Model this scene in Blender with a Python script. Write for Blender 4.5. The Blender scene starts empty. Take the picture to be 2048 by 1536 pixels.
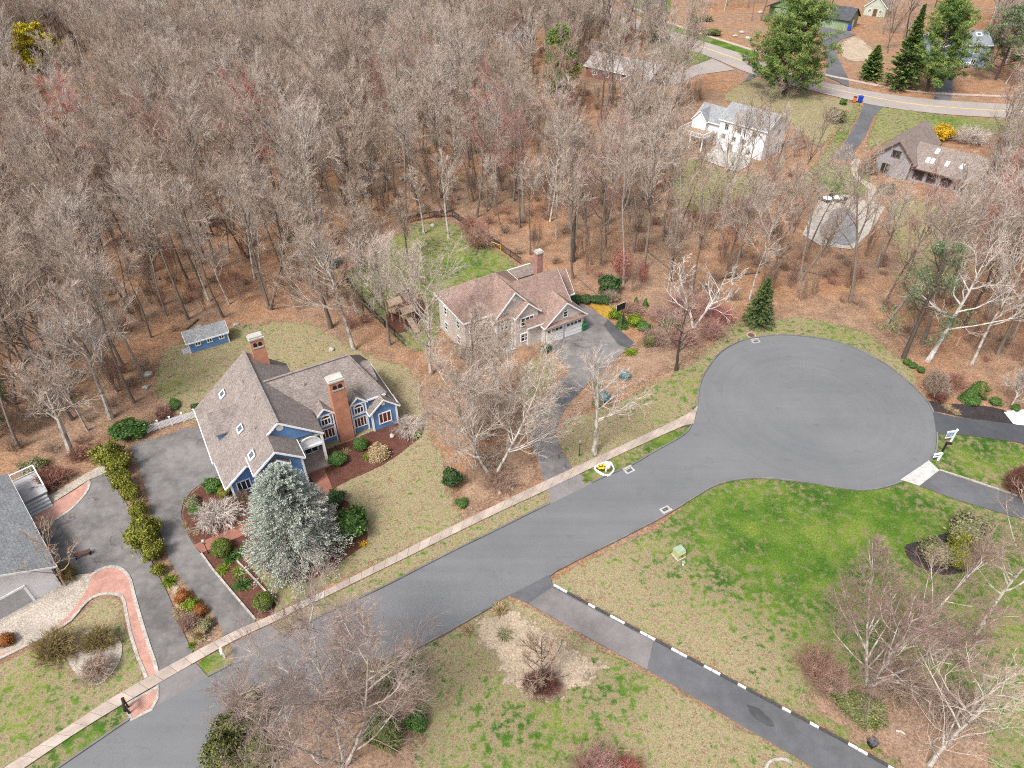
import bpy, bmesh, math, random
import numpy as np
from mathutils import Vector, Matrix

# ------------------------------------------------------------------ camera, sky, sun, exposure
scene = bpy.context.scene
COL = scene.collection
CAM_H = 55.0
PITCH = math.radians(39.7)
FPX = 1420.0                                   # focal length in pixels of a 2048 wide picture
cd = bpy.data.cameras.new("camera")
cd.sensor_width = 36.0
cd.lens = 36.0 * FPX / 2048.0
cd.clip_start = 0.5
cd.clip_end = 6000.0
cam = bpy.data.objects.new("camera", cd)
COL.objects.link(cam)
cam.location = (0, 0, CAM_H)
cam.rotation_euler = (math.pi / 2 - PITCH, 0, 0)
scene.camera = cam

SUN_EL = math.radians(54)
SUN_AZ = math.radians(218)                     # compass-like angle of where the light comes from (0 = +Y)
world = bpy.data.worlds.new("World")
scene.world = world
world.use_nodes = True
wn = world.node_tree.nodes
sky = wn.new("ShaderNodeTexSky")
sky.sky_type = 'NISHITA'
sky.sun_disc = False
sky.sun_elevation = SUN_EL
sky.sun_rotation = SUN_AZ
sky.air_density = 1.0
sky.dust_density = 6.0
hsv = wn.new("ShaderNodeHueSaturation")          # thin high cloud: a paler sky all over
hsv.inputs["Saturation"].default_value = 0.45
world.node_tree.links.new(sky.outputs[0], hsv.inputs["Color"])
world.node_tree.links.new(hsv.outputs[0], wn["Background"].inputs[0])
wn["Background"].inputs[1].default_value = 0.15
sd = bpy.data.lights.new("sun", 'SUN')
sd.energy = 2.2
sd.angle = math.radians(13)
sd.color = (1.0, 0.97, 0.92)
sun = bpy.data.objects.new("sun", sd)
COL.objects.link(sun)
sdir = Vector((math.sin(SUN_AZ) * math.cos(SUN_EL), math.cos(SUN_AZ) * math.cos(SUN_EL), math.sin(SUN_EL)))
sun.rotation_euler = (-sdir).to_track_quat('-Z', 'Y').to_euler()
sun.location = sdir * 200
scene.view_settings.view_transform = 'Standard'
scene.view_settings.look = 'None'
scene.view_settings.exposure = 0.6
scene.view_settings.gamma = 1.0
scene.cycles.max_bounces = 5
scene.cycles.diffuse_bounces = 2
scene.cycles.glossy_bounces = 2
scene.cycles.filter_width = 1.1
scene.cycles.use_denoising = False

# ------------------------------------------------------------------ helpers
RNG = np.random.default_rng(11)
random.seed(5)
CP, SP = math.cos(PITCH), math.sin(PITCH)

def P(x, y, z=0.0):
    """ground position (or height z) of a spot of the survey picture"""
    u = (x - 1024) / FPX
    v = (768 - y) / FPX
    dy = CP + v * SP
    dz = -SP + v * CP
    t = (z - CAM_H) / dz
    return Vector((u * t, dy * t, z))

def height(x, y, top_y):
    """height of a thing that stands at spot x,y and reaches row top_y"""
    Y = P(x, y).y
    v = (768 - top_y) / FPX
    r = (CP + v * SP) / (SP - v * CP)
    return CAM_H - Y / r

def mscale(x, y):
    """metres per picture pixel (sideways) on the ground at the spot"""
    return P(x + 1, y).x - P(x, y).x

def tag(o, label=None, cat=None, group=None, kind=None):
    if label: o["label"] = label
    if cat: o["category"] = cat
    if group: o["group"] = group
    if kind: o["kind"] = kind
    return o

def empty(name, loc=(0, 0, 0), rz=0.0):
    o = bpy.data.objects.new(name, None)
    o.empty_display_size = 0.5
    COL.objects.link(o)
    o.location = loc
    o.rotation_euler = (0, 0, rz)
    return o

class MB:
    def __init__(s):
        s.v = []; s.f = []
    def add(s, vs, fs):
        n = len(s.v)
        s.v += [tuple(p) for p in vs]
        s.f += [tuple(i + n for i in f) for f in fs]
        return s
    def box(s, x0, x1, y0, y1, z0, z1):
        return s.add([(x0, y0, z0), (x1, y0, z0), (x1, y1, z0), (x0, y1, z0), (x0, y0, z1), (x1, y0, z1), (x1, y1, z1), (x0, y1, z1)],
                     [(3, 2, 1, 0), (4, 5, 6, 7), (0, 1, 5, 4), (1, 2, 6, 5), (2, 3, 7, 6), (3, 0, 4, 7)])
    def prism(s, pts, d):
        """polygon (list of 3d points) extruded by the vector d"""
        n = len(pts)
        a = [Vector(p) for p in pts]
        b = [p + Vector(d) for p in a]
        return s.add(a + b, [tuple(range(n))[::-1], tuple(range(n, 2 * n))] + [(i, (i + 1) % n, n + (i + 1) % n, n + i) for i in range(n)])
    def bar(s, p, q, w, h=None, up=(0, 0, 1)):
        h = h or w
        p, q = Vector(p), Vector(q)
        t = (q - p).normalized()
        u = Vector(up)
        if abs(t.dot(u)) > 0.98: u = Vector((0, 1, 0))
        r = t.cross(u).normalized()
        u = r.cross(t).normalized()
        vs = []
        for c in (p, q):
            for a, b in ((-1, -1), (1, -1), (1, 1), (-1, 1)):
                vs.append(c + r * (a * w / 2) + u * (b * h / 2))
        return s.add(vs, [(3, 2, 1, 0), (4, 5, 6, 7), (0, 1, 5, 4), (1, 2, 6, 5), (2, 3, 7, 6), (3, 0, 4, 7)])
    def tube(s, pts, rad, n=8):
        pts = [Vector(p) for p in pts]
        rings = []
        for i, p in enumerate(pts):
            t = (pts[min(i + 1, len(pts) - 1)] - pts[max(i - 1, 0)]).normalized()
            u = Vector((0, 0, 1)) if abs(t.z) < 0.9 else Vector((1, 0, 0))
            r = t.cross(u).normalized(); u = r.cross(t)
            rr = rad[i] if isinstance(rad, (list, tuple)) else rad
            rings += [p + (r * math.cos(2 * math.pi * k / n) + u * math.sin(2 * math.pi * k / n)) * rr for k in range(n)]
        fs = []
        for i in range(len(pts) - 1):
            for k in range(n):
                fs.append((i * n + k, i * n + (k + 1) % n, (i + 1) * n + (k + 1) % n, (i + 1) * n + k))
        fs.append(tuple(range(n))[::-1]); m = (len(pts) - 1) * n
        fs.append(tuple(range(m, m + n)))
        return s.add(rings, fs)
    def build(s, name, m, parent=None, loc=None, rz=0.0):
        me = bpy.data.meshes.new(name)
        me.from_pydata([tuple(p) for p in s.v], [], s.f)
        if m: me.materials.append(m)
        me.update()
        return link(name, me, parent, loc, rz)

def link(name, me, parent=None, loc=None, rz=0.0):
    o = bpy.data.objects.new(name, me)
    COL.objects.link(o)
    if parent: o.parent = parent
    if loc is not None: o.location = loc
    if rz: o.rotation_euler = (0, 0, rz)
    return o

def np_mesh(name, verts, faces, m, attr=None):
    me = bpy.data.meshes.new(name)
    me.from_pydata(np.asarray(verts).reshape(-1, 3).tolist(), [], np.asarray(faces).tolist())
    if attr is not None:
        a = me.attributes.new("rnd", 'FLOAT', 'FACE')
        a.data.foreach_set("value", np.asarray(attr, dtype=np.float32))
    if m: me.materials.append(m)
    me.update()
    return me

def copy_tree(o, parent=None):
    c = o.copy(); COL.objects.link(c); c.parent = parent
    for ch in list(o.children): copy_tree(ch, c)
    return c

# ------------------------------------------------------------------ materials
def new_mat(name, rough=0.8, spec=0.2):
    m = bpy.data.materials.new(name)
    m.use_nodes = True
    b = m.node_tree.nodes["Principled BSDF"]
    b.inputs["Roughness"].default_value = rough
    b.inputs["Specular IOR Level"].default_value = spec
    return m, m.node_tree.nodes, m.node_tree.links, b

class NT:
    """small wrapper to write node trees in few lines"""
    def __init__(s, m):
        s.n = m.node_tree.nodes; s.l = m.node_tree.links; s.b = s.n["Principled BSDF"]
    def world(s):
        return s.n.new("ShaderNodeNewGeometry").outputs["Position"]
    def obj(s):
        return s.n.new("ShaderNodeTexCoord").outputs["Object"]
    def noise(s, vec, scale, detail=4, rough=0.6, out="Fac"):
        t = s.n.new("ShaderNodeTexNoise")
        t.inputs["Scale"].default_value = scale; t.inputs["Detail"].default_value = detail
        t.inputs["Roughness"].default_value = rough
        s.l.new(vec, t.inputs["Vector"])
        return t.outputs[out]
    def voro(s, vec, scale, out="Color"):
        t = s.n.new("ShaderNodeTexVoronoi"); t.inputs["Scale"].default_value = scale
        s.l.new(vec, t.inputs["Vector"]); return t.outputs[out]
    def mapping(s, vec, scale=(1, 1, 1), rot=(0, 0, 0), loc=(0, 0, 0)):
        t = s.n.new("ShaderNodeMapping")
        t.inputs["Scale"].default_value = scale; t.inputs["Rotation"].default_value = rot; t.inputs["Location"].default_value = loc
        s.l.new(vec, t.inputs["Vector"]); return t.outputs[0]
    def ramp(s, fac, stops, interp='LINEAR'):
        t = s.n.new("ShaderNodeValToRGB")
        t.color_ramp.interpolation = interp
        e = t.color_ramp.elements
        while len(e) < len(stops): e.new(0.5)
        for i, (p, c) in enumerate(stops):
            e[i].position = p
            e[i].color = (c, c, c, 1) if isinstance(c, (int, float)) else (*c, 1)
        s.l.new(fac, t.inputs[0]); return t.outputs[0]
    def mix(s, fac, a, b, mode='MIX'):
        t = s.n.new("ShaderNodeMix"); t.data_type = 'RGBA'; t.blend_type = mode
        for sock, val in ((t.inputs[0], fac), (t.inputs[6], a), (t.inputs[7], b)):
            if isinstance(val, (int, float)): sock.default_value = val
            elif isinstance(val, tuple): sock.default_value = (*val, 1)
            else: s.l.new(val, sock)
        return t.outputs[2]
    def math(s, op, a, b=0.0, clamp=False):
        t = s.n.new("ShaderNodeMath"); t.operation = op; t.use_clamp = clamp
        for sock, val in ((t.inputs[0], a), (t.inputs[1], b)):
            if isinstance(val, (int, float)): sock.default_value = val
            else: s.l.new(val, sock)
        return t.outputs[0]
    def attr(s, name, out="Fac"):
        t = s.n.new("ShaderNodeAttribute"); t.attribute_name = name; return t.outputs[out]
    def rand(s):
        return s.n.new("ShaderNodeObjectInfo").outputs["Random"]
    def color(s, c): s.l.new(c, s.b.inputs["Base Color"])
    def bump(s, h, strength=0.5, dist=0.1):
        t = s.n.new("ShaderNodeBump"); t.inputs["Strength"].default_value = strength; t.inputs["Distance"].default_value = dist
        s.l.new(h, t.inputs["Height"]); s.l.new(t.outputs[0], s.b.inputs["Normal"])

def mat_flat(name, c, rough=0.7, var=0.12, scale=2.0, spec=0.2, metal=0.0):
    m, n, l, b = new_mat(name, rough, spec)
    t = NT(m)
    f = t.noise(t.obj(), scale, 5, 0.65)
    lo = tuple(max(0, x * (1 - var)) for x in c); hi = tuple(min(1, x * (1 + var)) for x in c)
    t.color(t.ramp(f, [(0.3, lo), (0.7, hi)]))
    b.inputs["Metallic"].default_value = metal
    return m

def litter(t, w):
    """colour of the leaf-strewn woodland floor at world position w"""
    big = t.noise(w, 0.07, 3, 0.5)
    mid = t.noise(w, 0.6, 5, 0.65)
    fine = t.noise(w, 4.0, 5, 0.85)
    a = t.ramp(mid, [(0.3, (0.10, 0.068, 0.05)), (0.45, (0.21, 0.135, 0.092)), (0.58, (0.32, 0.195, 0.12)), (0.72, (0.38, 0.285, 0.20))])
    g = t.ramp(big, [(0.40, (0.26, 0.18, 0.13)), (0.60, (0.345, 0.175, 0.092))])
    c = t.mix(0.45, a, g)
    f = t.ramp(fine, [(0.33, 0.35), (0.5, 0.95), (0.67, 1.55)])
    return t.mix(1.0, c, f, 'MULTIPLY'), fine

def make_ground():
    m, n, l, b = new_mat("leaf_litter", 0.95, 0.05)
    t = NT(m); w = t.world()
    c, fine = litter(t, w)
    t.color(c); t.bump(fine, 0.6, 0.12)
    return m

def soft_edge(t, w, amp=3.0):
    """ground cover that frays out towards its border (edge = 0) over whatever lies below"""
    e = t.math('ADD', t.attr("edge"), t.math('MULTIPLY', t.math('SUBTRACT', t.noise(w, 1.1, 5, 0.7), 0.5), amp))
    t.l.new(t.ramp(e, [(0.30, 0.0), (0.55, 1.0)]), t.b.inputs["Alpha"])

def make_lawn():
    m, n, l, b = new_mat("lawn_grass", 0.95, 0.05)
    t = NT(m); w = t.world()
    green = t.attr("green")
    n1 = t.noise(w, 0.22, 3, 0.55)
    n2 = t.noise(w, 1.3, 5, 0.7)
    n3 = t.noise(w, 7.0, 4, 0.8)
    dry = t.ramp(n2, [(0.32, (0.20, 0.15, 0.085)), (0.5, (0.29, 0.235, 0.145)), (0.68, (0.38, 0.32, 0.215))])
    grn = t.ramp(n1, [(0.35, (0.036, 0.092, 0.013)), (0.5, (0.075, 0.14, 0.02)), (0.65, (0.135, 0.185, 0.033))])
    s = t.math('ADD', t.math('MULTIPLY', n1, 0.2), t.math('MULTIPLY', n2, 2.6))
    s = t.math('ADD', s, t.math('MULTIPLY', n3, 1.5))          # about 0.98 on average
    s = t.math('ADD', s, green)                                   # green 0 = dry, 1 = lush
    f = t.ramp(t.math('SUBTRACT', s, 1.84), [(0.32, 0.0), (0.68, 1.0)])
    c = t.mix(f, dry, grn)
    sp = t.ramp(n3, [(0.33, 0.5), (0.5, 0.98), (0.67, 1.4)])
    c = t.mix(1.0, c, sp, 'MULTIPLY')
    soft_edge(t, w)
    t.color(c); t.bump(n3, 0.7, 0.1)
    return m

def make_asphalt(name, base, patch=0.12, streak=None, warm=0.0, cracks=False):
    m, n, l, b = new_mat(name, 0.85, 0.25)
    t = NT(m); w = t.world()
    big = t.noise(w, 0.12, 4, 0.6); mid = t.noise(w, 0.9, 5, 0.7); fine = t.noise(w, 14, 3, 0.8)
    c0 = tuple(x * (1 - patch) for x in base); c1 = tuple(x * (1 + patch) for x in base)
    c = t.ramp(t.math('ADD', t.math('MULTIPLY', big, 0.6), t.math('MULTIPLY', mid, 0.4)), [(0.40, c0), (0.60, c1)])
    c = t.mix(1.0, c, t.ramp(fine, [(0.3, 0.86), (0.7, 1.12)]), 'MULTIPLY')
    if streak:
        sc, rot = streak
        st = t.noise(t.mapping(w, (0.04, sc, 1), (0, 0, rot)), 1.0, 4, 0.6)
        c = t.mix(1.0, c, t.ramp(st, [(0.35, 0.9), (0.65, 1.1)]), 'MULTIPLY')
    if cracks:
        ck = t.math('ABSOLUTE', t.math('SUBTRACT', t.noise(w, 0.16, 5, 0.55), 0.5))
        gate = t.ramp(t.noise(w, 0.11, 2, 0.5), [(0.45, 0.0), (0.55, 1.0)])
        line = t.ramp(ck, [(0.0, 0.55), (0.0035, 0.72), (0.007, 1.0)])
        c = t.mix(gate, c, t.mix(1.0, c, line, 'MULTIPLY'))
    t.color(c); t.bump(fine, 0.3, 0.02)
    return m

def make_street(center):
    m, n, l, b = new_mat("street_asphalt", 0.8, 0.3)
    t = NT(m); w = t.world()
    big = t.noise(w, 0.1, 4, 0.6); fine = t.noise(w, 16, 3, 0.8)
    c = t.ramp(big, [(0.35, (0.126, 0.131, 0.138)), (0.65, (0.15, 0.154, 0.16))])
    c = t.mix(1.0, c, t.ramp(fine, [(0.3, 0.9), (0.7, 1.1)]), 'MULTIPLY')
    # worn wheel tracks: along the street, and as arcs round the turning circle
    st = t.noise(t.mapping(w, (0.03, 0.9, 1), (0, 0, -math.radians(36))), 1.0, 5, 0.6)
    rel = n.new("ShaderNodeVectorMath"); rel.operation = 'SUBTRACT'; l.new(w, rel.inputs[0]); rel.inputs[1].default_value = center
    off = t.mix(0.02, rel.outputs[0], t.noise(w, 0.08, 2, 0.5, "Color"), 'LINEAR_LIGHT')
    ln = n.new("ShaderNodeVectorMath"); ln.operation = 'LENGTH'; l.new(rel.outputs[0], ln.inputs[0])
    d = ln.outputs["Value"]
    cx = n.new("ShaderNodeCombineXYZ"); l.new(t.math('MULTIPLY', d, 1.7), cx.inputs[0])
    l.new(t.math('MULTIPLY', t.noise(w, 0.05, 2, 0.5), 2.5), cx.inputs[1])
    arc = t.noise(cx.outputs[0], 1.0, 5, 0.7)
    inside = t.ramp(t.math('MULTIPLY', d, 1 / 20.0), [(0.62, 1.0), (0.8, 0.0)])
    f = t.mix(t.math('MULTIPLY', inside, t.ramp(t.math('MULTIPLY', d, 1 / 20.0), [(0.12, 0.25), (0.38, 1.0)])), st, arc)
    c = t.mix(1.0, c, t.ramp(f, [(0.3, 0.93), (0.5, 1.0), (0.7, 1.06)]), 'MULTIPLY')
    ck = t.math('ABSOLUTE', t.math('SUBTRACT', t.noise(w, 0.13, 5, 0.6), 0.5))
    gate = t.ramp(t.noise(w, 0.07, 2, 0.5), [(0.5, 0.0), (0.6, 1.0)])
    c = t.mix(gate, c, t.mix(1.0, c, t.ramp(ck, [(0.0, 0.88), (0.003, 0.94), (0.006, 1.0)]), 'MULTIPLY'))
    st2 = t.noise(w, 0.5, 5, 0.7)
    c = t.mix(1.0, c, t.ramp(st2, [(0.28, 0.84), (0.4, 1.0)]), 'MULTIPLY')
    t.color(c); t.bump(fine, 0.25, 0.02)
    return m

def make_roof(name, c, var=0.3, tab=6.5):
    m, n, l, b = new_mat(name, 0.9, 0.12)
    t = NT(m); o = t.obj()
    v = t.voro(t.mapping(o, (tab, tab, tab * 2.2)), 1.0)
    sep = n.new("ShaderNodeSeparateColor"); l.new(v, sep.inputs[0])
    big = t.noise(o, 0.35, 4, 0.6); fine = t.noise(o, 9, 3, 0.7)
    lo = tuple(x * (1 - var) for x in c); hi = tuple(min(1, x * (1 + var)) for x in c)
    k = t.ramp(sep.outputs[0], [(0.1, lo), (0.9, hi)])
    k = t.mix(1.0, k, t.ramp(big, [(0.3, 0.92), (0.7, 1.07)]), 'MULTIPLY')
    k = t.mix(1.0, k, t.ramp(fine, [(0.3, 0.85), (0.7, 1.12)]), 'MULTIPLY')
    sz = n.new("ShaderNodeSeparateXYZ"); l.new(o, sz.inputs[0])
    k = t.mix(1.0, k, t.ramp(t.math('FRACT', t.math('DIVIDE', sz.outputs[2], 0.16)), [(0.0, 0.8), (0.25, 1.0)]), 'MULTIPLY')
    stn = t.noise(t.mapping(o, (1.2, 1.2, 0.15)), 1.0, 4, 0.6)
    k = t.mix(1.0, k, t.ramp(stn, [(0.32, 0.86), (0.6, 1.05)]), 'MULTIPLY')
    t.color(k); t.bump(sep.outputs[0], 0.35, 0.05)
    return m

def make_siding(name, c, pitch=0.16, var=0.1):
    m, n, l, b = new_mat(name, 0.6, 0.3)
    t = NT(m); o = t.obj()
    sx = n.new("ShaderNodeSeparateXYZ"); l.new(o, sx.inputs[0])
    fr = t.math('FRACT', t.math('DIVIDE', sx.outputs[2], pitch))
    f = t.noise(o, 0.8, 4, 0.6)
    lo = tuple(x * (1 - var) for x in c); hi = tuple(min(1, x * (1 + var)) for x in c)
    k = t.ramp(f, [(0.3, lo), (0.7, hi)])
    k = t.mix(1.0, k, t.ramp(fr, [(0.0, 0.78), (0.12, 1.0), (1.0, 1.0)]), 'MULTIPLY')
    t.color(k); t.bump(fr, 0.5, 0.02)
    return m

def make_brick(name, c1, c2, mortar, sx=4.5, sy=13.0, flat=False, rot=0.0):
    m, n, l, b = new_mat(name, 0.9, 0.1)
    t = NT(m); o = t.obj()
    if flat:
        vec = t.mapping(t.world(), (1, 1, 1), (0, 0, rot))
    else:
        sp = n.new("ShaderNodeSeparateXYZ"); l.new(o, sp.inputs[0])
        cb = n.new("ShaderNodeCombineXYZ")
        l.new(t.math('ADD', sp.outputs[0], sp.outputs[1]), cb.inputs[0]); l.new(sp.outputs[2], cb.inputs[1])
        vec = cb.outputs[0]
    br = n.new("ShaderNodeTexBrick")
    br.inputs["Color1"].default_value = (*c1, 1); br.inputs["Color2"].default_value = (*c2, 1); br.inputs["Mortar"].default_value = (*mortar, 1)
    br.inputs["Scale"].default_value = 1.0
    br.inputs["Brick Width"].default_value = 1 / sx; br.inputs["Row Height"].default_value = 1 / sy
    br.inputs["Mortar Size"].default_value = 0.012
    l.new(vec, br.inputs["Vector"])
    f = t.noise(t.world() if flat else o, 1.2, 5, 0.65)
    k = t.mix(1.0, br.outputs[0], t.ramp(f, [(0.3, 0.78), (0.7, 1.2)]), 'MULTIPLY')
    t.color(k); t.bump(br.outputs["Fac"], -0.3, 0.02)
    return m

def make_speckle(name, cols, scale=6.0, bump=0.5, big=0.5, fray=0.0):
    """loose ground: gravel, mulch, stone"""
    m, n, l, b = new_mat(name, 0.95, 0.08)
    t = NT(m); w = t.world()
    f = t.noise(w, scale, 5, 0.75); g = t.noise(w, big, 3, 0.6)
    k = t.ramp(f, [(0.3, cols[0]), (0.5, cols[1]), (0.7, cols[2])])
    k = t.mix(1.0, k, t.ramp(g, [(0.3, 0.82), (0.7, 1.18)]), 'MULTIPLY')
    t.color(k); t.bump(f, bump, 0.08)
    if fray: soft_edge(t, w, fray)
    return m

def make_leaf(name, dark, light, tip=None, scale=1.2, rough=0.65, rand=0.0):
    m, n, l, b = new_mat(name, rough, 0.2)
    t = NT(m); o = t.obj()
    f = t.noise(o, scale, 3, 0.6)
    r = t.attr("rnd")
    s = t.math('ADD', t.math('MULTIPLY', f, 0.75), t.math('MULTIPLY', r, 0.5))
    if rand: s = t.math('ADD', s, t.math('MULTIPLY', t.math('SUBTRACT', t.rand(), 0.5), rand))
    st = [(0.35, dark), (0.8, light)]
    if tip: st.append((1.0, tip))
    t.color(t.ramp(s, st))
    return m

def make_bark(name, stops, spots=None, scale=1.0):
    m, n, l, b = new_mat(name, 0.9, 0.1)
    t = NT(m)
    k = t.ramp(t.rand(), stops)
    w = t.obj()
    f = t.noise(t.mapping(w, (3 * scale, 3 * scale, 0.8 * scale)), 1.5, 4, 0.7)
    k = t.mix(1.0, k, t.ramp(f, [(0.3, 0.68), (0.7, 1.3)]), 'MULTIPLY')
    if spots:
        g = t.noise(t.mapping(w, (1.2, 1.2, 0.8)), 1.1, 4, 0.6)
        k = t.mix(t.ramp(g, [(0.48, 0.0), (0.56, 1.0)]), k, spots)
    t.color(k)
    return m

M = {}
CIRC = P(1632, 812)
M['ground'] = make_ground()
M['lawn'] = make_lawn()
M['street'] = make_street(tuple(CIRC))
M['drive_old'] = make_asphalt("driveway_asphalt", (0.155, 0.147, 0.144), 0.34, None, cracks=True)
M['drive_new'] = make_asphalt("sealed_asphalt", (0.064, 0.068, 0.076), 0.14)
M['drive_mid'] = make_asphalt("grey_asphalt", (0.105, 0.107, 0.115), 0.18)
M['drive_pink'] = make_asphalt("worn_asphalt", (0.17, 0.16, 0.158), 0.2)
M['drive_dark'] = make_asphalt("dark_asphalt", (0.075, 0.076, 0.082), 0.3)
M['far_road'] = make_asphalt("far_road_asphalt", (0.30, 0.265, 0.245), 0.1)
M['kerb'] = make_asphalt("kerb_asphalt", (0.15, 0.145, 0.14), 0.3)
M['concrete'] = make_speckle("pink_concrete", [(0.33, 0.27, 0.23), (0.39, 0.32, 0.275), (0.44, 0.365, 0.32)], 9, 0.2, 0.7)
M['concrete_grey'] = make_speckle("grey_concrete", [(0.3, 0.285, 0.26), (0.38, 0.365, 0.335), (0.46, 0.44, 0.41)], 8, 0.2)
M['stone'] = make_speckle("boulder_stone", [(0.25, 0.23, 0.21), (0.36, 0.34, 0.31), (0.48, 0.46, 0.43)], 3, 0.6)
M['gravel'] = make_speckle("pale_gravel", [(0.2, 0.175, 0.145), (0.37, 0.325, 0.275), (0.54, 0.49, 0.43)], 7, 0.6)
M['leaf_bed'] = make_speckle("pale_leaf_bed", [(0.2, 0.15, 0.105), (0.35, 0.28, 0.205), (0.48, 0.4, 0.31)], 6, 0.6, fray=3.0)
M['gravel_white'] = make_speckle("white_gravel", [(0.5, 0.5, 0.5), (0.72, 0.72, 0.72), (0.85, 0.85, 0.85)], 8, 0.4)
M['mulch_red'] = make_speckle("red_brown_mulch", [(0.055, 0.024, 0.019), (0.105, 0.047, 0.035), (0.17, 0.082, 0.06)], 7, 0.7, fray=0.8)
M['mulch_black'] = make_speckle("black_mulch", [(0.02, 0.016, 0.018), (0.04, 0.034, 0.036), (0.075, 0.065, 0.065)], 8, 0.7, fray=0.8)
M['bed_brown'] = make_speckle("brown_bed", [(0.13, 0.08, 0.058), (0.26, 0.17, 0.115), (0.38, 0.27, 0.195)], 5, 0.6, fray=3.0)
M['yellow_cover'] = make_speckle("golden_groundcover", [(0.2, 0.12, 0.02), (0.34, 0.21, 0.035), (0.44, 0.29, 0.08)], 5, 0.6, fray=1.5)
M['pavers'] = make_brick("brick_pavers", (0.42, 0.2, 0.155), (0.36, 0.165, 0.125), (0.4, 0.3, 0.26), 5, 10, True, 0.5)
M['pavers_dark'] = make_brick("dark_brick_pavers", (0.30, 0.12, 0.08), (0.24, 0.09, 0.065), (0.22, 0.14, 0.11), 5, 10, True, 0.3)
M['pavers_white'] = make_brick("white_pavers", (0.5, 0.49, 0.47), (0.42, 0.41, 0.395), (0.28, 0.27, 0.26), 2.5, 5, True, -0.63)
M['edging'] = make_speckle("granite_edging", [(0.22, 0.2, 0.175), (0.36, 0.33, 0.3), (0.48, 0.45, 0.41)], 4, 0.5)
M['terrace'] = make_brick("terrace_stone", (0.42, 0.38, 0.34), (0.33, 0.3, 0.27), (0.22, 0.2, 0.18), 1.2, 2, True, 0.3)
M['white'] = mat_flat("white_paint", (0.78, 0.78, 0.79), 0.5, 0.05)
M['white_dirty'] = mat_flat("worn_white_paint", (0.56, 0.55, 0.53), 0.6, 0.35, 6)
M['black'] = mat_flat("black_metal", (0.02, 0.02, 0.022), 0.5, 0.1)
M['kerb_black'] = mat_flat("black_kerb_paint", (0.06, 0.06, 0.062), 0.7, 0.3, 5)
M['glass'], _n, _l, _b = new_mat("window_glass", 0.08, 0.6)
_b.inputs["Base Color"].default_value = (0.025, 0.03, 0.036, 1)
M['curtain'] = mat_flat("red_brown_curtain", (0.13, 0.035, 0.02), 0.5, 0.3, 6)
M['glass_sky'], _n, _l, _b = new_mat("skylight_glass", 0.1, 0.6)
_b.inputs["Base Color"].default_value = (0.10, 0.13, 0.16, 1)
M['blue'] = make_siding("blue_clapboard", (0.125, 0.245, 0.47))
M['roof1'] = make_roof("grey_brown_shingle", (0.222, 0.19, 0.176), 0.22)
M['roof2'] = make_roof("red_brown_shingle", (0.255, 0.178, 0.15), 0.22)
M['roof_grey'] = make_roof("grey_shingle", (0.255, 0.263, 0.275), 0.18)
M['roof_char'] = make_roof("charcoal_shingle", (0.075, 0.078, 0.09), 0.3)
M['roof_tan'] = make_roof("weathered_tan_shingle", (0.225, 0.185, 0.165), 0.2)
M['roof_bluegrey'] = make_roof("blue_grey_shingle", (0.22, 0.24, 0.27), 0.15)
M['roof_pale'] = make_roof("pale_grey_shingle", (0.36, 0.34, 0.34), 0.15)
M['cream'] = make_siding("cream_siding", (0.56, 0.51, 0.475))
M['stonewall'] = make_speckle("stone_veneer", [(0.36, 0.31, 0.28), (0.5, 0.45, 0.41), (0.62, 0.57, 0.53)], 2.5, 0.5, 0.8)
M['whitewall'] = make_siding("white_siding", (0.8, 0.8, 0.83))
M['lavender'] = make_siding("pale_siding", (0.72, 0.71, 0.75), 0.2)
M['greywall'] = make_siding("grey_board_siding", (0.27, 0.265, 0.29))
M['greenwall'] = make_siding("sage_green_siding", (0.20, 0.27, 0.16))
M['greenshed'] = make_siding("pale_green_siding", (0.4, 0.45, 0.36))
M['bluewall'] = make_siding("slate_blue_siding", (0.26, 0.34, 0.44))
M['redwall'] = make_siding("dull_red_siding", (0.24, 0.11, 0.09))
M['brick'] = make_brick("orange_brick", (0.5, 0.165, 0.08), (0.42, 0.13, 0.062), (0.42, 0.31, 0.25))
M['brick2'] = make_brick("pink_brick", (0.33, 0.13, 0.1), (0.27, 0.1, 0.08), (0.36, 0.29, 0.26))
M['wood'] = mat_flat("weathered_timber", (0.34, 0.25, 0.18), 0.8, 0.25, 3)
M['deck'] = mat_flat("grey_decking", (0.36, 0.36, 0.37), 0.8, 0.12, 2)
M['door_red'] = mat_flat("red_door_paint", (0.22, 0.05, 0.03), 0.5, 0.2)
M['garage'] = mat_flat("garage_door_white", (0.72, 0.72, 0.73), 0.5, 0.04)
M['bin_green'] = mat_flat("green_plastic", (0.02, 0.14, 0.06), 0.5, 0.1)
M['bin_blue'] = mat_flat("blue_plastic", (0.02, 0.06, 0.42), 0.5, 0.1)
M['bin_orange'] = mat_flat("orange_plastic", (0.75, 0.12, 0.02), 0.5, 0.1)
M['yellow'] = mat_flat("yellow_paint", (0.6, 0.43, 0.12), 0.6, 0.1)
M['goal'] = mat_flat("yellow_plastic", (0.62, 0.42, 0.12), 0.5, 0.1)
M['flower'] = mat_flat("yellow_petals", (0.8, 0.55, 0.02), 0.6, 0.2, 8)
M['metal_green'] = mat_flat("cabinet_green", (0.26, 0.34, 0.24), 0.5, 0.15, 3)
M['cab_side'] = mat_flat("cabinet_faded_yellow", (0.36, 0.36, 0.16), 0.6, 0.15, 3)
M['sign_blue'] = mat_flat("sign_blue", (0.03, 0.14, 0.36), 0.5, 0.05)
M['rust'] = mat_flat("rust_brown", (0.12, 0.06, 0.045), 0.8, 0.2, 4)
M['pool_cover'] = mat_flat("pool_cover", (0.19, 0.195, 0.205), 0.6, 0.3, 1.2)
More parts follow.
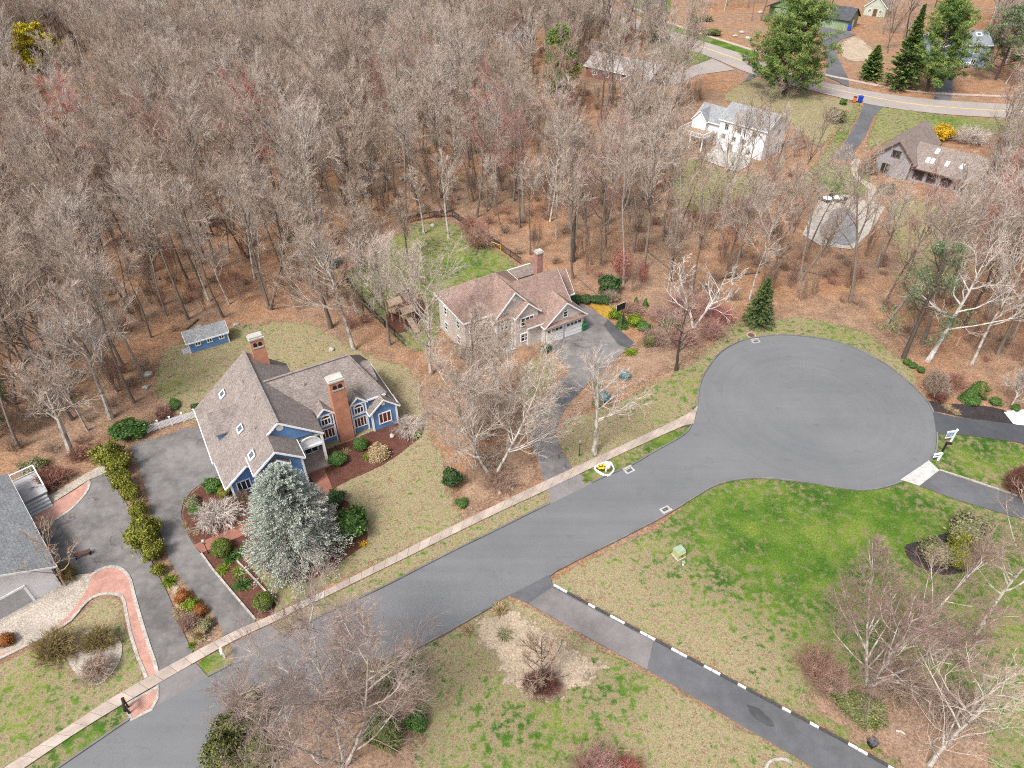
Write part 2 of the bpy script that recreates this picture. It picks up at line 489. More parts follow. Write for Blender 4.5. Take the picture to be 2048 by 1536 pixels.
M['rim_orange'] = mat_flat("orange_rim", (0.8, 0.16, 0.03), 0.5, 0.1)
# plants
M['bark'] = make_bark("grey_brown_bark", [(0.0, (0.11, 0.088, 0.074)), (0.3, (0.19, 0.155, 0.13)), (0.65, (0.15, 0.12, 0.10)), (1.0, (0.27, 0.235, 0.205))])
M['twig'] = make_bark("grey_brown_twigs", [(0.0, (0.30, 0.23, 0.18)), (0.25, (0.41, 0.34, 0.285)), (0.5, (0.345, 0.275, 0.225)), (0.75, (0.44, 0.385, 0.34)), (1.0, (0.385, 0.295, 0.225))])
M['twig_red'] = make_bark("reddish_budding_twigs", [(0.0, (0.34, 0.19, 0.16)), (0.6, (0.32, 0.215, 0.185)), (1.0, (0.40, 0.145, 0.12))])
M['bark_pale'] = make_bark("pale_limb_bark", [(0.0, (0.42, 0.385, 0.34)), (1.0, (0.50, 0.465, 0.42))], (0.25, 0.22, 0.19))
M['twig_pale'] = make_bark("pale_twigs", [(0.0, (0.40, 0.335, 0.29)), (1.0, (0.46, 0.40, 0.36))])
M['bark_birch'] = make_bark("white_birch_bark", [(0.0, (0.5, 0.47, 0.45)), (1.0, (0.54, 0.51, 0.48))], (0.34, 0.3, 0.28))
M['twig_birch'] = make_bark("birch_twigs", [(0.0, (0.30, 0.235, 0.205)), (1.0, (0.34, 0.265, 0.23))])
M['bark_dark'] = make_bark("dark_wet_bark", [(0.0, (0.07, 0.055, 0.048)), (1.0, (0.10, 0.08, 0.07))])
M['twig_brush'] = make_bark("understory_twigs", [(0.0, (0.25, 0.165, 0.12)), (0.4, (0.31, 0.235, 0.18)), (0.7, (0.33, 0.17, 0.13)), (1.0, (0.26, 0.195, 0.145))])
M['twig_olive'] = make_bark("olive_tan_twigs", [(0.0, (0.24, 0.19, 0.08)), (1.0, (0.29, 0.22, 0.11))])
M['twig_maroon'] = make_bark("maroon_twigs", [(0.0, (0.15, 0.07, 0.055)), (1.0, (0.19, 0.09, 0.07))])
M['twig_plum'] = make_bark("plum_brown_twigs", [(0.0, (0.25, 0.175, 0.145)), (1.0, (0.27, 0.19, 0.16))])
M['twig_tan'] = make_bark("tan_twigs", [(0.0, (0.30, 0.22, 0.16)), (1.0, (0.36, 0.27, 0.21))])
M['cedar'] = make_leaf("blue_grey_needles", (0.23, 0.26, 0.215), (0.37, 0.415, 0.36), (0.44, 0.48, 0.42), 0.9)
M['spruce'] = make_leaf("spruce_needles", (0.043, 0.078, 0.028), (0.115, 0.161, 0.052), (0.196, 0.230, 0.081), 1.0)
M['pine'] = make_leaf("pine_needles", (0.043, 0.095, 0.028), (0.144, 0.213, 0.052), (0.299, 0.345, 0.103), 0.45)
M['pine_dull'] = make_leaf("dull_pine_needles", (0.078, 0.112, 0.060), (0.149, 0.196, 0.098), (0.241, 0.287, 0.149), 0.5)
M['gold'] = make_leaf("golden_needles", (0.26, 0.22, 0.02), (0.55, 0.46, 0.03), (0.66, 0.56, 0.07), 0.5)
M['arbor'] = make_leaf("arborvitae_foliage", (0.075, 0.085, 0.016), (0.24, 0.24, 0.035), (0.37, 0.345, 0.06), 1.4)
M['arbor_dull'] = make_leaf("dull_arborvitae_foliage", (0.063, 0.080, 0.025), (0.182, 0.203, 0.063), (0.364, 0.350, 0.140), 1.2)
M['box'] = make_leaf("boxwood_leaves", (0.038, 0.063, 0.017), (0.140, 0.175, 0.031), (0.280, 0.294, 0.070), 2.0)
M['green'] = make_leaf("green_leaves", (0.029, 0.073, 0.021), (0.098, 0.182, 0.039), (0.182, 0.280, 0.070), 1.5)
M['lime'] = make_leaf("lime_leaves", (0.04, 0.075, 0.008), (0.2, 0.27, 0.02), (0.34, 0.4, 0.05), 1.5)
M['darkgreen'] = make_leaf("dark_green_leaves", (0.021, 0.046, 0.019), (0.063, 0.112, 0.036), (0.140, 0.168, 0.070), 1.5)
M['olive'] = make_leaf("olive_leaves", (0.105, 0.105, 0.052), (0.238, 0.224, 0.119), (0.378, 0.350, 0.210), 1.5)
M['olive_tan'] = make_leaf("olive_tan_stems", (0.147, 0.105, 0.042), (0.308, 0.231, 0.084), (0.462, 0.350, 0.154), 1.2)
M['brown_leaf'] = make_leaf("brown_dry_leaves", (0.126, 0.067, 0.046), (0.280, 0.161, 0.112), (0.420, 0.266, 0.196), 1.5)
M['maroon'] = make_leaf("maroon_leaves", (0.094, 0.034, 0.029), (0.210, 0.084, 0.063), (0.336, 0.140, 0.105), 1.5)
M['rustleaf'] = make_leaf("rusty_leaves", (0.147, 0.046, 0.017), (0.308, 0.119, 0.028), (0.420, 0.210, 0.056), 1.5)
M['red_bud'] = make_leaf("red_buds", (0.16, 0.05, 0.045), (0.33, 0.10, 0.09), (0.42, 0.18, 0.15), 1.5)
M['straw'] = make_leaf("straw_grass", (0.2, 0.14, 0.07), (0.45, 0.34, 0.19), (0.6, 0.48, 0.3), 1.5)
M['forsythia'] = make_leaf("golden_blossom", (0.28, 0.17, 0.01), (0.65, 0.4, 0.015), (0.8, 0.52, 0.04), 1.0)
M['bluegreen'] = make_leaf("blue_green_needles", (0.084, 0.147, 0.157), (0.168, 0.252, 0.252), (0.280, 0.378, 0.378), 1.2)
#--SETTING--
# ------------------------------------------------------------------ ground, streets, paths
def smooth(pts, k=4, closed=False):
    p = [Vector(q) for q in pts]
    out = []
    n = len(p)
    rng = range(n if closed else n - 1)
    for i in rng:
        a = p[(i - 1) % n] if closed or i > 0 else p[i]
        b = p[i]; c = p[(i + 1) % n]
        d = p[(i + 2) % n] if closed or i + 2 < n else p[(i + 1) % n]
        for j in range(k):
            t = j / k
            out.append(0.5 * ((2 * b) + (c - a) * t + (2 * a - 5 * b + 4 * c - d) * t * t + (3 * b - a - 3 * c + d) * t * t * t))
    if not closed: out.append(p[-1])
    return out

def pxs(pts, z=0.0): return [P(x, y, 0).xy.to_3d() + Vector((0, 0, z)) for x, y in pts]

def sheet(name, pts3, m, label=None, parent=None, kind='structure'):
    me = bpy.data.meshes.new(name)
    bm = bmesh.new()
    vs = [bm.verts.new(p) for p in pts3]
    f = bm.faces.new(vs)
    f.normal_update()
    if f.normal.z < 0: f.normal_flip()
    bmesh.ops.triangulate(bm, faces=[f])
    bm.to_mesh(me); bm.free()
    me.materials.append(m)
    o = link(name, me, parent)
    if not parent: tag(o, label, None, None, kind)
    return o

def strip_mesh(path, w, h, z0=0.0, side=0.0):
    """rectangular bar swept along a path on the ground; side shifts it sideways (+ = left of travel)"""
    p = [Vector((q[0], q[1], 0)) for q in path]
    mb = MB(); rings = []
    for i, q in enumerate(p):
        t = (p[min(i + 1, len(p) - 1)] - p[max(i - 1, 0)]).normalized()
        nrm = Vector((-t.y, t.x, 0))
        a = q + nrm * (side - w / 2); b = q + nrm * (side + w / 2)
        rings.append([(a.x, a.y, z0), (b.x, b.y, z0), (b.x, b.y, z0 + h), (a.x, a.y, z0 + h)])
    vs = [v for r in rings for v in r]
    fs = []
    for i in range(len(p) - 1):
        for k in range(4):
            fs.append((i * 4 + k, i * 4 + (k + 1) % 4, i * 4 + 4 + (k + 1) % 4, i * 4 + 4 + k))
    fs.append((0, 1, 2, 3)); m = (len(p) - 1) * 4
    fs.append((m + 3, m + 2, m + 1, m))
    mb.add(vs, [f[::-1] for f in fs])
    return mb

def inside(poly, x, y):
    """vectorised point in polygon"""
    r = np.zeros(x.shape, bool)
    n = len(poly)
    for i in range(n):
        x0, y0 = poly[i][0], poly[i][1]; x1, y1 = poly[(i + 1) % n][0], poly[(i + 1) % n][1]
        c = ((y0 > y) != (y1 > y)) & (x < (x1 - x0) * (y - y0) / ((y1 - y0) if y1 != y0 else 1e-9) + x0)
        r ^= c
    return r

def edge_dist(poly, x, y):
    d = np.full(x.shape, 1e9)
    n = len(poly)
    for i in range(n):
        ax, ay = poly[i][0], poly[i][1]; bx, by = poly[(i + 1) % n][0], poly[(i + 1) % n][1]
        vx, vy = bx - ax, by - ay
        L = vx * vx + vy * vy + 1e-9
        t = np.clip(((x - ax) * vx + (y - ay) * vy) / L, 0, 1)
        d = np.minimum(d, np.hypot(x - ax - t * vx, y - ay - t * vy))
    return d

LAWNS = []
LAYER = [0.02]
def grid_patch(name, pts, m, step, fade, spots=(), green=0.0):
    LAYER[0] += 0.0015
    z = LAYER[0]
    poly = [(q.x, q.y) for q in smooth(pxs(pts), 3, True)]
    LAWNS.append(poly)
    xs = [q[0] for q in poly]; ys = [q[1] for q in poly]
    gx = np.arange(min(xs) - step, max(xs) + step * 2, step); gy = np.arange(min(ys) - step, max(ys) + step * 2, step)
    X, Y = np.meshgrid(gx, gy)
    ins = inside(poly, X, Y); D = edge_dist(poly, X, Y)
    cell = ins[:-1, :-1] | ins[1:, :-1] | ins[:-1, 1:] | ins[1:, 1:]
    idx = np.arange(X.size).reshape(X.shape)
    used = np.zeros(X.shape, bool)
    used[:-1, :-1] |= cell; used[1:, :-1] |= cell; used[:-1, 1:] |= cell; used[1:, 1:] |= cell
    remap = -np.ones(X.size, int); remap[used.ravel()] = np.arange(used.sum())
    i, j = np.nonzero(cell)
    faces = np.stack([idx[i, j], idx[i, j + 1], idx[i + 1, j + 1], idx[i + 1, j]], 1)
    faces = remap[faces]
    V = np.stack([X, Y, np.full(X.shape, z)], -1)[used]
    e = np.where(ins, np.clip(D / fade, 0, 1), -np.clip(D / fade, 0, 1))[used]
    gr = np.full(len(V), float(green))
    for (sx, sy, r, val) in spots:
        c = P(sx, sy)
        d = np.hypot(V[:, 0] - c.x, V[:, 1] - c.y) / r
        gr += val * np.exp(-d * d * 1.5)
    me = np_mesh(name, V, faces, m)
    a = me.attributes.new("edge", 'FLOAT', 'POINT'); a.data.foreach_set("value", e.astype(np.float32))
    if name == "lawn":
        a = me.attributes.new("green", 'FLOAT', 'POINT'); a.data.foreach_set("value", gr.astype(np.float32))
    return link(name, me)

def lawn(label, pts, green=0.2, spots=(), step=0.5, fade=1.6):
    return tag(grid_patch("lawn", pts, M['lawn'], step, fade, spots, green * 1.25 + 0.035), label, kind='structure')

def bed(label, pts, m, fade=None, k=3):
    soft = m in ('bed_brown', 'leaf_bed')
    o = grid_patch("planting_bed", pts, M[m], 0.3 if soft else 0.2, fade or (1.5 if soft else 0.3))
    return tag(o, label, kind='structure')

g = 3500.0
sheet("ground", [(-g, -g, 0), (g, -g, 0), (g, g, 0), (-g, g, 0)], M['ground'], "brown leaf-strewn ground of the woods and yards")

# street with its turning circle
UP = [(-150, 1722), (123, 1536), (262, 1441), (301, 1420), (417, 1356), (462, 1333), (571, 1274), (634, 1239), (761, 1180), (858, 1130), (925, 1096),
      (981, 1069), (1045, 1037), (1099, 1010), (1184, 968), (1227, 949), (1271, 929), (1309, 906), (1353, 882), (1376, 865), (1388, 845), (1393, 826),
      (1396, 806), (1402, 768), (1417, 738), (1443, 706), (1478, 686), (1513, 677), (1561, 672), (1617, 676), (1668, 685), (1720, 703), (1772, 732),
      (1814, 765), (1848, 799), (1864, 826), (1871, 866), (1870, 899), (1858, 923), (1833, 946), (1801, 963), (1765, 975), (1727, 980), (1686, 977),
      (1634, 968), (1565, 959), (1513, 956), (1468, 960), (1426, 972), (1385, 996), (1340, 1024), (1273, 1060), (1171, 1111), (1116, 1139), (1099, 1151)]
LOW = [(1020, 1191), (985, 1211), (900, 1260), (820, 1302), (754, 1330), (580, 1432), (410, 1534), (150, 1700)]
up3 = smooth(pxs(UP), 3); low3 = smooth(pxs(LOW), 3)
STREET = up3 + low3
sheet("street", [Vector((q.x, q.y, 0.115)) for q in STREET], M['street'], "grey asphalt street ending in a round turning circle")

def near(path, a, b):
    """piece of a smoothed path between the points closest to two picture spots"""
    A, B = P(*a), P(*b)
    ia = min(range(len(path)), key=lambda i: (path[i].xy - A.xy).length)
    ib = min(range(len(path)), key=lambda i: (path[i].xy - B.xy).length)
    return path[ia:ib + 1]

def kerb(a, b, label, path=None, w=0.16, h=0.12, m='kerb'):
    o = strip_mesh(near(path or up3, a, b), w, h + 0.05, 0.05, 0.1).build("kerb", M[m])
    return tag(o, label, kind='structure')
kerb((-150, 1722), (262, 1441), "asphalt kerb beside the brick mailbox pad and the dry lawn")
kerb((417, 1356), (462, 1333), "short asphalt kerb between the two driveway aprons")
kerb((571, 1274), (1099, 1010), "asphalt kerb in front of the blue house lawn")
kerb((1184, 968), (1384, 852), "asphalt kerb beside the white-ringed flower bed")
kerb((1395, 812), (1864, 826), "curved asphalt kerb round the wooded side of the circle")
kerb((1871, 868), (1858, 923), "short kerb at the house sale sign")
kerb((1801, 963), (1099, 1151), "kerb along the big green front lawn")
kerb((985, 1211), (150, 1700), "kerb along the dry lawn and the birch bed", low3)

# sidewalk of concrete slabs
SU = smooth(pxs([(-105, 1612), (12, 1536), (130, 1460), (251, 1382), (448, 1275), (537, 1235), (656, 1180), (800, 1107), (840, 1086), (972, 1021), (1092, 963), (1230, 899), (1367, 834), (1396, 812)]), 3)
SL = smooth(pxs([(-62, 1612), (52, 1536), (150, 1470), (252, 1407), (448, 1294), (539, 1250), (683, 1180), (800, 1123), (840, 1103), (972, 1038), (1092, 982), (1230, 915), (1367, 853), (1387, 849)]), 3)
def resample(path, n):
    L = [0.0]
    for i in range(1, len(path)): L.append(L[-1] + (path[i] - path[i - 1]).length)
    out = []; k = 0
    for j in range(n + 1):
        s = L[-1] * j / n
        while k < len(L) - 2 and L[k + 1] < s: k += 1
        t = (s - L[k]) / max(1e-6, L[k + 1] - L[k])
        out.append(path[k].lerp(path[k + 1], t))
    return out
NS = 62
ua, la = resample(SU, NS), resample(SL, NS)
side = sheet("sidewalk", [Vector((q.x, q.y, 0.12)) for q in ua] + [Vector((q.x, q.y, 0.12)) for q in la[::-1]], M['kerb'], "pinkish concrete slab sidewalk along the street")
rs = random.Random(3)
slabmats = []
for k, f in enumerate((0.93, 1.0, 1.05, 1.1)):
    slabmats.append(make_speckle("slab_concrete", [tuple(x * f for x in c) for c in ((0.30, 0.25, 0.215), (0.355, 0.295, 0.255), (0.40, 0.335, 0.295))], 9, 0.2, 0.7))
for i in range(NS):
    q = [ua[i].lerp(ua[i + 1], 0.012), ua[i].lerp(ua[i + 1], 0.988), la[i].lerp(la[i + 1], 0.988), la[i].lerp(la[i + 1], 0.012)]
    z = 0.165 + rs.uniform(-0.006, 0.006)
    mb = MB().prism([(a.x, a.y, 0.124) for a in q[::-1]], (0, 0, z - 0.124))
    mt = slabmats[rs.randrange(4)]
    if 22 <= i <= 23: mt = M['concrete_grey']
    mb.build("slab", mt, side)

DL = [0.09]
def drive(name, label, pts, m, z=0.06, k=3):
    p = smooth(pxs(pts), k, True) if k else pxs(pts)
    DL[0] += 0.0006
    return sheet(name, [Vector((q.x, q.y, DL[0] + max(0, z - 0.06))) for q in p], m, label)

DRIVE_BLUE = [(448, 1275), (512, 1243), (465, 1185), (427, 1140), (396, 1101), (377, 1071), (364, 1036), (366, 1011), (383, 984), (410, 965), (440, 951), (440, 930), (400, 855), (330, 872), (265, 892), (273, 924), (295, 989), (304, 1033), (325, 1077), (338, 1118), (356, 1148), (377, 1175), (410, 1208), (427, 1230), (446, 1262)]
drive("driveway", "grey asphalt driveway curving up to the blue house", DRIVE_BLUE, M['drive_old'], 0.06, 2)
drive("driveway_apron", "asphalt apron between sidewalk and street below the blue house", [(465, 1290), (540, 1250), (575, 1276), (462, 1336), (466, 1322)], M['drive_pink'], 0.056, 0)
DRIVE_LEFT = [(179, 965), (210, 948), (241, 989), (263, 1028), (274, 1088), (301, 1118), (317, 1151), (336, 1189), (356, 1238), (378, 1290), (384, 1309), (318, 1345), (299, 1290), (285, 1235), (272, 1189), (266, 1161), (258, 1148), (238, 1135), (210, 1136), (188, 1144), (150, 1150), (110, 1150), (70, 1060), (109, 1041), (142, 1019), (170, 989)]
drive("driveway", "wide asphalt driveway beside the grey-roofed house with brick edging", DRIVE_LEFT, M['drive_old'], 0.06, 2)
drive("driveway_apron", "asphalt apron beside the brick mailbox pad", [(314, 1362), (392, 1327), (418, 1356), (303, 1419)], M['drive_pink'], 0.056, 0)
DRIVE_TWO = [(1090, 965), (1145, 941), (1124, 906), (1112, 868), (1117, 844), (1133, 815), (1177, 768), (1209, 737), (1250, 703), (1264, 692), (1269, 687), (1213, 639), (1175, 616), (1150, 606), (1145, 640), (1088, 680), (1100, 700), (1110, 708), (1133, 738), (1138, 745), (1121, 764), (1088, 799), (1075, 818), (1062, 847), (1060, 873), (1066, 903), (1082, 938)]
drive("driveway", "cracked asphalt driveway bending up to the cream house garage", DRIVE_TWO, M['drive_old'], 0.06, 2)
sheet("asphalt_patch", pxs([(1128, 765), (1166, 778), (1133, 813), (1103, 806), (1092, 797)], 0.1105), M['drive_dark'], "dark asphalt patch across the bending driveway")
sheet("asphalt_patch", pxs([(1216, 640), (1268, 686), (1256, 698), (1236, 690), (1207, 651)], 0.1105), M['drive_dark'], "dark sealed strip beside the basketball hoop")
drive("driveway_apron", "asphalt apron below the lamp post drive", [(1094, 976), (1157, 948), (1188, 968), (1099, 1013), (1101, 1000)], M['drive_pink'], 0.056, 0)
R_SIDE = [(1099, 1150), (1106, 1173), (1154, 1200), (1308, 1283), (1454, 1361), (1588, 1433), (1700, 1494), (1790, 1545), (1900, 1612), (2100, 1740)]
L_SIDE = [(1850, 1720), (1700, 1592), (1615, 1529), (1547, 1490), (1427, 1419), (1294, 1341), (1171, 1274), (1055, 1208), (1018, 1192)]
sheet("driveway", pxs(R_SIDE + L_SIDE, 0.1045), M['drive_mid'], "long straight driveway edged with black and white kerb blocks")
sheet("asphalt_patch", pxs([(1104, 1176), (1154, 1203), (1306, 1284), (1294, 1340), (1171, 1273), (1057, 1208)], 0.1085), M['drive_pink'], "paler worn upper stretch of the straight driveway")
sheet("asphalt_patch", pxs([(1492, 1409), (1518, 1418), (1545, 1445), (1549, 1456), (1535, 1454), (1512, 1440), (1500, 1428)], 0.1085), M['drive_dark'], "oily dark stain on the straight driveway")
sheet("driveway", pxs([(1862, 822), (1880, 828), (1906, 834), (1959, 841), (2048, 852), (2300, 880), (2300, 918), (2048, 888), (1963, 876), (1909, 869), (1868, 870)], 0.1045), M['drive_new'], "fresh black driveway leaving the circle above the sale sign")
sheet("driveway", pxs([(1836, 972), (1877, 942), (1934, 961), (2048, 999), (2300, 1088), (2300, 1140), (2048, 1041), (1910, 1000)], 0.1045), M['drive_mid'], "dark driveway behind the pale paver apron")
sheet("paver_apron", pxs([(1800, 961), (1857, 922), (1878, 942), (1838, 973)], 0.121), M['pavers_white'], "pale stone paver apron at the turning circle")
for pts, lab in (([(1878, 941), (1934, 959), (2048, 997), (2250, 1070)], "thin pale edging along the paver driveway"), ([(1100, 1152), (1106, 1173)], None)):
    if lab: tag(strip_mesh(pxs(pts), 0.18, 0.13, 0.04).build("edging", M['edging']), lab, kind='structure')

# painted kerb of the straight driveway, block by block
kr = tag(strip_mesh(pxs(R_SIDE[1:9]), 0.12, 0.05, 0.03, 0.12).build("painted_kerb", M['kerb']), "row of black and white painted kerb blocks along the straight driveway", kind='structure')
path = resample(pxs(R_SIDE[1:9]), 46)
rk = random.Random(9)
for i in range(46):
    a, b = path[i].lerp(path[i + 1], 0.03), path[i].lerp(path[i + 1], 0.97)
    w = (i // 2) % 2 == 0 and rk.random() < 0.85
    if i in (24, 25, 33): w = not w
    strip_mesh([a, b], 0.18, 0.16, 0.065 + rk.uniform(-0.01, 0.01), 0.1).build("kerb_block", M['white_dirty'] if w else M['kerb_black'], kr)

# brick paths
WALK = [(186, 1150), (210, 1137), (232, 1135), (251, 1145), (262, 1164), (268, 1189), (284, 1246), (301, 1300), (315, 1346), (294, 1357), (262, 1270), (249, 1204), (238, 1191), (213, 1188), (186, 1196), (164, 1215), (142, 1242), (110, 1262), (55, 1291), (0, 1318), (-70, 1350), (-70, 1340), (0, 1309), (76, 1279), (120, 1248), (152, 1215), (177, 1176)]
drive("brick_path", "curving red brick path with granite edging beside the left driveway", WALK, M['pavers'], 0.075, 2)
wl = smooth(pxs(WALK), 2, True)
tag(strip_mesh(near(wl, (186, 1150), (315, 1346)), 0.28, 0.12, 0.03).build("edging", M['edging']), "granite edging along the driveway side of the brick path", kind='structure')
tag(strip_mesh(near(wl, (294, 1357), (-70, 1350)), 0.26, 0.12, 0.03).build("edging", M['edging']), "granite edging along the lawn side of the brick path", kind='structure')
PAD = [(252, 1412), (318, 1374), (315, 1399), (304, 1420), (264, 1441)]
sheet("brick_pad", pxs(PAD, 0.122), M['pavers'], "brick pad with black mailboxes at the kerb")
tag(strip_mesh(pxs(PAD + PAD[:1]), 0.25, 0.12, 0.03).build("edging", M['edging']), "granite edging round the brick mailbox pad", kind='structure')
SEMI = [(62, 1030), (100, 1011), (150, 982), (172, 966), (180, 968), (170, 989), (142, 1019), (109, 1041), (78, 1057)]
drive("brick_pad", "rounded brick landing at the foot of the grey deck steps", SEMI, M['pavers'], 0.075, 2)
tag(strip_mesh(smooth(pxs([(176, 964), (180, 969), (171, 989), (142, 1020), (109, 1042), (78, 1058)]), 3), 0.25, 0.12, 0.03).build("edging", M['edging']), "granite edging round the brick landing", kind='structure')
drive("gravel_strip", "pale gravel strip behind the brick landing", [(85, 1002), (140, 968), (206, 930), (216, 944), (176, 962), (100, 1010)], M['gravel'], 0.05, 2)
drive("gravel_bed", "pebble bed in front of the pale left house", [(-40, 1255), (60, 1205), (125, 1160), (186, 1148), (178, 1176), (152, 1216), (120, 1250), (76, 1281), (0, 1310), (-40, 1330)], M['gravel'], 0.045, 2)
drive("gravel_bed", "pebble bed round the three olive shrubs", [(165, 1270), (205, 1255), (240, 1280), (244, 1310), (228, 1345), (195, 1372), (165, 1360), (140, 1330), (130, 1300)], M['gravel'], 0.05, 3)
drive("brick_path", "dark brick path from the porch of the blue house", [(612, 943), (646, 931), (668, 983), (660, 990), (644, 990)], M['pavers_dark'], 0.07, 0)
drive("brick_path", "dark brick path from driveway to the cedar", [(388, 1091), (404, 1107), (520, 1058), (520, 1035)], M['pavers_dark'], 0.07, 0)

# lawns
lawn("big green front lawn below the turning circle", [(1095, 1160), (1300, 1058), (1420, 968), (1512, 948), (1640, 958), (1727, 972), (1803, 955), (1910, 985), (2300, 1110), (2500, 1400), (2400, 1760), (1980, 1650), (1700, 1490), (1454, 1358), (1154, 1197)], 0.10,
     [(1560, 1080, 11, 0.25), (1750, 1010, 9, 0.22), (1450, 1030, 6, 0.14), (1480, 1180, 6, 0.06), (1650, 1250, 6, 0.05), (1960, 1150, 8, 0.1), (1220, 1180, 8, -0.2), (1450, 1310, 7, -0.26), (1150, 1160, 5, -0.1), (1700, 1000, 5, 0.04), (1620, 1130, 4, 0.12), (1800, 1050, 4, 0.1)], fade=0.6)
lawn("dry lawn below the street beside the straight driveway", [(1016, 1194), (900, 1258), (820, 1300), (770, 1330), (760, 1420), (720, 1640), (1000, 1800), (1720, 1640), (1427, 1420), (1171, 1275)], -0.02,
     [(1250, 1360, 4, 0.22), (1130, 1480, 5, 0.14), (960, 1400, 5, 0.0), (1350, 1450, 5, -0.1), (1050, 1240, 4, -0.2), (1010, 1460, 5, 0.16), (860, 1350, 5, -0.06)], fade=0.6)
lawn("dry yard round the blue house", [(545, 1240), (640, 1190), (800, 1115), (930, 1052), (912, 990), (900, 930), (872, 870), (850, 790), (825, 735), (740, 705), (650, 655), (600, 640), (470, 650), (340, 690), (305, 740), (310, 800), (385, 855), (480, 840), (600, 900), (560, 1020), (480, 1110), (520, 1190)], -0.08,
     [(700, 940, 3, 0.12), (650, 640, 4, 0.1), (330, 780, 4, 0.2), (480, 655, 4, 0.16), (620, 1190, 4, 0.14), (830, 1050, 5, 0.02), (760, 960, 4, -0.1), (830, 830, 6, -0.12), (520, 1150, 3, 0.15)], fade=1.4)
lawn("grass verge in front of the left house", [(-110, 1640), (40, 1530), (252, 1398), (268, 1440), (123, 1545), (-100, 1690)], 0.1, [(180, 1460, 3, 0.2)], fade=0.4)
lawn("small grass verge with the white mailbox", [(394, 1326), (462, 1290), (470, 1318), (464, 1336), (417, 1360)], 0.0, [(415, 1328, 1.6, 0.4)], fade=0.3)
lawn("long grass verge in front of the blue house", [(545, 1246), (800, 1115), (972, 1032), (1094, 974), (1104, 1000), (1100, 1016), (925, 1102), (760, 1186), (570, 1280)], -0.03, [(660, 1225, 3, 0.1)], fade=0.5)
lawn("grass verge between sidewalk and circle", [(1158, 948), (1230, 908), (1392, 840), (1380, 868), (1353, 888), (1270, 934), (1186, 972)], 0.12, [(1340, 880, 4, 0.25), (1170, 965, 1.5, 0.2)], fade=0.4)
lawn("dry front lawn of the left house", [(-150, 1400), (0, 1326), (110, 1268), (164, 1220), (188, 1199), (213, 1192), (238, 1195), (247, 1206), (261, 1270), (293, 1357), (251, 1390), (130, 1468), (12, 1542), (-110, 1620), (-220, 1560)], -0.05,
     [(40, 1400, 4, 0.16), (100, 1450, 4, 0.12), (255, 1310, 2.5, 0.15), (200, 1230, 2.5, -0.1)], fade=0.5)
lawn("rough lawn beside the turning circle", [(1112, 880), (1135, 835), (1210, 812), (1290, 770), (1360, 735), (1420, 690), (1445, 645), (1520, 640), (1600, 632), (1680, 648), (1740, 668), (1790, 705), (1835, 748), (1830, 790), (1780, 745), (1720, 712), (1617, 684), (1513, 684), (1443, 715), (1410, 770), (1400, 820), (1380, 838), (1230, 908), (1145, 945), (1120, 905)], -0.02,
     [(1680, 668, 6, 0.16), (1390, 760, 5, 0.12), (1340, 790, 5, 0.05), (1460, 670, 4, 0.1), (1200, 860, 5, -0.12), (1560, 655, 4, 0.06)], fade=0.9)
lawn("thin lawn with bare trees before the cream house", [(1030, 730), (1060, 715), (1100, 706), (1132, 742), (1085, 805), (1066, 850), (1063, 880), (1050, 860), (1020, 800)], -0.06, [(1110, 775, 2.5, 0.2)], fade=2.0)
lawn("green backyard of the cream house", [(690, 545), (740, 505), (800, 462), (830, 445), (900, 442), (965, 475), (1045, 535), (1060, 560), (900, 610), (890, 660), (865, 700), (810, 700), (750, 640), (705, 590)], 0.10, [(930, 530, 6, 0.2), (780, 560, 7, 0.0), (870, 470, 5, 0.0), (800, 640, 5, -0.1)], fade=1.2)
lawn("green strip with the sale sign between two driveways", [(1866, 868), (1909, 866), (1963, 873), (2048, 885), (2300, 915), (2300, 1090), (2048, 1002), (1934, 963), (1877, 944), (1856, 925)], 0.12, [(2000, 900, 5, 0.2), (1920, 930, 5, 0.12), (2030, 975, 3, -0.2)], fade=0.5)

# planting beds
bed("red-brown mulch bed in front of the blue house porch", [(600, 930), (650, 900), (700, 880), (760, 855), (815, 835), (845, 845), (848, 868), (825, 890), (770, 930), (700, 962), (665, 985), (668, 1010), (640, 1015), (600, 985)], 'mulch_red')
bed("red-brown mulch bed between driveway and cedar", [(364, 1036), (368, 1008), (385, 983), (436, 955), (470, 985), (600, 955), (640, 1000), (600, 1060), (520, 1090), (485, 1108), (500, 1130), (556, 1208), (512, 1240), (465, 1186), (427, 1141), (396, 1102), (377, 1071)], 'mulch_red')
tag(strip_mesh(pxs([(474, 1122), (515, 1165), (556, 1210)]), 0.15, 0.14, 0.03).build("edging", M['edging']), "pale edging between mulch bed and cedar lawn", kind='structure')
tag(strip_mesh(pxs([(403, 1108), (427, 1141), (465, 1186), (511, 1240)]), 0.18, 0.14, 0.03).build("edging", M['edging']), "pale edging between driveway and mulch bed", kind='structure')
bed("mulch ring under the blue-grey cedar", [(500, 1100), (560, 1160), (620, 1165), (690, 1120), (735, 1085), (730, 1050), (680, 990), (620, 1010)], 'mulch_red')
bed("black mulch island in the green lawn", [(1806, 1093), (1818, 1085), (1850, 1078), (1900, 1062), (1950, 1068), (1976, 1085), (1965, 1120), (1935, 1145), (1890, 1152), (1845, 1140), (1815, 1118)], 'mulch_black')
bed("black mulch bed beside the fresh black driveway", [(1848, 800), (1866, 802), (1900, 806), (1960, 810), (2010, 820), (2034, 838), (2040, 851), (1990, 845), (1930, 837), (1880, 826), (1862, 821)], 'mulch_black')
bed("white gravel patch beside the fresh black driveway", [(2012, 826), (2048, 822), (2130, 830), (2130, 860), (2048, 851), (2030, 848)], 'gravel_white')
bed("mulched play area beside the cream house", [(768, 645), (785, 605), (800, 582), (830, 580), (852, 615), (838, 645), (800, 668)], 'mulch_red')
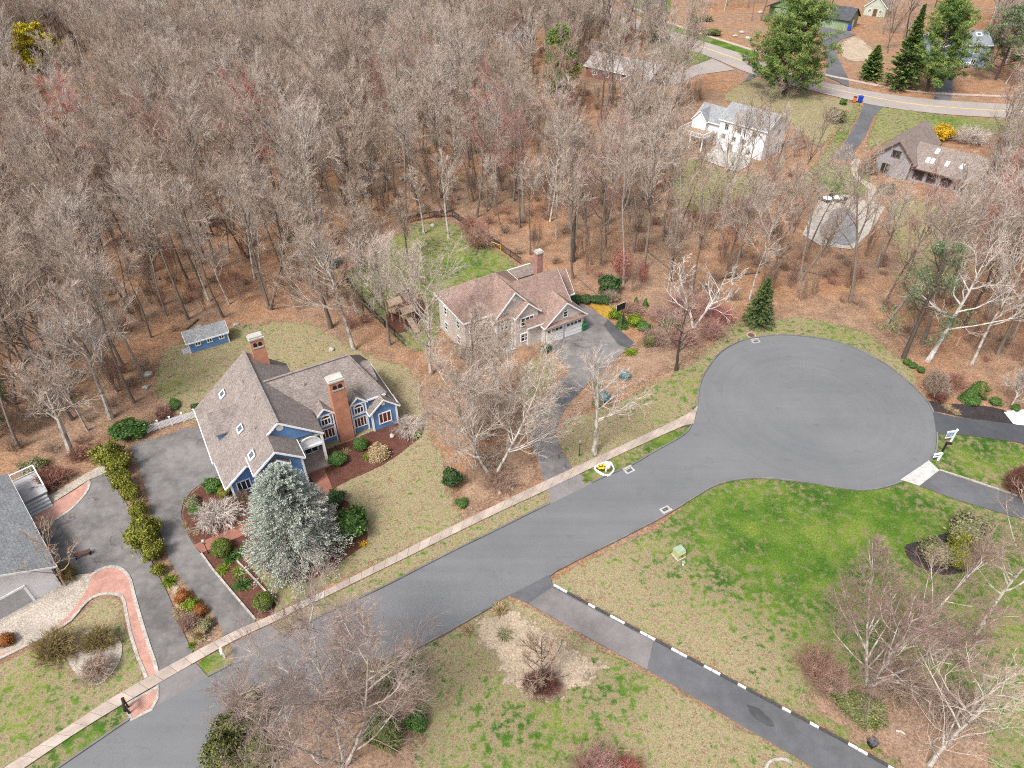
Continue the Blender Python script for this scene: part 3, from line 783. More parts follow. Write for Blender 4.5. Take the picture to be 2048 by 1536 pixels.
bed("brown leaf bed under the kerbside birch", [(430, 1540), (470, 1470), (560, 1410), (700, 1345), (770, 1318), (840, 1310), (850, 1380), (858, 1440), (845, 1500), (820, 1560), (600, 1640)], 'bed_brown')
bed("round leaf bed under the small dark tree", [(930, 1260), (1010, 1210), (1060, 1230), (1140, 1280), (1210, 1320), (1215, 1345), (1150, 1395), (1080, 1418), (1020, 1390), (990, 1340)], 'leaf_bed')
bed("leaf bed under the bare trees beside the straight driveway", [(1590, 1400), (1640, 1370), (1720, 1360), (1800, 1370), (1880, 1375), (1940, 1410), (1980, 1470), (1990, 1560), (1850, 1570), (1760, 1520), (1680, 1470)], 'bed_brown')
bed("reddish leaf slope between driveway and circle lawn", [(1136, 815), (1180, 768), (1212, 738), (1270, 690), (1300, 660), (1400, 640), (1420, 690), (1350, 740), (1280, 775), (1210, 815), (1150, 835)], 'bed_brown')
bed("golden groundcover patch at the end of the upper driveway", [(1178, 607), (1215, 608), (1240, 618), (1226, 634), (1214, 640), (1195, 626)], 'yellow_cover')
bed("dry bed between the two driveways", [(318, 1150), (336, 1135), (356, 1150), (410, 1212), (440, 1262), (385, 1306), (360, 1240), (338, 1190)], 'leaf_bed')
bed("dark bed along the left hedge", [(200, 910), (262, 890), (275, 925), (296, 990), (306, 1035), (326, 1078), (338, 1120), (320, 1152), (300, 1116), (272, 1086), (262, 1028), (240, 985), (212, 950)], 'bed_brown')
bed("leafy bed under the pale bare trees before the cream house", [(905, 1005), (930, 930), (960, 900), (1020, 880), (1070, 910), (1085, 950), (1080, 965), (1000, 1004), (940, 1030)], 'bed_brown')

# far road, its sidewalk, driveways and lawns
FR_U = [(1010, -70), (1110, -30), (1195, 3), (1281, 41), (1340, 62), (1420, 88), (1502, 114), (1560, 138), (1613, 156), (1696, 175), (1755, 186), (1813, 194), (1896, 202), (2048, 210), (2300, 214)]
FR_L = [(2300, 246), (2048, 238), (1896, 230), (1785, 217), (1724, 206), (1650, 189), (1600, 176), (1540, 160), (1482, 141), (1416, 113), (1342, 88), (1276, 62), (1185, 28), (1100, -5), (1000, -40)]
fu, fl = smooth(pxs(FR_U), 3), smooth(pxs(FR_L), 3)
ROAD2 = fu + fl
sheet("road", [Vector((q.x, q.y, 0.115)) for q in ROAD2], M['far_road'], "pale asphalt road with a yellow centre line behind the houses")
FM = [(1100, -18), (1195, 20), (1276, 50), (1342, 73), (1420, 100), (1510, 131), (1600, 163), (1655, 176), (1718, 190), (1813, 207), (1904, 216), (2048, 224), (2300, 230)]
tag(strip_mesh(smooth(pxs(FM), 3), 0.35, 0.008, 0.119).build("centre_line", M['yellow']), "yellow centre line of the far road", kind='structure')
FS = [(1120, -50), (1200, -14), (1332, 44), (1515, 104), (1613, 139), (1649, 150), (1702, 161), (1757, 172), (1868, 187), (2048, 194), (2300, 196)]
tag(strip_mesh(smooth(pxs(FS), 3), 1.3, 0.1, 0.06).build("sidewalk", M['concrete']), "sidewalk along the far side of the pale road", kind='structure')
sheet("driveway", pxs([(1691, 172), (1650, 152), (1655, 125), (1642, 80), (1640, 54), (1690, 62), (1712, 70), (1680, 80), (1666, 95), (1680, 125), (1697, 158), (1698, 174)], 0.1085), M['drive_mid'], "grey driveway to the sage green garage")
sheet("driveway", pxs([(1866, 204), (1872, 188), (1872, 145), (1900, 132), (1905, 150), (1905, 190), (1899, 206)], 0.1085), M['drive_mid'], "grey driveway to the slate blue house")
sheet("driveway", pxs([(1728, 206), (1768, 213), (1748, 232), (1732, 270), (1712, 300), (1705, 318), (1680, 322), (1668, 315), (1690, 285), (1718, 235)], 0.1085), M['drive_mid'], "dark driveway beside the grey boarded house")
sheet("driveway", pxs([(1470, 140), (1425, 118), (1380, 135), (1330, 152), (1310, 170), (1345, 172), (1400, 150)], 0.1085), M['far_road'], "pale side drive below the far road")
sheet("driveway", pxs([(1180, 96), (1240, 78), (1246, 86), (1190, 104)], 0.1085), M['drive_mid'], "dark drive end behind the tall pine")
sheet("driveway", pxs([(1486, 166), (1498, 150), (1520, 150), (1500, 160)], 0.1085), M['drive_mid'], "dark drive end below the bushy pine")
sheet("driveway", pxs([(1262, 24), (1300, -5), (1345, -30), (1370, -30), (1300, 30)], 0.1085), M['drive_new'], "dark driveway climbing away above the far road")
lawn("bright grass strip under the far sidewalk", [(1335, 58), (1340, 44), (1420, 74), (1515, 106), (1500, 116), (1420, 92)], 0.4, fade=0.5)
lawn("grass on the inner side of the far road", [(1300, 80), (1345, 84), (1425, 112), (1390, 130), (1330, 120), (1290, 100)], 0.2, fade=1.5)
lawn("grass by the dark pines at the far road", [(1170, 25), (1270, 58), (1250, 68), (1190, 52), (1150, 40)], 0.1, fade=1.5)
lawn("green lawn above the far road", [(1265, -20), (1330, -20), (1345, 20), (1330, 30), (1295, 40), (1262, 20)], 0.4, fade=1.5)
lawn("lawn between grey house drive and woods", [(1700, 212), (1726, 208), (1716, 240), (1688, 290), (1665, 322), (1705, 330), (1745, 360), (1738, 392), (1690, 396), (1645, 384), (1600, 365), (1640, 310), (1672, 260)], 0.12, [(1690, 270, 4, 0.3), (1680, 370, 5, 0.25)], fade=1.2)
lawn("lawn between grey house and far road", [(1765, 214), (1900, 232), (2048, 240), (2060, 262), (1980, 272), (1900, 262), (1830, 262), (1770, 290), (1730, 300), (1745, 240)], 0.08, [(1900, 240, 6, 0.2)], fade=1.2)
lawn("dry yard behind the white house", [(1470, 170), (1520, 158), (1620, 185), (1716, 208), (1690, 250), (1640, 300), (1590, 260), (1540, 225), (1440, 200)], -0.03, fade=2)
lawn("olive yard before the white house", [(1340, 330), (1392, 318), (1470, 348), (1510, 345), (1520, 380), (1440, 420), (1370, 425), (1345, 390)], 0.06, fade=1.5)
lawn("thin grass beside the pool terrace", [(1770, 400), (1850, 400), (1930, 440), (1960, 500), (1930, 560), (1850, 570), (1790, 520), (1770, 450)], 0.0, fade=2.5)
drive("garden_path", "pale curved garden path to the pool terrace", [(1706, 320), (1722, 322), (1712, 345), (1730, 362), (1752, 375), (1750, 405), (1735, 412), (1736, 378), (1712, 360), (1702, 342)], M['gravel'], 0.06, 2)
sheet("pool_terrace", pxs([(1640, 395), (1690, 390), (1770, 415), (1745, 460), (1705, 500), (1640, 492), (1604, 470)], 0.1), M['terrace'], "pale stone terrace round the covered pool")
tag(drive("pool", "covered freeform swimming pool", [(1655, 440), (1668, 420), (1690, 418), (1710, 432), (1716, 460), (1706, 488), (1680, 490), (1650, 478), (1638, 460)], M['pool_cover'], 0.13, 3))
bed("pale leafy slope beside the green garage", [(1712, 72), (1740, 90), (1752, 115), (1720, 125), (1690, 120), (1672, 100), (1684, 82)], 'leaf_bed')
#--HOUSES--
# ------------------------------------------------------------------ houses
class House:
    def __init__(s, name, label, loc, ang, cat="house"):
        s.root = tag(empty(name, loc, math.radians(ang)), label, cat)
        s.n = 0
    def part(s, name, mb, m, parent=None, label=None):
        o = mb.build(name, m, parent or s.root)
        if label: o["label"] = label
        return o
    def box(s, name, m, *b):
        return s.part(name, MB().box(*b), m)
    def slab(s, pts, m, th=0.16, name="roof_slope", parent=None):
        pts = [Vector(p) for p in pts]
        a, b, c = pts[0], pts[1], pts[2]
        nr = (b - a).cross(c - a).normalized()
        if nr.z > 0: pts = pts[::-1]
        s.n += 1
        e = 0.0007 * (s.n % 7)
        return s.part(name, MB().prism([p + Vector((0, 0, e)) for p in pts], (0, 0, -th)) if nr.z <= 0 else MB().prism([p + Vector((0, 0, e - th)) for p in pts], (0, 0, th)), m, parent)
    def trim(s, m, *segs, w=0.1, h=0.17, name="fascia", parent=None):
        for p, q in segs:
            s.part(name, MB().bar(Vector(p) - Vector((0, 0, 0.1)), Vector(q) - Vector((0, 0, 0.1)), w, h), m, parent)
    def gable(s, axis, a0, a1, c, half, ze, zr, m, wall=None, over=0.35, trimm=None, ends=(True, True), slabs=(True, True)):
        """gable roof; ridge along axis ('u' or 'v') from a0 to a1 at cross position c; half span to the wall"""
        k = (zr - ze) / half
        def pt(a, b, z): return (a, b, z) if axis == 'u' else (b, a, z)
        lo = ze - over * k
        o0, o1 = a0 - (over if ends[0] else 0), a1 + (over if ends[1] else 0)
        for sd, on in ((-1, slabs[0]), (1, slabs[1])):
            if on: s.slab([pt(o0, c, zr + 0.14), pt(o1, c, zr + 0.14), pt(o1, c + sd * (half + over), lo + 0.14), pt(o0, c + sd * (half + over), lo + 0.14)], m)
        if wall:
            for a, e, dr in ((a0, ends[0], 1), (a1, ends[1], -1)):
                if e: s.part("gable_wall", MB().prism([pt(a, c - half, ze - 0.02), pt(a, c + half, ze - 0.02), pt(a, c, zr - 0.02)], Vector(pt(0.12 * dr, 0, 0))), wall)
        if trimm:
            for a, e in ((o0, ends[0]), (o1, ends[1])):
                if e: s.trim(trimm, (pt(a, c, zr + 0.1), pt(a, c - half - over, lo + 0.1)), (pt(a, c, zr + 0.1), pt(a, c + half + over, lo + 0.1)), name="rake_trim")
            s.trim(trimm, *[(pt(o0, c + sd * (half + over), lo + 0.1), pt(o1, c + sd * (half + over), lo + 0.1)) for sd, on in ((-1, slabs[0]), (1, slabs[1])) if on], w=0.12, h=0.18)
    def hip(s, u0, u1, v0, v1, ze, zr, m, over=0.4, inset=None, trimm=None):
        u0, u1, v0, v1 = u0 - over, u1 + over, v0 - over, v1 + over
        c = (v0 + v1) / 2; i = inset if inset is not None else (v1 - v0) / 2
        a, b = (u0 + i, c, zr), (u1 - i, c, zr)
        s.slab([a, b, (u1, v0, ze), (u0, v0, ze)], m); s.slab([b, a, (u0, v1, ze), (u1, v1, ze)], m)
        s.slab([a, (u0, v0, ze), (u0, v1, ze)], m); s.slab([b, (u1, v1, ze), (u1, v0, ze)], m)
        if trimm: s.trim(trimm, *[((u0, v0, ze), (u1, v0, ze)), ((u1, v0, ze), (u1, v1, ze)), ((u1, v1, ze), (u0, v1, ze)), ((u0, v1, ze), (u0, v0, ze))], w=0.1, h=0.2)
    def window(s, face, a, b, z, w, h, cols=1, rows=1, frame='white', glass='glass', arch=False, name="window"):
        """window on a wall; face f/b/l/r; a = position along the wall, b = wall plane, z = sill height"""
        sg = {'f': (1, 0, 0, -1), 'b': (-1, 0, 0, 1), 'l': (0, -1, -1, 0), 'r': (0, 1, 1, 0)}[face]
        def T(x, d, zz):     # x along wall, d out of the wall
            if face in 'fb': return (a + x, b + sg[3] * d, zz)
            return (b + sg[2] * d, a + x, zz)
        def bx(mb, x0, x1, z0, z1, d0, d1):
            p, q = T(x0, d0, z0), T(x1, d1, z1)
            return mb.box(min(p[0], q[0]), max(p[0], q[0]), min(p[1], q[1]), max(p[1], q[1]), z0, z1)
        t = 0.11
        mb = MB()
        bx(mb, -w / 2, -w / 2 + t, z, z + h, 0.0, 0.09); bx(mb, w / 2 - t, w / 2, z, z + h, 0.0, 0.09)
        bx(mb, -w / 2 + t, w / 2 - t, z, z + t, 0.0, 0.09)
        bx(mb, -w / 2 + t, w / 2 - t, z + h - t, z + h, 0.0, 0.09)
        for i in range(1, cols):
            x = -w / 2 + w * i / cols; bx(mb, x - 0.045, x + 0.045, z + t, z + h - t, 0.0, 0.08)
        for j in range(1, rows):
            zz = z + h * j / rows; bx(mb, -w / 2 + t, w / 2 - t, zz - 0.025, zz + 0.025, 0.0, 0.075)
        if arch:
            R = w / 2; n = 10
            for k in range(n):
                t0, t1 = math.pi * k / n, math.pi * (k + 1) / n
                q = [T(R * math.cos(t0), 0, z + h + R * 0.75 * math.sin(t0)), T(R * math.cos(t1), 0, z + h + R * 0.75 * math.sin(t1)),
                     T((R - t) * math.cos(t1), 0, z + h + (R - t) * 0.75 * math.sin(t1)), T((R - t) * math.cos(t0), 0, z + h + (R - t) * 0.75 * math.sin(t0))]
                mb.prism(q, Vector(T(0, 0.09, 0)) - Vector(T(0, 0, 0)))
        o = s.part(name, mb, M[frame])
        for i in range(cols):
            p = MB(); bx(p, -w / 2 + w * i / cols + 0.04, -w / 2 + w * (i + 1) / cols - 0.04, z + 0.06, z + h - 0.06, 0.005, 0.04)
            s.part("pane", p, M[glass], o)
        if arch:
            R = w / 2 - 0.05
            q = [T(R * math.cos(math.pi * k / 10), 0.005, z + h - 0.02 + R * 0.75 * math.sin(math.pi * k / 10)) for k in range(11)]
            s.part("pane", MB().prism(q, Vector(T(0, 0.03, 0)) - Vector(T(0, 0, 0))), M[glass], o)
        return o
    def skylight(s, u, v, fz, du, dv, m='glass_sky'):
        """roof window lying on the roof plane z = fz(u, v)"""
        L = 0.2
        q = [(u - du, v - dv), (u + du, v - dv), (u + du, v + dv), (u - du, v + dv)]
        fr = s.part("skylight", MB().prism([(a, b, fz(a, b) + 0.1) for a, b in q], (0, 0, 0.14)), M['white'])
        q = [(u - du * .68, v - dv * .68), (u + du * .68, v - dv * .68), (u + du * .68, v + dv * .68), (u - du * .68, v + dv * .68)]
        s.part("pane", MB().prism([(a, b, fz(a, b) + 0.235) for a, b in q], (0, 0, 0.02)), M[m], fr)
    def disc(s, u, v, z, r, m, name="medallion"):
        q = [(u + r * math.cos(2 * math.pi * k / 18), v, z + r * math.sin(2 * math.pi * k / 18)) for k in range(18)]
        s.part(name, MB().prism(q, (0, -0.05, 0)), M[m])

def chimney(h, u0, u1, v0, v1, z0, z1, m, cap=0.18, holes=True):
    o = h.part("chimney", MB().box(u0, u1, v0, v1, z0, z1 - 0.35), m)
    h.part("cap", MB().box(u0 - 0.1, u1 + 0.1, v0 - 0.1, v1 + 0.1, z1 - 0.35, z1 - 0.35 + cap), M['concrete_grey'], o)
    h.part("crown", MB().box(u0 + 0.02, u1 - 0.02, v0 + 0.02, v1 - 0.02, z1 - 0.17, z1), M['concrete_grey'], o)
    if holes:
        w = (u1 - u0)
        for c in (u0 + w * 0.32, u0 + w * 0.68):
            q = [(c - w * 0.14, v0, z1 - 1.25)] + [(c + w * 0.14 * math.cos(a), v0, z1 - 0.95 + w * 0.16 * math.sin(a)) for a in np.linspace(math.pi, 0, 7)] + [(c + w * 0.14, v0, z1 - 1.25)]
            h.part("flue_opening", MB().prism(q, (0, -0.02, 0)), M['black'], o)
        h.part("ledge", MB().box(u0 + w * 0.1, u1 - w * 0.1, v0 - 0.06, v0, z1 - 1.45, z1 - 1.27), M['concrete_grey'], o)
    return o

# ---- the blue house
O1 = P(471, 998)
b = House("blue_house", "bright blue clapboard house with white trim and two tall brick chimneys", O1, 30)
RF, TR, BL = M['roof1'], M['white'], M['blue']
LZ = lambda u, v: 8 - (5.9 - u) * 0.815
# walls
b.box("wall", BL, 0.0, 9.7, 2.2, 12.6, 0.0, 3.0)
b.box("wall", BL, 0.0, 2.5, 0.0, 2.2, 0.0, 3.0)
b.box("wall", BL, 2.5, 7.0, -2.4, 2.2, 0.0, 5.05)
b.part("wall", MB().prism([(2.5, 0.0, 3.0), (2.5, 0.0, 5.0), (7, 0.0, 5.0), (9.7, 0.0, 4.9), (5.9, 0.0, 7.9), (0.0, 0.0, 3.1), (0, 0, 3.0)][::-1], (0, 0.15, 0)), BL)
b.part("gable_wall", MB().prism([(2.5, -2.4, 5.0), (6.95, -2.4, 5.0), (4.68, -2.4, 6.85)], (0, 0.15, 0)), BL)
b.part("wall", MB().prism([(0.0, 12.6, 3.0), (9.7, 12.6, 3.0), (9.7, 12.6, 4.9), (5.9, 12.6, 7.9)], (0, -0.15, 0)), BL)
b.box("wall", BL, 9.2, 9.7, 2.0, 12.6, 3.0, 4.9)
b.box("wall", BL, 9.7, 18.7, 3.1, 11.0, 0.0, 3.1)
b.box("wall", BL, 9.7, 17.9, 3.1, 10.5, 3.1, 4.3)
b.box("wall", BL, 15.9, 18.8, 2.3, 3.1, 0.0, 2.95)
# big left slope with the forward gables on one plane
b.slab([(5.9, 13.0, 8), (5.9, -0.28, 8), (4.65, -0.28, LZ(4.65, 0)), (4.65, -2.95, LZ(4.65, 0)), (2.2, -2.95, LZ(2.2, 0)), (2.2, -1.0, LZ(2.2, 0)), (1.95, -1.0, LZ(1.95, 0)), (-0.55, -1.0, LZ(-0.55, 0)), (-0.7, 3.4, LZ(-0.7, 0)), (-0.85, 3.4, LZ(-0.85, 0)), (-0.85, 13.0, LZ(-0.85, 0))], RF)
b.slab([(5.9, -0.28, 8), (5.9, 13.0, 8), (9.98, 13.0, 4.75), (9.98, -0.28, 4.75)], RF)
b.slab([(4.65, -2.95, LZ(4.65, 0)), (4.65, 0.0, LZ(4.65, 0)), (7.25, 0.0, 4.95), (7.25, -2.95, 4.95)], RF)
b.slab([(1.95, -1.0, LZ(1.95, 0)), (1.95, 0.1, LZ(1.95, 0)), (2.55, 0.1, 4.3), (2.55, -1.0, 4.3)], RF)
b.trim(M['roof1'], ((5.9, -0.28, 8.14), (5.9, 13, 8.14)), w=0.3, h=0.1, name="ridge_cap")
b.trim(TR, ((5.9, -0.28, 8), (4.65, -0.28, LZ(4.65, 0))), ((5.9, -0.28, 8), (9.98, -0.28, 4.75)), name="rake_trim")
b.trim(TR, ((4.65, -2.97, LZ(4.65, 0)), (2.2, -2.97, LZ(2.2, 0))), ((4.65, -2.97, LZ(4.65, 0)), (7.25, -2.97, 4.95)), name="rake_trim")
b.trim(TR, ((1.95, -1.02, LZ(1.95, 0)), (-0.55, -1.02, LZ(-0.55, 0))), ((1.95, -1.02, LZ(1.95, 0)), (2.5, -1.02, 4.35)), name="rake_trim")
b.trim(TR, ((-0.58, -1.0, LZ(-0.55, 0)), (-0.72, 3.4, LZ(-0.7, 0))), ((-0.88, 3.4, LZ(-0.85, 0)), (-0.88, 13.0, LZ(-0.85, 0))), ((2.17, -2.95, LZ(2.2, 0)), (2.17, -0.1, LZ(2.2, 0))), ((7.27, -2.95, 4.95), (7.27, -0.1, 4.95)), w=0.1, h=0.2)
# corner boards
for u, v, z in ((0.03, -0.02, 2.95), (2.53, -2.42, 4.9), (6.97, -2.42, 4.95), (15.93, 2.28, 2.9), (18.77, 2.28, 2.9), (2.42, -0.02, 3.0)):
    b.part("corner_board", MB().box(u - 0.1, u + 0.1, v - 0.04, v + 0.14, 0, z), TR)
# right block
b.slab([(6.2, 7.3, 7.5), (15.7, 7.3, 7.5), (18.07, 3.0, 4.19), (6.2, 3.0, 4.19)], RF)
b.slab([(15.7, 7.3, 7.5), (6.2, 7.3, 7.5), (6.2, 11.0, 4.6), (18.0, 11.0, 4.3)], RF)
b.slab([(15.7, 7.3, 7.5), (18.0, 11.0, 4.3), (19.0, 11.3, 2.9), (19.0, 2.4, 2.9), (18.07, 3.0, 4.19)], RF)
b.trim(RF, ((6.2, 7.3, 7.64), (15.7, 7.3, 7.64)), ((15.7, 7.3, 7.64), (18.07, 3.0, 4.33)), w=0.28, h=0.1, name="ridge_cap")
b.trim(TR, ((9.9, 2.98, 4.2), (18.05, 2.98, 4.2)), ((19.03, 2.4, 2.9), (19.03, 11.2, 2.9)), w=0.1, h=0.2)
b.part("wall", MB().prism([(16.0, 3.1, 4.2), (17.9, 3.1, 4.2), (18.6, 3.1, 3.0), (16.0, 3.1, 2.9)], (0, 0.15, 0)), BL)
# front wing
b.gable('v', 2.3, 4.2, 17.35, 1.5, 2.9, 4.25, RF, BL, 0.3, TR, (True, False))
b.disc(17.35, 2.28, 3.55, 0.24, 'white')
b.window('f', 17.35, 2.3, 0.75, 1.5, 1.55, 3, glass='curtain')
# wall dormers with arched windows
for c in (11.05, 14.75):
    b.box("dormer_wall", BL, c - 0.85, c + 0.85, 2.95, 4.6, 2.6, 4.3)
    b.gable('v', 2.95, 5.3, c, 0.85, 4.35, 5.15, RF, BL, 0.22, TR, (True, False))
    b.window('f', c, 2.95, 2.75, 1.15, 0.95, 3, arch=True)
    b.trim(TR, ((c - 0.86, 2.93, 2.75), (c + 0.86, 2.93, 2.75)), w=0.08, h=0.14, name="band_trim")
    b.part("corner_board", MB().box(c - 0.9, c - 0.76, 2.91, 2.97, 0.0, 4.3).box(c + 0.76, c + 0.9, 2.91, 2.97, 0.0, 4.3), TR)
    b.window('f', c, 2.97 if False else 3.1, 0.7, 1.5, 1.45, 4, glass='curtain')
chimney(b, 12.05, 13.65, 2.35, 3.4, 0.0, 8.75, M['brick'])
# rear chimney
chimney(b, 6.65, 8.1, 11.6, 12.5, 4.5, 10.3, M['brick'])
# gable windows
b.window('f', 1.2, 0.0, 0.75, 1.4, 1.4, 3)
b.window('f', 4.7, -2.4, 1.0, 2.0, 1.6, 3)
b.gable('v', -2.75, -2.3, 4.68, 1.0, 4.85, 5.7, RF, BL, 0.12, TR, (True, False))
b.window('f', 4.68, -2.4, 3.7, 1.3, 1.0, 3, arch=True)
b.disc(6.0, -0.02, 7.1, 0.36, 'white')
# entry porch with its arch
b.box("porch_floor", M['concrete'], 7.0, 10.1, -0.4, 2.2, 0.0, 0.3)
b.box("porch_ceiling", TR, 7.0, 9.7, 0.15, 2.2, 4.3, 4.4)
b.part("post", MB().box(9.6, 9.85, -0.15, 0.1, 0.3, 4.6), TR)
b.part("post", MB().box(7.0, 7.2, -0.15, 0.1, 0.3, 4.2), TR)
arc = MB()
for k in range(14):
    t0, t1 = math.pi * k / 14, math.pi * (k + 1) / 14
    arc.prism([(8.42 + 1.22 * math.cos(t), -0.02, 3.45 + r * math.sin(t)) if False else (8.42 + (1.22 if r > 1.2 else 1.08) * math.cos(t), -0.02, 3.45 + r * math.sin(t)) for t, r in ((t0, 1.25), (t1, 1.25), (t1, 1.1), (t0, 1.1))], (0, -0.1, 0))
b.part("arch", arc, TR)
b.part("arch_vault", MB().prism([(8.42 + 1.08 * math.cos(math.pi * k / 12), -0.005, 3.45 + 1.1 * math.sin(math.pi * k / 12)) for k in range(13)], (0, -0.03, 0)), M['white'])
b.part("beam", MB().box(7.1, 9.8, -0.16, 0.06, 3.2, 3.45), TR)
b.window('f', 8.4, 2.2, 0.35, 2.2, 2.2, 3, name="entry_glazing")
# dormers seen from the side, on the left and right slopes
b.gable('u', 0.45, 4.2, 6.9, 1.75, 4.6, 5.9, RF, BL, 0.2, None, (True, False))
b.part("dormer_wall", MB().prism([(0.45, 5.15, 3.5), (0.45, 5.15, 4.65), (1.95, 5.15, 4.65)], (0, 3.5, 0)), BL)
b.gable('u', 15.5, 17.8, 7.2, 1.9, 4.6, 5.85, RF, BL, 0.2, None, (False, True))
b.part("dormer_wall", MB().prism([(17.8, 5.3, 3.6), (17.8, 5.3, 4.65), (16.8, 5.3, 4.65)], (0, 3.8, 0)), BL)
for u, v in ((2.32, 10.44), (2.64, 3.66), (2.7, -0.75)):
    b.skylight(u, v, LZ, 0.32, 0.5)

for u, v in ((4.6, 9.0), (3.9, 1.8), (4.9, 5.4)):
    b.part("vent_pipe", MB().tube([(u, v, LZ(u, v)), (u, v, LZ(u, v) + 0.5)], 0.06, 8), M['concrete_grey'])
b.part("vent_pipe", MB().tube([(10.2, 5.9, 6.3), (10.2, 5.9, 7.0)], 0.06, 8), M['concrete_grey'])

# ---- the blue shed
SH = P(382, 707)
sh = House("garden_shed", "long blue garden shed with three small white windows", SH, 30.4, "shed")
sh.box("wall", BL, 0.0, 4.9, 0.0, 2.2, 0.0, 1.75)
sh.gable('u', 0.0, 4.9, 1.1, 1.1, 1.75, 2.65, M['roof_grey'], BL, 0.2, TR)
for c in (1.15, 2.6, 4.1): sh.window('f', c, 0.0, 0.85, 0.72, 0.62, 2)
for u in (0.03, 4.87): sh.part("corner_board", MB().box(u - 0.07, u + 0.07, -0.03, 0.1, 0, 1.75), TR)
sh.box("ramp", M['deck'], -0.9, -0.05, 0.1, 1.4, 0.0, 0.12)

# ---- the cream house
O2 = P(1089.6, 689.8)
c = House("cream_house", "cream and stone house with red-brown roof and white double garage", O2, 31)
R2, CW, SW = M['roof2'], M['cream'], M['stonewall']
c.box("wall", CW, 0.0, 6.0, 0.0, 5.0, 0.0, 3.0)
c.gable('v', 0.0, 5.5, 3.0, 3.0, 3.05, 5.6, R2, CW, 0.35, TR, (True, False))
c.slab([(-0.3, 0.05, 3.05), (6.3, 0.05, 3.05), (6.3, -0.5, 2.72), (-0.3, -0.5, 2.72)], R2, 0.1, "skirt_roof")
for k in (1.5, 4.45):
    d = c.part("garage_door", MB().box(k - 1.3, k + 1.3, -0.06, 0.0, 0.0, 2.3), M['garage'])
    for q in range(1, 4): c.part("panel_joint", MB().box(k - 1.28, k + 1.28, -0.075, -0.06, 0.56 * q - 0.02, 0.56 * q + 0.02), M['concrete_grey'], d)
    for q in range(4): c.part("pane", MB().box(k - 1.15 + q * 0.6, k - 0.7 + q * 0.6, -0.08, -0.06, 1.75, 2.1), M['glass'], d)
c.window('f', 3.0, 0.0, 3.3, 0.8, 1.0, 1, 2, arch=True)
# right block and end wing
c.box("wall", CW, -2.0, 4.8, 0.9, 9.3, 0.0, 3.3)
c.gable('u', -2.5, 4.6, 5.1, 4.3, 3.4, 7.3, R2, CW, 0.35, TR, (False, True))
c.box("wall", CW, 4.8, 7.0, 4.4, 8.6, 0.0, 3.4)
c.gable('u', 4.6, 7.0, 6.5, 2.1, 3.5, 5.9, R2, CW, 0.3, TR, (False, True))
# left two storey block with a hipped roof
c.box("wall", CW, -9.8, -1.0, 3.3, 10.6, 0.0, 5.2)
c.box("stone_front", SW, -9.82, -6.3, 3.2, 3.3, 0.0, 5.2)
c.hip(-9.8, 0.4, 3.2, 10.6, 5.3, 8.3, R2, 0.4, None, TR)
# entry gable, lower bay gable
c.box("stone_front", SW, -6.2, -0.6, 2.1, 3.3, 0.0, 5.0)
c.gable('v', 2.1, 7.0, -3.4, 2.9, 5.0, 8.1, R2, CW, 0.35, TR, (True, False))
c.disc(-3.4, 2.08, 7.0, 0.3, 'white')
c.box("stone_front", SW, -3.6, -0.3, 1.3, 2.1, 0.0, 4.9)
c.gable('v', 1.3, 3.5, -1.95, 1.65, 4.95, 6.45, R2, CW, 0.3, TR, (True, False))
c.slab([(-6.3, 2.2, 5.2), (-3.5, 2.2, 5.2), (-3.5, 1.6, 4.8), (-6.3, 1.6, 4.8)], R2, 0.1, "skirt_roof")
c.window('f', -1.95, 1.3, 3.1, 2.0, 1.3, 3, 2); c.window('f', -1.95, 1.3, 0.7, 2.0, 1.3, 3, 2)
c.window('f', -4.9, 2.1, 2.9, 1.2, 1.2, 2, 2, arch=True, name="arched_window")
d = c.part("door", MB().box(-5.5, -4.3, 2.02, 2.1, 0.25, 2.45), M['door_red'])
c.part("pane", MB().box(-5.1, -4.7, 1.99, 2.03, 1.0, 2.2), M['glass'], d)
c.part("post", MB().box(-6.15, -5.95, 1.9, 2.1, 0, 4.6).box(-3.85, -3.65, 1.9, 2.1, 0, 4.6), TR)
c.box("step", M['concrete_grey'], -6.0, -3.8, 1.0, 2.0, 0.0, 0.22)
for u in (-8.8, -7.1):
    c.window('f', u, 3.2, 3.2, 0.95, 1.3, 1, 2); c.window('f', u, 3.2, 0.8, 0.95, 1.3, 1, 2)
for v in (5.0, 8.5):
    c.window('l', v, -9.82, 3.2, 0.9, 1.2, 1, 2); c.window('l', v, -9.82, 0.8, 0.9, 1.2, 1, 2)
# rear sun room
c.box("wall", CW, 0.8, 5.2, 9.3, 12.2, 0.0, 4.2)
c.slab([(0.4, 9.2, 4.75), (5.5, 9.2, 4.75), (5.5, 12.5, 4.2), (0.4, 12.5, 4.2)], M['roof_tan'])
c.trim(TR, ((0.4, 12.5, 4.25), (5.5, 12.5, 4.25)), ((0.4, 9.2, 4.8), (0.4, 12.5, 4.25)), w=0.1, h=0.22)
chimney(c, 3.5, 4.4, 7.6, 8.4, 3.0, 8.9, M['brick2'], 0.2, False)

# ---- the left house, mostly out of the picture
O3 = P(124.5, 1171)
ang3 = 43
lh = House("left_house", "pale house with long grey roof and grey deck, cut off by the frame", O3, ang3)
lh.box("wall", M['lavender'], -11.0, 0.0, 0.0, 14.0, 0.0, 3.1)
lh.gable('v', 0.0, 14.0, -5.5, 5.5, 3.1, 6.4, M['roof_grey'], M['lavender'], 0.45, TR)
gd = lh.part("garage_door", MB().box(-5.4, -2.4, -0.06, 0.0, 0.0, 2.1), M['deck'])
lh.part("door_frame", MB().box(-5.6, -5.4, -0.08, 0, 0, 2.2).box(-2.4, -2.2, -0.08, 0, 0, 2.2).box(-5.6, -2.2, -0.08, 0, 2.1, 2.3), TR)
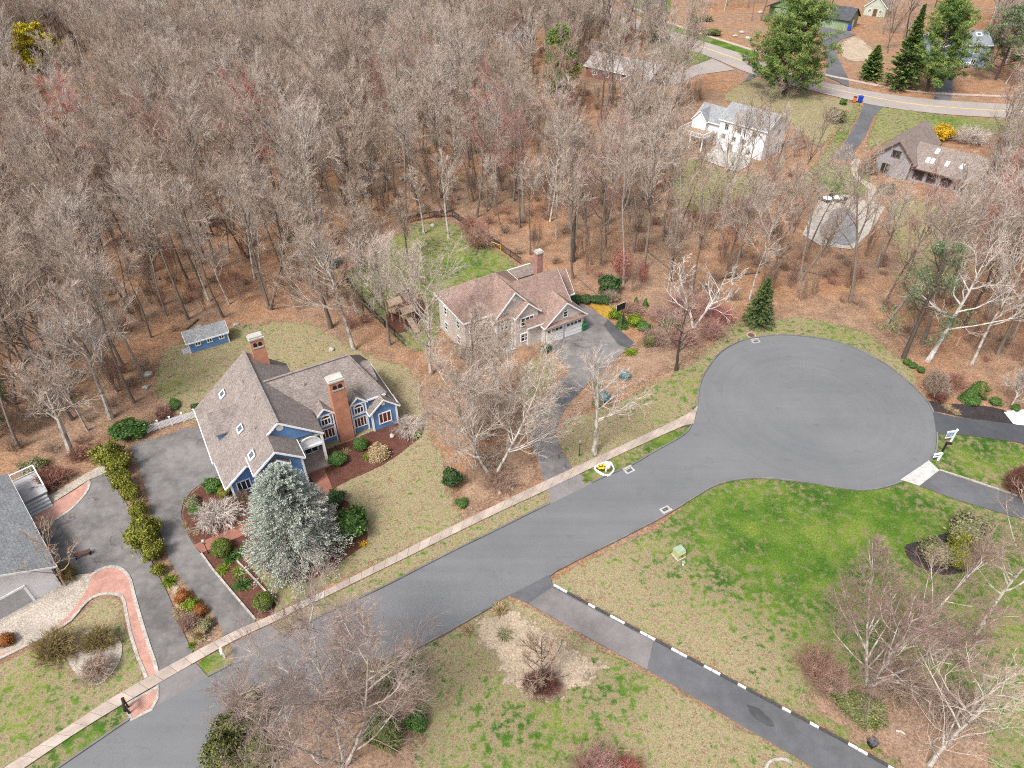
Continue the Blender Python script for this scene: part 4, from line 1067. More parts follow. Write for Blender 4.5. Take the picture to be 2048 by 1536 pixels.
# deck with steps behind
dk = tag(empty("deck", P(62, 1030), math.radians(ang3)), "grey raised deck with white rail and steps to the brick landing", "deck")
fl = MB()
for k in range(9): fl.box(-2.0, 2.2, 0.9 + k * 0.42, 0.9 + k * 0.42 + 0.4, 1.0, 1.1)
for k in range(9):
    MB().box(-2.0, 2.2, 0.9 + k * 0.42, 0.9 + k * 0.42 + 0.4, 1.0, 1.1).build("plank", M['deck'], dk)
for k in range(4):
    MB().box(-2.0, 2.0, 0.9 - 0.34 * (k + 1), 0.9 - 0.34 * k, 0.0, 0.8 - 0.2 * k).build("step", M['deck'], dk)
MB().box(-1.9, 2.1, 1.0, 4.6, 0.0, 1.0).build("skirting", M['deck'], dk)
for (a, q) in (((2.2, 0.9), (2.2, 4.6)), ((2.2, 4.6), (-2.0, 4.6))):
    m_ = MB().bar((*a, 2.0), (*q, 2.0), 0.12, 0.08).bar((*a, 1.25), (*q, 1.25), 0.06)
    for k in range(12):
        x = a[0] + (q[0] - a[0]) * k / 11; y = a[1] + (q[1] - a[1]) * k / 11
        m_.box(x - 0.025, x + 0.025, y - 0.025, y + 0.025, 1.1, 2.0)
    m_.build("railing", M['white'], dk)

# ---- the white house
O4 = P(1431.3, 294.6)
w = House("white_house", "white two-storey house with pale grey roof behind bare trees", O4, -44)
WW, RP = M['whitewall'], M['roof_grey']
w.box("wall", WW, 0.0, 10.0, 0.0, 8.0, 0.0, 5.8)
w.gable('u', 0.0, 10.0, 4.0, 4.0, 5.8, 7.9, RP, WW, 0.3, TR)
w.box("wall", WW, -6.5, 0.0, 1.5, 8.0, 0.0, 4.2)
w.gable('u', -6.5, 0.0, 4.7, 3.3, 4.2, 6.2, RP, WW, 0.3, TR, (True, False))
w.gable('v', 0.6, 4.8, -5.0, 1.6, 4.2, 6.0, RP, WW, 0.2, TR, (True, False))
w.box("wall", WW, -6.6, -3.4, 0.6, 1.5, 0.0, 4.2)
for u in (1.6, 4.4, 7.6): w.window('f', u, 0.0, 4.0, 0.85, 1.2, 2, 2, 'concrete_grey')
for u in (1.3, 3.6, 5.6): w.window('f', u, 0.0, 2.2, 0.85, 0.9, 2, 2, 'concrete_grey')
for u in (3.2, 7.0): w.window('f', u, 0.0, 0.4, 0.9, 1.1, 2, 2, 'concrete_grey')
for v in (2.0, 5.5): w.window('r', v, 10.0, 3.6, 0.85, 1.2, 2, 2, 'concrete_grey'); w.window('r', v, 10.0, 0.8, 0.85, 1.2, 2, 2, 'concrete_grey')
wp = sheet("patio", pxs([(1401, 319), (1430, 292), (1498, 318), (1500, 332), (1471, 345)], 0.14), M['concrete_grey'], "pale concrete patio below the white house")
wd = tag(empty("deck", P(1388, 290), math.radians(-44)), "white railed timber deck beside the white house", "deck")
for k in range(12): MB().box(-3.0 + k * 0.5, -2.55 + k * 0.5, -2.0, 3.0, 2.3, 2.4).build("plank", M['wood'], wd)
for x, y in ((-2.9, -1.9), (2.8, -1.9), (2.8, 2.9), (-2.9, 2.9), (0, -1.9)): MB().box(x - 0.1, x + 0.1, y - 0.1, y + 0.1, 0, 3.3).build("post", M['white'], wd)
for a, q in (((-2.9, -1.95), (2.9, -1.95)), ((-2.95, -1.9), (-2.95, 2.9)), ((2.95, -1.9), (2.95, 1.0))):
    m_ = MB().bar((*a, 3.3), (*q, 3.3), 0.14, 0.1).bar((*a, 2.6), (*q, 2.6), 0.1)
    for k in range(16): m_.box(a[0] + (q[0] - a[0]) * k / 15 - 0.04, a[0] + (q[0] - a[0]) * k / 15 + 0.04, a[1] + (q[1] - a[1]) * k / 15 - 0.04, a[1] + (q[1] - a[1]) * k / 15 + 0.04, 2.4, 3.3)
    m_.build("railing", M['white'], wd)

# ---- the grey boarded house by the pool
O5 = P(1745, 343.5)
gh = House("grey_house", "grey boarded house with wide weathered roof and small skylights", O5, -42)
GW, RT = M['greywall'], M['roof_tan']
gh.box("wall", GW, 0.0, 6.0, 0.0, 14.0, 0.0, 3.4)
gh.gable('v', 0.0, 14.0, 3.0, 3.4, 3.4, 6.6, RT, GW, 0.5, M['rust'])
gh.box("wall", GW, 6.0, 17.0, 1.0, 9.5, 0.0, 2.7)
gh.gable('u', 5.0, 17.0, 5.4, 4.8, 2.75, 5.4, RT, GW, 0.5, M['rust'], (False, True))
gh.window('f', 3.0, 0.0, 3.6, 1.6, 1.3, 2, 1, 'rust')
gh.window('f', 1.9, 0.0, 0.2, 1.6, 2.1, 2, 1, 'wood')
for u in (7.6, 10.0, 12.4, 14.8): gh.window('f', u, 1.0, 0.4, 1.8, 1.7, 2, 1, 'rust')
GZ = lambda u, v: 5.4 - abs(v - 5.4) * (2.65 / 4.8)
for u, v in ((8.6, 4.3), (8.0, 2.2), (8.8, 2.2), (11.2, 2.4), (13.6, 2.6)): gh.skylight(u, v, GZ, 0.3, 0.5, 'white')

# ---- sage green house with garage, pale green shed
O6 = P(1644, 53)
gr = House("green_house", "sage green house with charcoal roof and double garage", O6, -40)
GN, RC = M['greenwall'], M['roof_char']
gr.box("wall", GN, -16.0, 7.6, 0.0, 8.0, 0.0, 2.9)
gr.gable('u', -8.0, 7.6, 4.0, 4.0, 2.9, 5.4, RC, GN, 0.5, M['black'], (False, True))
gr.box("wall", GN, -19.0, -8.0, 3.0, 12.0, 0.0, 3.2)
gr.gable('v', 1.0, 12.0, -13.0, 5.5, 3.2, 5.8, RC, GN, 0.5, M['black'])
for k in (1.2, 5.0):
    d = gr.part("garage_door", MB().box(k - 1.6, k + 1.6, -0.08, 0.0, 0.0, 2.3), M['greenwall'])
    gr.part("door_frame", MB().box(k - 1.7, k - 1.6, -0.1, 0, 0, 2.4).box(k + 1.6, k + 1.7, -0.1, 0, 0, 2.4), M['greenshed'], d)
gr.window('f', -1.6, 0.0, 0.3, 1.4, 2.0, 1); gr.window('f', -4.8, 0.0, 0.8, 1.4, 1.3, 2)
gr.window('r', 2.4, 7.6, 1.2, 0.8, 0.8, 1, 1, 'greenwall'); gr.window('r', 6.4, 7.6, 1.2, 0.8, 0.8, 1, 1, 'greenwall')
gr.part("door", MB().box(7.6, 7.68, 3.6, 4.6, 0.0, 2.2), M['white'])
chimney(gr, -2.2, -0.8, 6.0, 7.2, 3.0, 7.0, M['brick2'], 0.2, False)
O7 = P(1726, 30)
gs = House("green_shed", "pale green shed with dark brown roof beyond the green house", O7, -32, "shed")
gs.box("wall", M['greenshed'], 0, 6.5, 0, 7, 0, 2.8)
gs.gable('v', 0.0, 7.0, 3.25, 3.25, 2.8, 5.6, M['roof1'], M['greenshed'], 0.3, TR)
gs.window('f', 1.6, 0.0, 0.9, 0.9, 1.1, 2); gs.window('f', 4.9, 0.0, 0.9, 0.9, 1.1, 2)
gs.part("door", MB().box(2.7, 3.9, -0.07, 0.0, 0.0, 2.1), M['rust'])
gs.window('r', 3.5, 6.5, 1.0, 0.9, 1.0, 2)

# ---- slate blue house at the upper right
O8 = P(1902, 134)
sb = House("slate_blue_house", "slate blue house with blue-grey roof half hidden by pines", O8, 0)
SB, RB = M['bluewall'], M['roof_bluegrey']
sb.box("wall", SB, 0, 8.5, 0, 9, 0, 5.4)
sb.gable('u', 0.0, 8.5, 4.5, 4.5, 5.4, 7.6, RB, SB, 0.3, TR)
sb.box("wall", SB, -5, 0, 3, 11, 0, 4.4)
sb.gable('u', -5.0, 0.0, 7.0, 4.0, 4.4, 6.6, RB, SB, 0.3, TR, (True, False))
for u in (1.6, 5.2): sb.window('f', u, 0.0, 3.3, 1.5, 1.6, 2)
for u in (1.6, 5.2): sb.window('f', u, 0.0, 0.6, 1.3, 1.4, 2)
SZ = lambda u, v: 7.6 - abs(v - 4.5) * (2.2 / 4.5)
for u in (2.4, 6.0): sb.skylight(u, 3.2, SZ, 0.7, 0.5)

# ---- low red house hidden in the trees, grey roofed house behind the pine
O9 = P(1205, 160)
rh = House("red_house", "low dull red house with long pale roof deep among bare trees", O9, -38)
rh.box("wall", M['redwall'], -5, 13, 0, 9, 0, 2.8)
rh.gable('u', -5.0, 13.0, 4.5, 4.5, 2.8, 4.9, M['roof_pale'], M['redwall'], 0.5, TR)
rh.box("wall", M['redwall'], 8, 13, -4, 0, 0, 2.6)
rh.gable('v', -4.0, 3.0, 10.5, 2.5, 2.7, 4.2, M['roof_pale'], M['redwall'], 0.4, TR, (True, False))
for u in (-2.5, 1.0, 4.5): rh.window('f', u, 0.0, 0.8, 1.3, 1.2, 2)
O10 = P(1040, 88)
ph = House("gabled_house", "house with a faded pink-grey gable roof half lost in the woods", O10, 40)
ph.box("wall", M['lavender'], -4, 5, 0, 12, 0, 3.6)
ph.gable('v', 0.0, 12.0, 0.5, 4.5, 3.6, 6.6, M['roof2'], M['lavender'], 0.4, TR)
ph.window('f', -1.5, 0.0, 0.8, 1.1, 1.3, 2); ph.window('f', 2.5, 0.0, 0.8, 1.1, 1.3, 2)
#--PLANTS--
# ------------------------------------------------------------------ plants: generators
def norm(a): return a / (np.linalg.norm(a, axis=-1, keepdims=True) + 1e-9)

def grow(rng, pos, d, length, nseg, wob, up):
    """vectorised crooked branches: returns (B, nseg+1, 3)"""
    pts = [pos]
    for i in range(nseg):
        d = norm(d + rng.normal(0, wob, d.shape) + np.array([0, 0, up]))
        pos = pos + d * (length / nseg)[:, None]
        pts.append(pos)
    return np.stack(pts, 1)

def sprout(rng, Pp, per, t0, t1, a0, a1, even=False):
    """child positions and directions on parent branches Pp (B,N,3)"""
    B, N, _ = Pp.shape
    t = rng.uniform(t0, t1, (B, per))
    if even: t = t0 + (t1 - t0) * (np.arange(per)[None] + rng.uniform(0.1, 0.9, (B, per))) / per
    x = t * (N - 1); i = np.minimum(x.astype(int), N - 2); f = (x - i)[..., None]
    bi = np.arange(B)[:, None]
    p0, p1 = Pp[bi, i], Pp[bi, i + 1]
    pos = p0 + (p1 - p0) * f
    tan = norm(p1 - p0)
    r = norm(np.cross(tan, norm(rng.normal(size=tan.shape))))
    a = rng.uniform(a0, a1, (B, per, 1))
    d = tan * np.cos(a) + r * np.sin(a)
    return pos.reshape(-1, 3), d.reshape(-1, 3), t.reshape(-1), np.repeat(np.arange(B), per)

def tubes(Pp, R, S):
    """(B,N,3),(B,N) -> verts, quads for S sided tubes (S=2 gives ribbons)"""
    B, N, _ = Pp.shape
    T = np.empty_like(Pp)
    T[:, 1:-1] = Pp[:, 2:] - Pp[:, :-2]; T[:, 0] = Pp[:, 1] - Pp[:, 0]; T[:, -1] = Pp[:, -1] - Pp[:, -2]
    T = norm(T)
    ref = np.where(np.abs(T[..., 2:3]) > 0.9, np.array([1.0, 0, 0]), np.array([0, 0, 1.0]))
    U = norm(np.cross(T, ref)); W = np.cross(T, U)
    a = np.arange(S) * 2 * np.pi / S
    V = Pp[:, :, None] + R[:, :, None, None] * (U[:, :, None] * np.cos(a)[:, None] + W[:, :, None] * np.sin(a)[:, None])
    base = (np.arange(B) * N * S)[:, None, None] + (np.arange(N - 1) * S)[None, :, None]
    k = np.arange(S); k2 = (k + 1) % S
    F = np.stack([base + k, base + k2, base + S + k2, base + S + k], -1).reshape(-1, 4)
    return V.reshape(-1, 3), F

class Geo:
    def __init__(s): s.v = []; s.f = []; s.r = []; s.n = 0
    def add(s, v, f, r=None):
        s.v.append(v); s.f += (f + s.n).tolist(); s.n += len(v)
        s.r.append(np.full(len(f), 0.5) if r is None else r)
    def mesh(s, name, m):
        return np_mesh(name, np.concatenate(s.v), [tuple(x) for x in s.f], m, np.concatenate(s.r)) if s.v else None

def np_mesh_mixed(*a): return np_mesh(*a)

def bare_tree(seed, H, trunk_r=0.2, crown0=0.4, spread=0.28, limbs=14, mt='bark', mw='twig', subs=(7, 5, 4), up=0.12, twig_r=0.0095, fork=0, lean=0.0, droop=0.0, wob=0.1, rise=0.12):
    """returns (trunk mesh, crown mesh) of a leafless tree standing at the origin"""
    rng = np.random.default_rng(seed)
    tr, cr = Geo(), Geo()
    n = 9
    st = np.zeros((1 + fork, 3)); d = np.zeros((1 + fork, 3)); d[:, 2] = 1
    if fork:
        a = np.arange(1 + fork) * 2 * np.pi / (1 + fork) + rng.uniform(0, 6)
        d[:, 0] = np.cos(a) * 0.38; d[:, 1] = np.sin(a) * 0.38; st[:, 0] = np.cos(a) * trunk_r * 0.6; st[:, 1] = np.sin(a) * trunk_r * 0.6
    d[:, 0] += lean
    L = np.full(1 + fork, H * 0.96) * rng.uniform(0.85, 1.0, 1 + fork)
    T = grow(rng, st, norm(d), L, n, 0.045, 0.05)
    T[:, 0, 2] = -0.1
    tt = np.linspace(0, 1, n + 1)
    rr = trunk_r * (1 - tt) ** 0.85 + 0.012
    rr = np.tile(rr, (1 + fork, 1)); rr[:, 0] *= 1.35
    tr.add(*tubes(T, rr, 7))
    # limbs
    p, dd, t, pi = sprout(rng, T, limbs, crown0, 0.98, 0.55, 1.15, True)
    ln = H * spread * (1.15 - 0.75 * np.clip((t - crown0) / (1 - crown0), 0, 1) ** 1.3) * rng.uniform(0.6, 1.15, len(t))
    dd[:, 2] = np.abs(dd[:, 2]) * 0.6 + rise - droop
    L1 = grow(rng, p, norm(dd), ln, 6, wob, up)
    r1 = (np.interp(t, tt, rr[0]) * 0.55)[:, None] * (1 - np.linspace(0, 1, 7)[None]) ** 0.8 + 0.012
    tr.add(*tubes(L1, r1, 5))
    # branches
    p, dd, t2, pi = sprout(rng, L1, subs[0], 0.18, 0.98, 0.4, 0.95)
    ln2 = ln[pi] * 0.55 * (1.1 - 0.6 * t2) * rng.uniform(0.6, 1.2, len(t2))
    L2 = grow(rng, p, dd, ln2, 5, wob * 1.1, up * 0.9 - droop * 0.3)
    r2 = np.maximum(0.45 * r1[pi, 0] * (1 - 0.6 * t2), 0.021)[:, None] * (1 - 0.75 * np.linspace(0, 1, 6)[None]) + 0.004
    cr.add(*tubes(L2, r2, 4))
    # twigs
    p, dd, t3, pi = sprout(rng, L2, subs[1], 0.2, 1.0, 0.35, 0.9)
    ln3 = np.clip(ln2[pi] * 0.55, 0.5, 2.2) * rng.uniform(0.6, 1.2, len(t3))
    L3 = grow(rng, p, dd, ln3, 3, 0.12, up * 0.7 - droop * 0.5)
    r3 = np.full((len(t3), 1), twig_r * 1.45) * np.linspace(1, 0.5, 4)[None]
    cr.add(*tubes(L3, r3, 3))
    p, dd, t4, pi = sprout(rng, L3, subs[2], 0.25, 1.0, 0.3, 0.85)
    ln4 = ln3[pi] * 0.6 * rng.uniform(0.6, 1.2, len(t4))
    L4 = grow(rng, p, dd, ln4, 2, 0.12, up * 0.6 - droop * 0.6)
    r4 = np.full((len(t4), 1), twig_r) * np.linspace(1, 0.35, 3)[None]
    cr.add(*tubes(L4, r4, 3))
    return tr.mesh("trunk", M[mt]), cr.mesh("crown", M[mw])

def leaves(rng, pos, size, nrm=None, tilt=0.8, stretch=1.6, axis=None):
    """diamond shaped leaves at pos; long axis along axis if given"""
    n = len(pos)
    size = np.broadcast_to(np.asarray(size, float), (n,))[:, None]
    if nrm is None: nrm = norm(rng.normal(size=(n, 3)))
    else: nrm = norm(nrm + rng.normal(0, tilt, (n, 3)))
    if axis is None: axis = norm(np.cross(nrm, rng.normal(size=(n, 3))))
    else: axis = norm(axis + rng.normal(0, 0.35, (n, 3)))
    side = norm(np.cross(nrm, axis)) * size * 0.5
    lng = axis * size * 0.5 * stretch
    V = np.stack([pos - lng, pos + side, pos + lng, pos - side], 1).reshape(-1, 3)
    F = (np.arange(n) * 4)[:, None] + np.arange(4)
    return V, F

def blob_core(rng, rx, ry, rz, k=0.76, cz=None, seg=12, rings=7):
    vs = []; fs = []
    cz = rz if cz is None else cz
    for i in range(rings + 1):
        a = math.pi * i / rings
        for j in range(seg):
            b = 2 * math.pi * j / seg
            q = k * (1 + rng.uniform(-0.06, 0.06))
            vs.append((rx * q * math.sin(a) * math.cos(b), ry * q * math.sin(a) * math.sin(b), max(0.0, cz + rz * q * math.cos(a))))
    for i in range(rings):
        for j in range(seg):
            fs.append((i * seg + j, (i + 1) * seg + j, (i + 1) * seg + (j + 1) % seg, i * seg + (j + 1) % seg))
    return np.array(vs), np.array(fs)

def shrub_mesh(seed, m, n=2200, leaf=0.12, rough=0.12, shape='ball', lumps=7, core=True):
    """unit shrub: radius 1, height about 2 (ball), scaled by the object"""
    rng = np.random.default_rng(seed)
    g_ = Geo()
    d = norm(rng.normal(size=(n, 3)))
    cen = norm(rng.normal(size=(lumps * 2, 3)))
    lump = np.max(np.exp(14 * (d @ cen.T - 1)) * rng.uniform(0.5, 1, lumps * 2), axis=1)
    r = 1 - rough + rough * 1.7 * lump + rng.normal(0, rough * 0.3 + 0.02, n) - np.abs(rng.normal(0, 0.05, n))
    pos = d * r[:, None]
    if shape == 'ball': pos[:, 2] += 1.0
    elif shape == 'dome': pos[:, 2] = np.abs(pos[:, 2]) * 1.6; 
    elif shape == 'cone':
        h = rng.uniform(0, 1, n) ** 1.15
        a = rng.uniform(0, 2 * np.pi, n)
        rr = (1 - h) ** 0.75 * (1 - rough + rough * 1.8 * rng.uniform(0, 1, n) * (0.6 + 0.4 * np.sin(a * 3 + h * 9)))
        pos = np.stack([rr * np.cos(a), rr * np.sin(a), h * 2], 1)
        d = np.stack([np.cos(a), np.sin(a), np.full(n, 0.5)], 1)
    elif shape == 'column':
        h = rng.uniform(0, 1, n)
        a = rng.uniform(0, 2 * np.pi, n)
        rr = np.clip(1 - np.maximum(h - 0.55, 0) ** 2 * 4.2, 0.08, 1) * (1 - rough + rough * 2.0 * rng.uniform(0, 1, n) * (0.55 + 0.45 * np.sin(a * 4 + h * 11)))
        pos = np.stack([rr * np.cos(a), rr * np.sin(a), h * 2], 1)
        d = np.stack([np.cos(a), np.sin(a), np.full(n, 0.4)], 1)
    keep = pos[:, 2] > 0.02
    pos, d = pos[keep], d[keep]
    dep = np.linalg.norm(pos - np.array([0, 0, 1.0 if shape == 'ball' else 0.6]), axis=1)
    shade = np.clip(0.45 + rng.normal(0, 0.33, len(pos)), 0, 1)
    v, f = leaves(rng, pos, leaf * rng.uniform(0.7, 1.3, len(pos)), d, 0.7, 1.7)
    g_.add(v, f, shade)
    if core:
        if shape in ('ball', 'dome'):
            v, f = blob_core(rng, 1, 1, 1 if shape == 'ball' else 1.6, 0.74, 1.0 if shape == 'ball' else 0.0)
        else:
            v = []; seg = 10
            prof = [(0.0, 0.8), (0.5, 0.78 if shape == 'column' else 0.6), (1.2, 0.7 if shape == 'column' else 0.36), (1.7, 0.35 if shape == 'column' else 0.14), (1.9, 0.02)]
            for z, r_ in prof:
                for j in range(seg): v.append((r_ * math.cos(2 * math.pi * j / seg), r_ * math.sin(2 * math.pi * j / seg), z))
            f = [(i * seg + j, i * seg + (j + 1) % seg, (i + 1) * seg + (j + 1) % seg, (i + 1) * seg + j) for i in range(len(prof) - 1) for j in range(seg)]
            v, f = np.array(v), np.array(f)
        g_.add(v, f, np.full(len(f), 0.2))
    return g_.mesh("foliage", M[m])

def stems_mesh(seed, m, stems=60, up=0.5, wob=0.16, r=0.012, subs=(5, 4), flare=1.0, droop=0.0):
    """unit leafless shrub: radius about 1, height about 1"""
    rng = np.random.default_rng(seed)
    g_ = Geo()
    a = rng.uniform(0, 2 * np.pi, stems); e = rng.uniform(0.25, 1.4, stems)
    d = np.stack([np.cos(a) * np.cos(e) * flare, np.sin(a) * np.cos(e) * flare, np.sin(e)], 1)
    p0 = np.stack([np.cos(a), np.sin(a), np.zeros(stems)], 1) * rng.uniform(0, 0.2, (stems, 1))
    L = grow(rng, p0, norm(d), rng.uniform(0.6, 1.0, stems), 5, wob, up * 0.1 - droop)
    g_.add(*tubes(L, np.full((stems, 1), r * 1.6) * np.linspace(1, 0.4, 6)[None], 3))
    p, dd, t, pi = sprout(rng, L, subs[0], 0.25, 1.0, 0.3, 0.9)
    L2 = grow(rng, p, dd, rng.uniform(0.2, 0.45, len(t)), 3, wob, up * 0.1 - droop * 1.2)
    g_.add(*tubes(L2, np.full((len(t), 1), r) * np.linspace(1, 0.5, 4)[None], 3))
    p, dd, t, pi = sprout(rng, L2, subs[1], 0.2, 1.0, 0.3, 0.9)
    L3 = grow(rng, p, dd, rng.uniform(0.12, 0.28, len(t)), 2, wob, up * 0.1 - droop * 1.5)
    g_.add(*tubes(L3, np.full((len(t), 1), r * 0.75) * np.linspace(1, 0.4, 3)[None], 3))
    return g_.mesh("stems", M[m])

def tuft_mesh(seed, m, n=160, w=0.06, arch=0.5):
    """unit clump of arching strap leaves"""
    rng = np.random.default_rng(seed)
    a = rng.uniform(0, 2 * np.pi, n); e = rng.uniform(0.5, 1.45, n)
    d = np.stack([np.cos(a) * np.cos(e), np.sin(a) * np.cos(e), np.sin(e)], 1)
    L = grow(rng, np.zeros((n, 3)) + rng.normal(0, 0.12, (n, 3)) * [1, 1, 0], d, rng.uniform(0.6, 1.15, n), 4, 0.05, -arch * 0.5)
    g_ = Geo()
    v, f = tubes(L, np.full((n, 1), w / 2) * np.array([0.7, 1, 1, 0.7, 0.1])[None], 2)
    g_.add(v, f, np.repeat(rng.uniform(0.1, 0.9, n), len(f) // n))
    return g_.mesh("blades", M[m])

def conifer(seed, H, R, m, mb_='bark', whorls=26, per=9, spray=16, leaf=0.3, droop=0.25, power=0.85, base=0.04, lift=0.0, stretch=2.6, gap=0.0):
    """spruce-like tree: branch tiers covered in needle sprays"""
    rng = np.random.default_rng(seed)
    tr, fo = Geo(), Geo()
    T = np.zeros((1, 7, 3)); T[0, :, 2] = np.linspace(-0.1, H * 0.97, 7)
    tr.add(*tubes(T, (0.022 * H * (1 - np.linspace(0, 1, 7)) + 0.02)[None], 7))
    hs = base + (1 - base) * np.linspace(0, 0.985, whorls) ** 0.95
    z = np.repeat(hs, per) * H + rng.normal(0, 0.012 * H, whorls * per)
    t = z / H
    if gap:
        keep = rng.uniform(size=len(z)) > gap; z, t = z[keep], t[keep]
    a = rng.uniform(0, 2 * np.pi, len(z))
    ln = R * np.clip(1 - t, 0.02, 1) ** power * rng.uniform(0.72, 1.1, len(z)) + 0.12
    d = norm(np.stack([np.cos(a), np.sin(a), 0.25 + lift + 0.6 * t], 1))
    L = grow(rng, np.stack([np.zeros(len(z)), np.zeros(len(z)), z], 1), d, ln, 6, 0.05, -droop * 0.35)
    tr.add(*tubes(L, (np.clip(ln * 0.014, 0.012, 0.07))[:, None] * np.linspace(1, 0.3, 7)[None], 3))
    # sprays along every branch
    p, dd, tt, pi = sprout(rng, L, spray, 0.22, 1.02, 0.5, 1.0)
    tan = L[pi, -1] - L[pi, 0]
    out = norm(tan)
    w = np.clip(ln[pi] * 0.3 * (1.15 - tt), 0.06, 0.9)
    lat = np.cross(out, [0, 0, 1.0]); lat = norm(lat) * rng.uniform(-1, 1, len(p))[:, None] * w[:, None]
    pos = p + lat + np.stack([np.zeros(len(p)), np.zeros(len(p)), rng.normal(0, 0.05, len(p)) - np.abs(rng.normal(0, 0.09, len(p)))], 1)
    ax = norm(out + 0.9 * norm(lat + 1e-6) * rng.uniform(0.2, 1.0, len(p))[:, None])
    nr = np.zeros_like(pos); nr[:, 2] = 1
    sz = leaf * rng.uniform(0.6, 1.25, len(pos))
    v, f = leaves(rng, pos, sz, nr, 0.55, stretch, ax)
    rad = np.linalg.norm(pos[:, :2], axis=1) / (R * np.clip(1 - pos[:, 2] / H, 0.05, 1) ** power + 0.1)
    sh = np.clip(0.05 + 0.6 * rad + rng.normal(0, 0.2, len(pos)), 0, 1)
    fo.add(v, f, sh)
    return tr.mesh("trunk", M[mb_]), fo.mesh("crown", M[m])

def pine(seed, H, R, m, crown0=0.2, limbs=60, tufts=9, leaf=0.45, mb_='bark_dark', shape=0.6, up=0.1, nbl=34):
    """white pine: plumes of needle tufts on long limbs, with gaps between"""
    rng = np.random.default_rng(seed)
    tr, fo = Geo(), Geo()
    T = grow(rng, np.zeros((1, 3)), np.array([[0, 0, 1.0]]), np.array([H * 0.97]), 8, 0.02, 0.1); T[0, 0, 2] = -0.1
    tr.add(*tubes(T, (0.018 * H * (1 - np.linspace(0, 1, 9)) ** 0.8 + 0.02)[None], 7))
    p, dd, t, pi = sprout(rng, T, limbs, crown0, 0.99, 1.1, 1.5, True)
    k = (t - crown0) / (1 - crown0)
    prof = np.sin(np.clip(0.25 + 0.75 * k, 0, 1) * np.pi) ** shape * (1 - 0.35 * k) + 0.08
    ln = R * prof * rng.uniform(0.55, 1.15, len(t))
    dd[:, 2] = 0.1 + 0.45 * k
    L = grow(rng, p, norm(dd), ln, 6, 0.1, up)
    tr.add(*tubes(L, np.clip(ln * 0.015, 0.015, 0.1)[:, None] * np.linspace(1, 0.25, 7)[None], 4))
    q, d2, t2, pj = sprout(rng, L, tufts, 0.35, 1.0, 0.4, 1.1)
    L2 = grow(rng, q, d2, np.clip(ln[pj] * 0.28, 0.4, 1.6) * rng.uniform(0.6, 1.2, len(t2)), 3, 0.12, 0.12)
    tr.add(*tubes(L2, np.full((len(t2), 1), 0.016) * np.linspace(1, 0.4, 4)[None], 3))
    nb = nbl
    c = np.repeat(L2[:, -1], nb, 0) + rng.normal(0, 0.34, (len(L2) * nb, 3)) * [1, 1, 0.55]
    c = np.concatenate([c, np.repeat(L2[:, 2], 5, 0) + rng.normal(0, 0.2, (len(L2) * 5, 3))])
    ax = norm(rng.normal(0, 0.8, c.shape) + np.array([0, 0, 0.7]))
    v, f = leaves(rng, c, leaf * 0.5 * rng.uniform(0.6, 1.2, len(c)), None, 1, 5.0, ax)
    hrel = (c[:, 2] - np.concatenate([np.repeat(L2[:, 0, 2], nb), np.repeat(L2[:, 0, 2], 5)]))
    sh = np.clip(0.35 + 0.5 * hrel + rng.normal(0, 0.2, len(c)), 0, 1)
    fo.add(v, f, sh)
    return tr.mesh("trunk", M[mb_]), fo.mesh("crown", M[m])

def plant(name, meshes, loc, label, cat, group=None, scale=1.0, rz=None, sc3=None, tilt=(0, 0)):
    """a tree: Empty at its foot > trunk, crown"""
    e_ = empty(name, loc, rz if rz is not None else random.uniform(0, 6.28))
    e_.rotation_euler = (tilt[0], tilt[1], e_.rotation_euler.z)
    e_.scale = sc3 or (scale, scale, scale)
    tag(e_, label, cat, group)
    for me in meshes:
        link(me.name.split('.')[0], me, e_)
    return e_

def shrub(me, x, y, r, h, label, group=None, unit_h=2.0, name="shrub", cat="shrub", rz=None, ry=None):
    """one-mesh shrub standing at picture spot x,y; r in metres"""
    p = P(x, y)
    o = link(name, me, None, (p.x, p.y, 0.05), rz if rz is not None else random.uniform(0, 6.28))
    o.scale = (r, ry or r, h / unit_h)
    return tag(o, label, cat, group)
#--PLACE--
# ------------------------------------------------------------------ plants: single trees
def tree_at(meshfn, x, y, top, hw, label, name="tree", cat="tree", rz=None, **kw):
    """tree standing at picture spot x,y reaching row top, half crown width hw in pixels"""
    H = height(x, y, top)
    R = hw * mscale(x, y - 20)
    p = P(x, y)
    return plant(name, meshfn(H, R, **kw), (p.x, p.y, 0.0), label, cat, rz=rz)

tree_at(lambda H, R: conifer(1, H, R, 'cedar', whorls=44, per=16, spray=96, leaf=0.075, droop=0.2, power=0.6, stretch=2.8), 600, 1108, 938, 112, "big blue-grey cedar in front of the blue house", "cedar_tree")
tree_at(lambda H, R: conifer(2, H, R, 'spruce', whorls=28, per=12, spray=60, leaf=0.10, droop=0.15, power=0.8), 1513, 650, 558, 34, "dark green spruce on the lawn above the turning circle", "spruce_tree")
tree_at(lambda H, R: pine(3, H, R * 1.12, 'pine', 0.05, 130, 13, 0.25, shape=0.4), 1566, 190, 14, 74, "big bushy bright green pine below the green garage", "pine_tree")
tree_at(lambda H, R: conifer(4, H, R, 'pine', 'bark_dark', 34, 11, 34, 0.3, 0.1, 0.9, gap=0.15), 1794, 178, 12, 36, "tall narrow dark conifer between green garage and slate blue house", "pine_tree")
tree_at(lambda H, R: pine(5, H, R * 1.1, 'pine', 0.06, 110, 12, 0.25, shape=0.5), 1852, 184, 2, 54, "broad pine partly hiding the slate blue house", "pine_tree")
tree_at(lambda H, R: conifer(6, H, R, 'pine', 'bark_dark', 24, 10, 30, 0.28, 0.1, 0.8), 1738, 158, 92, 26, "small dark conifer left of the tall pines by the far sidewalk", "pine_tree")
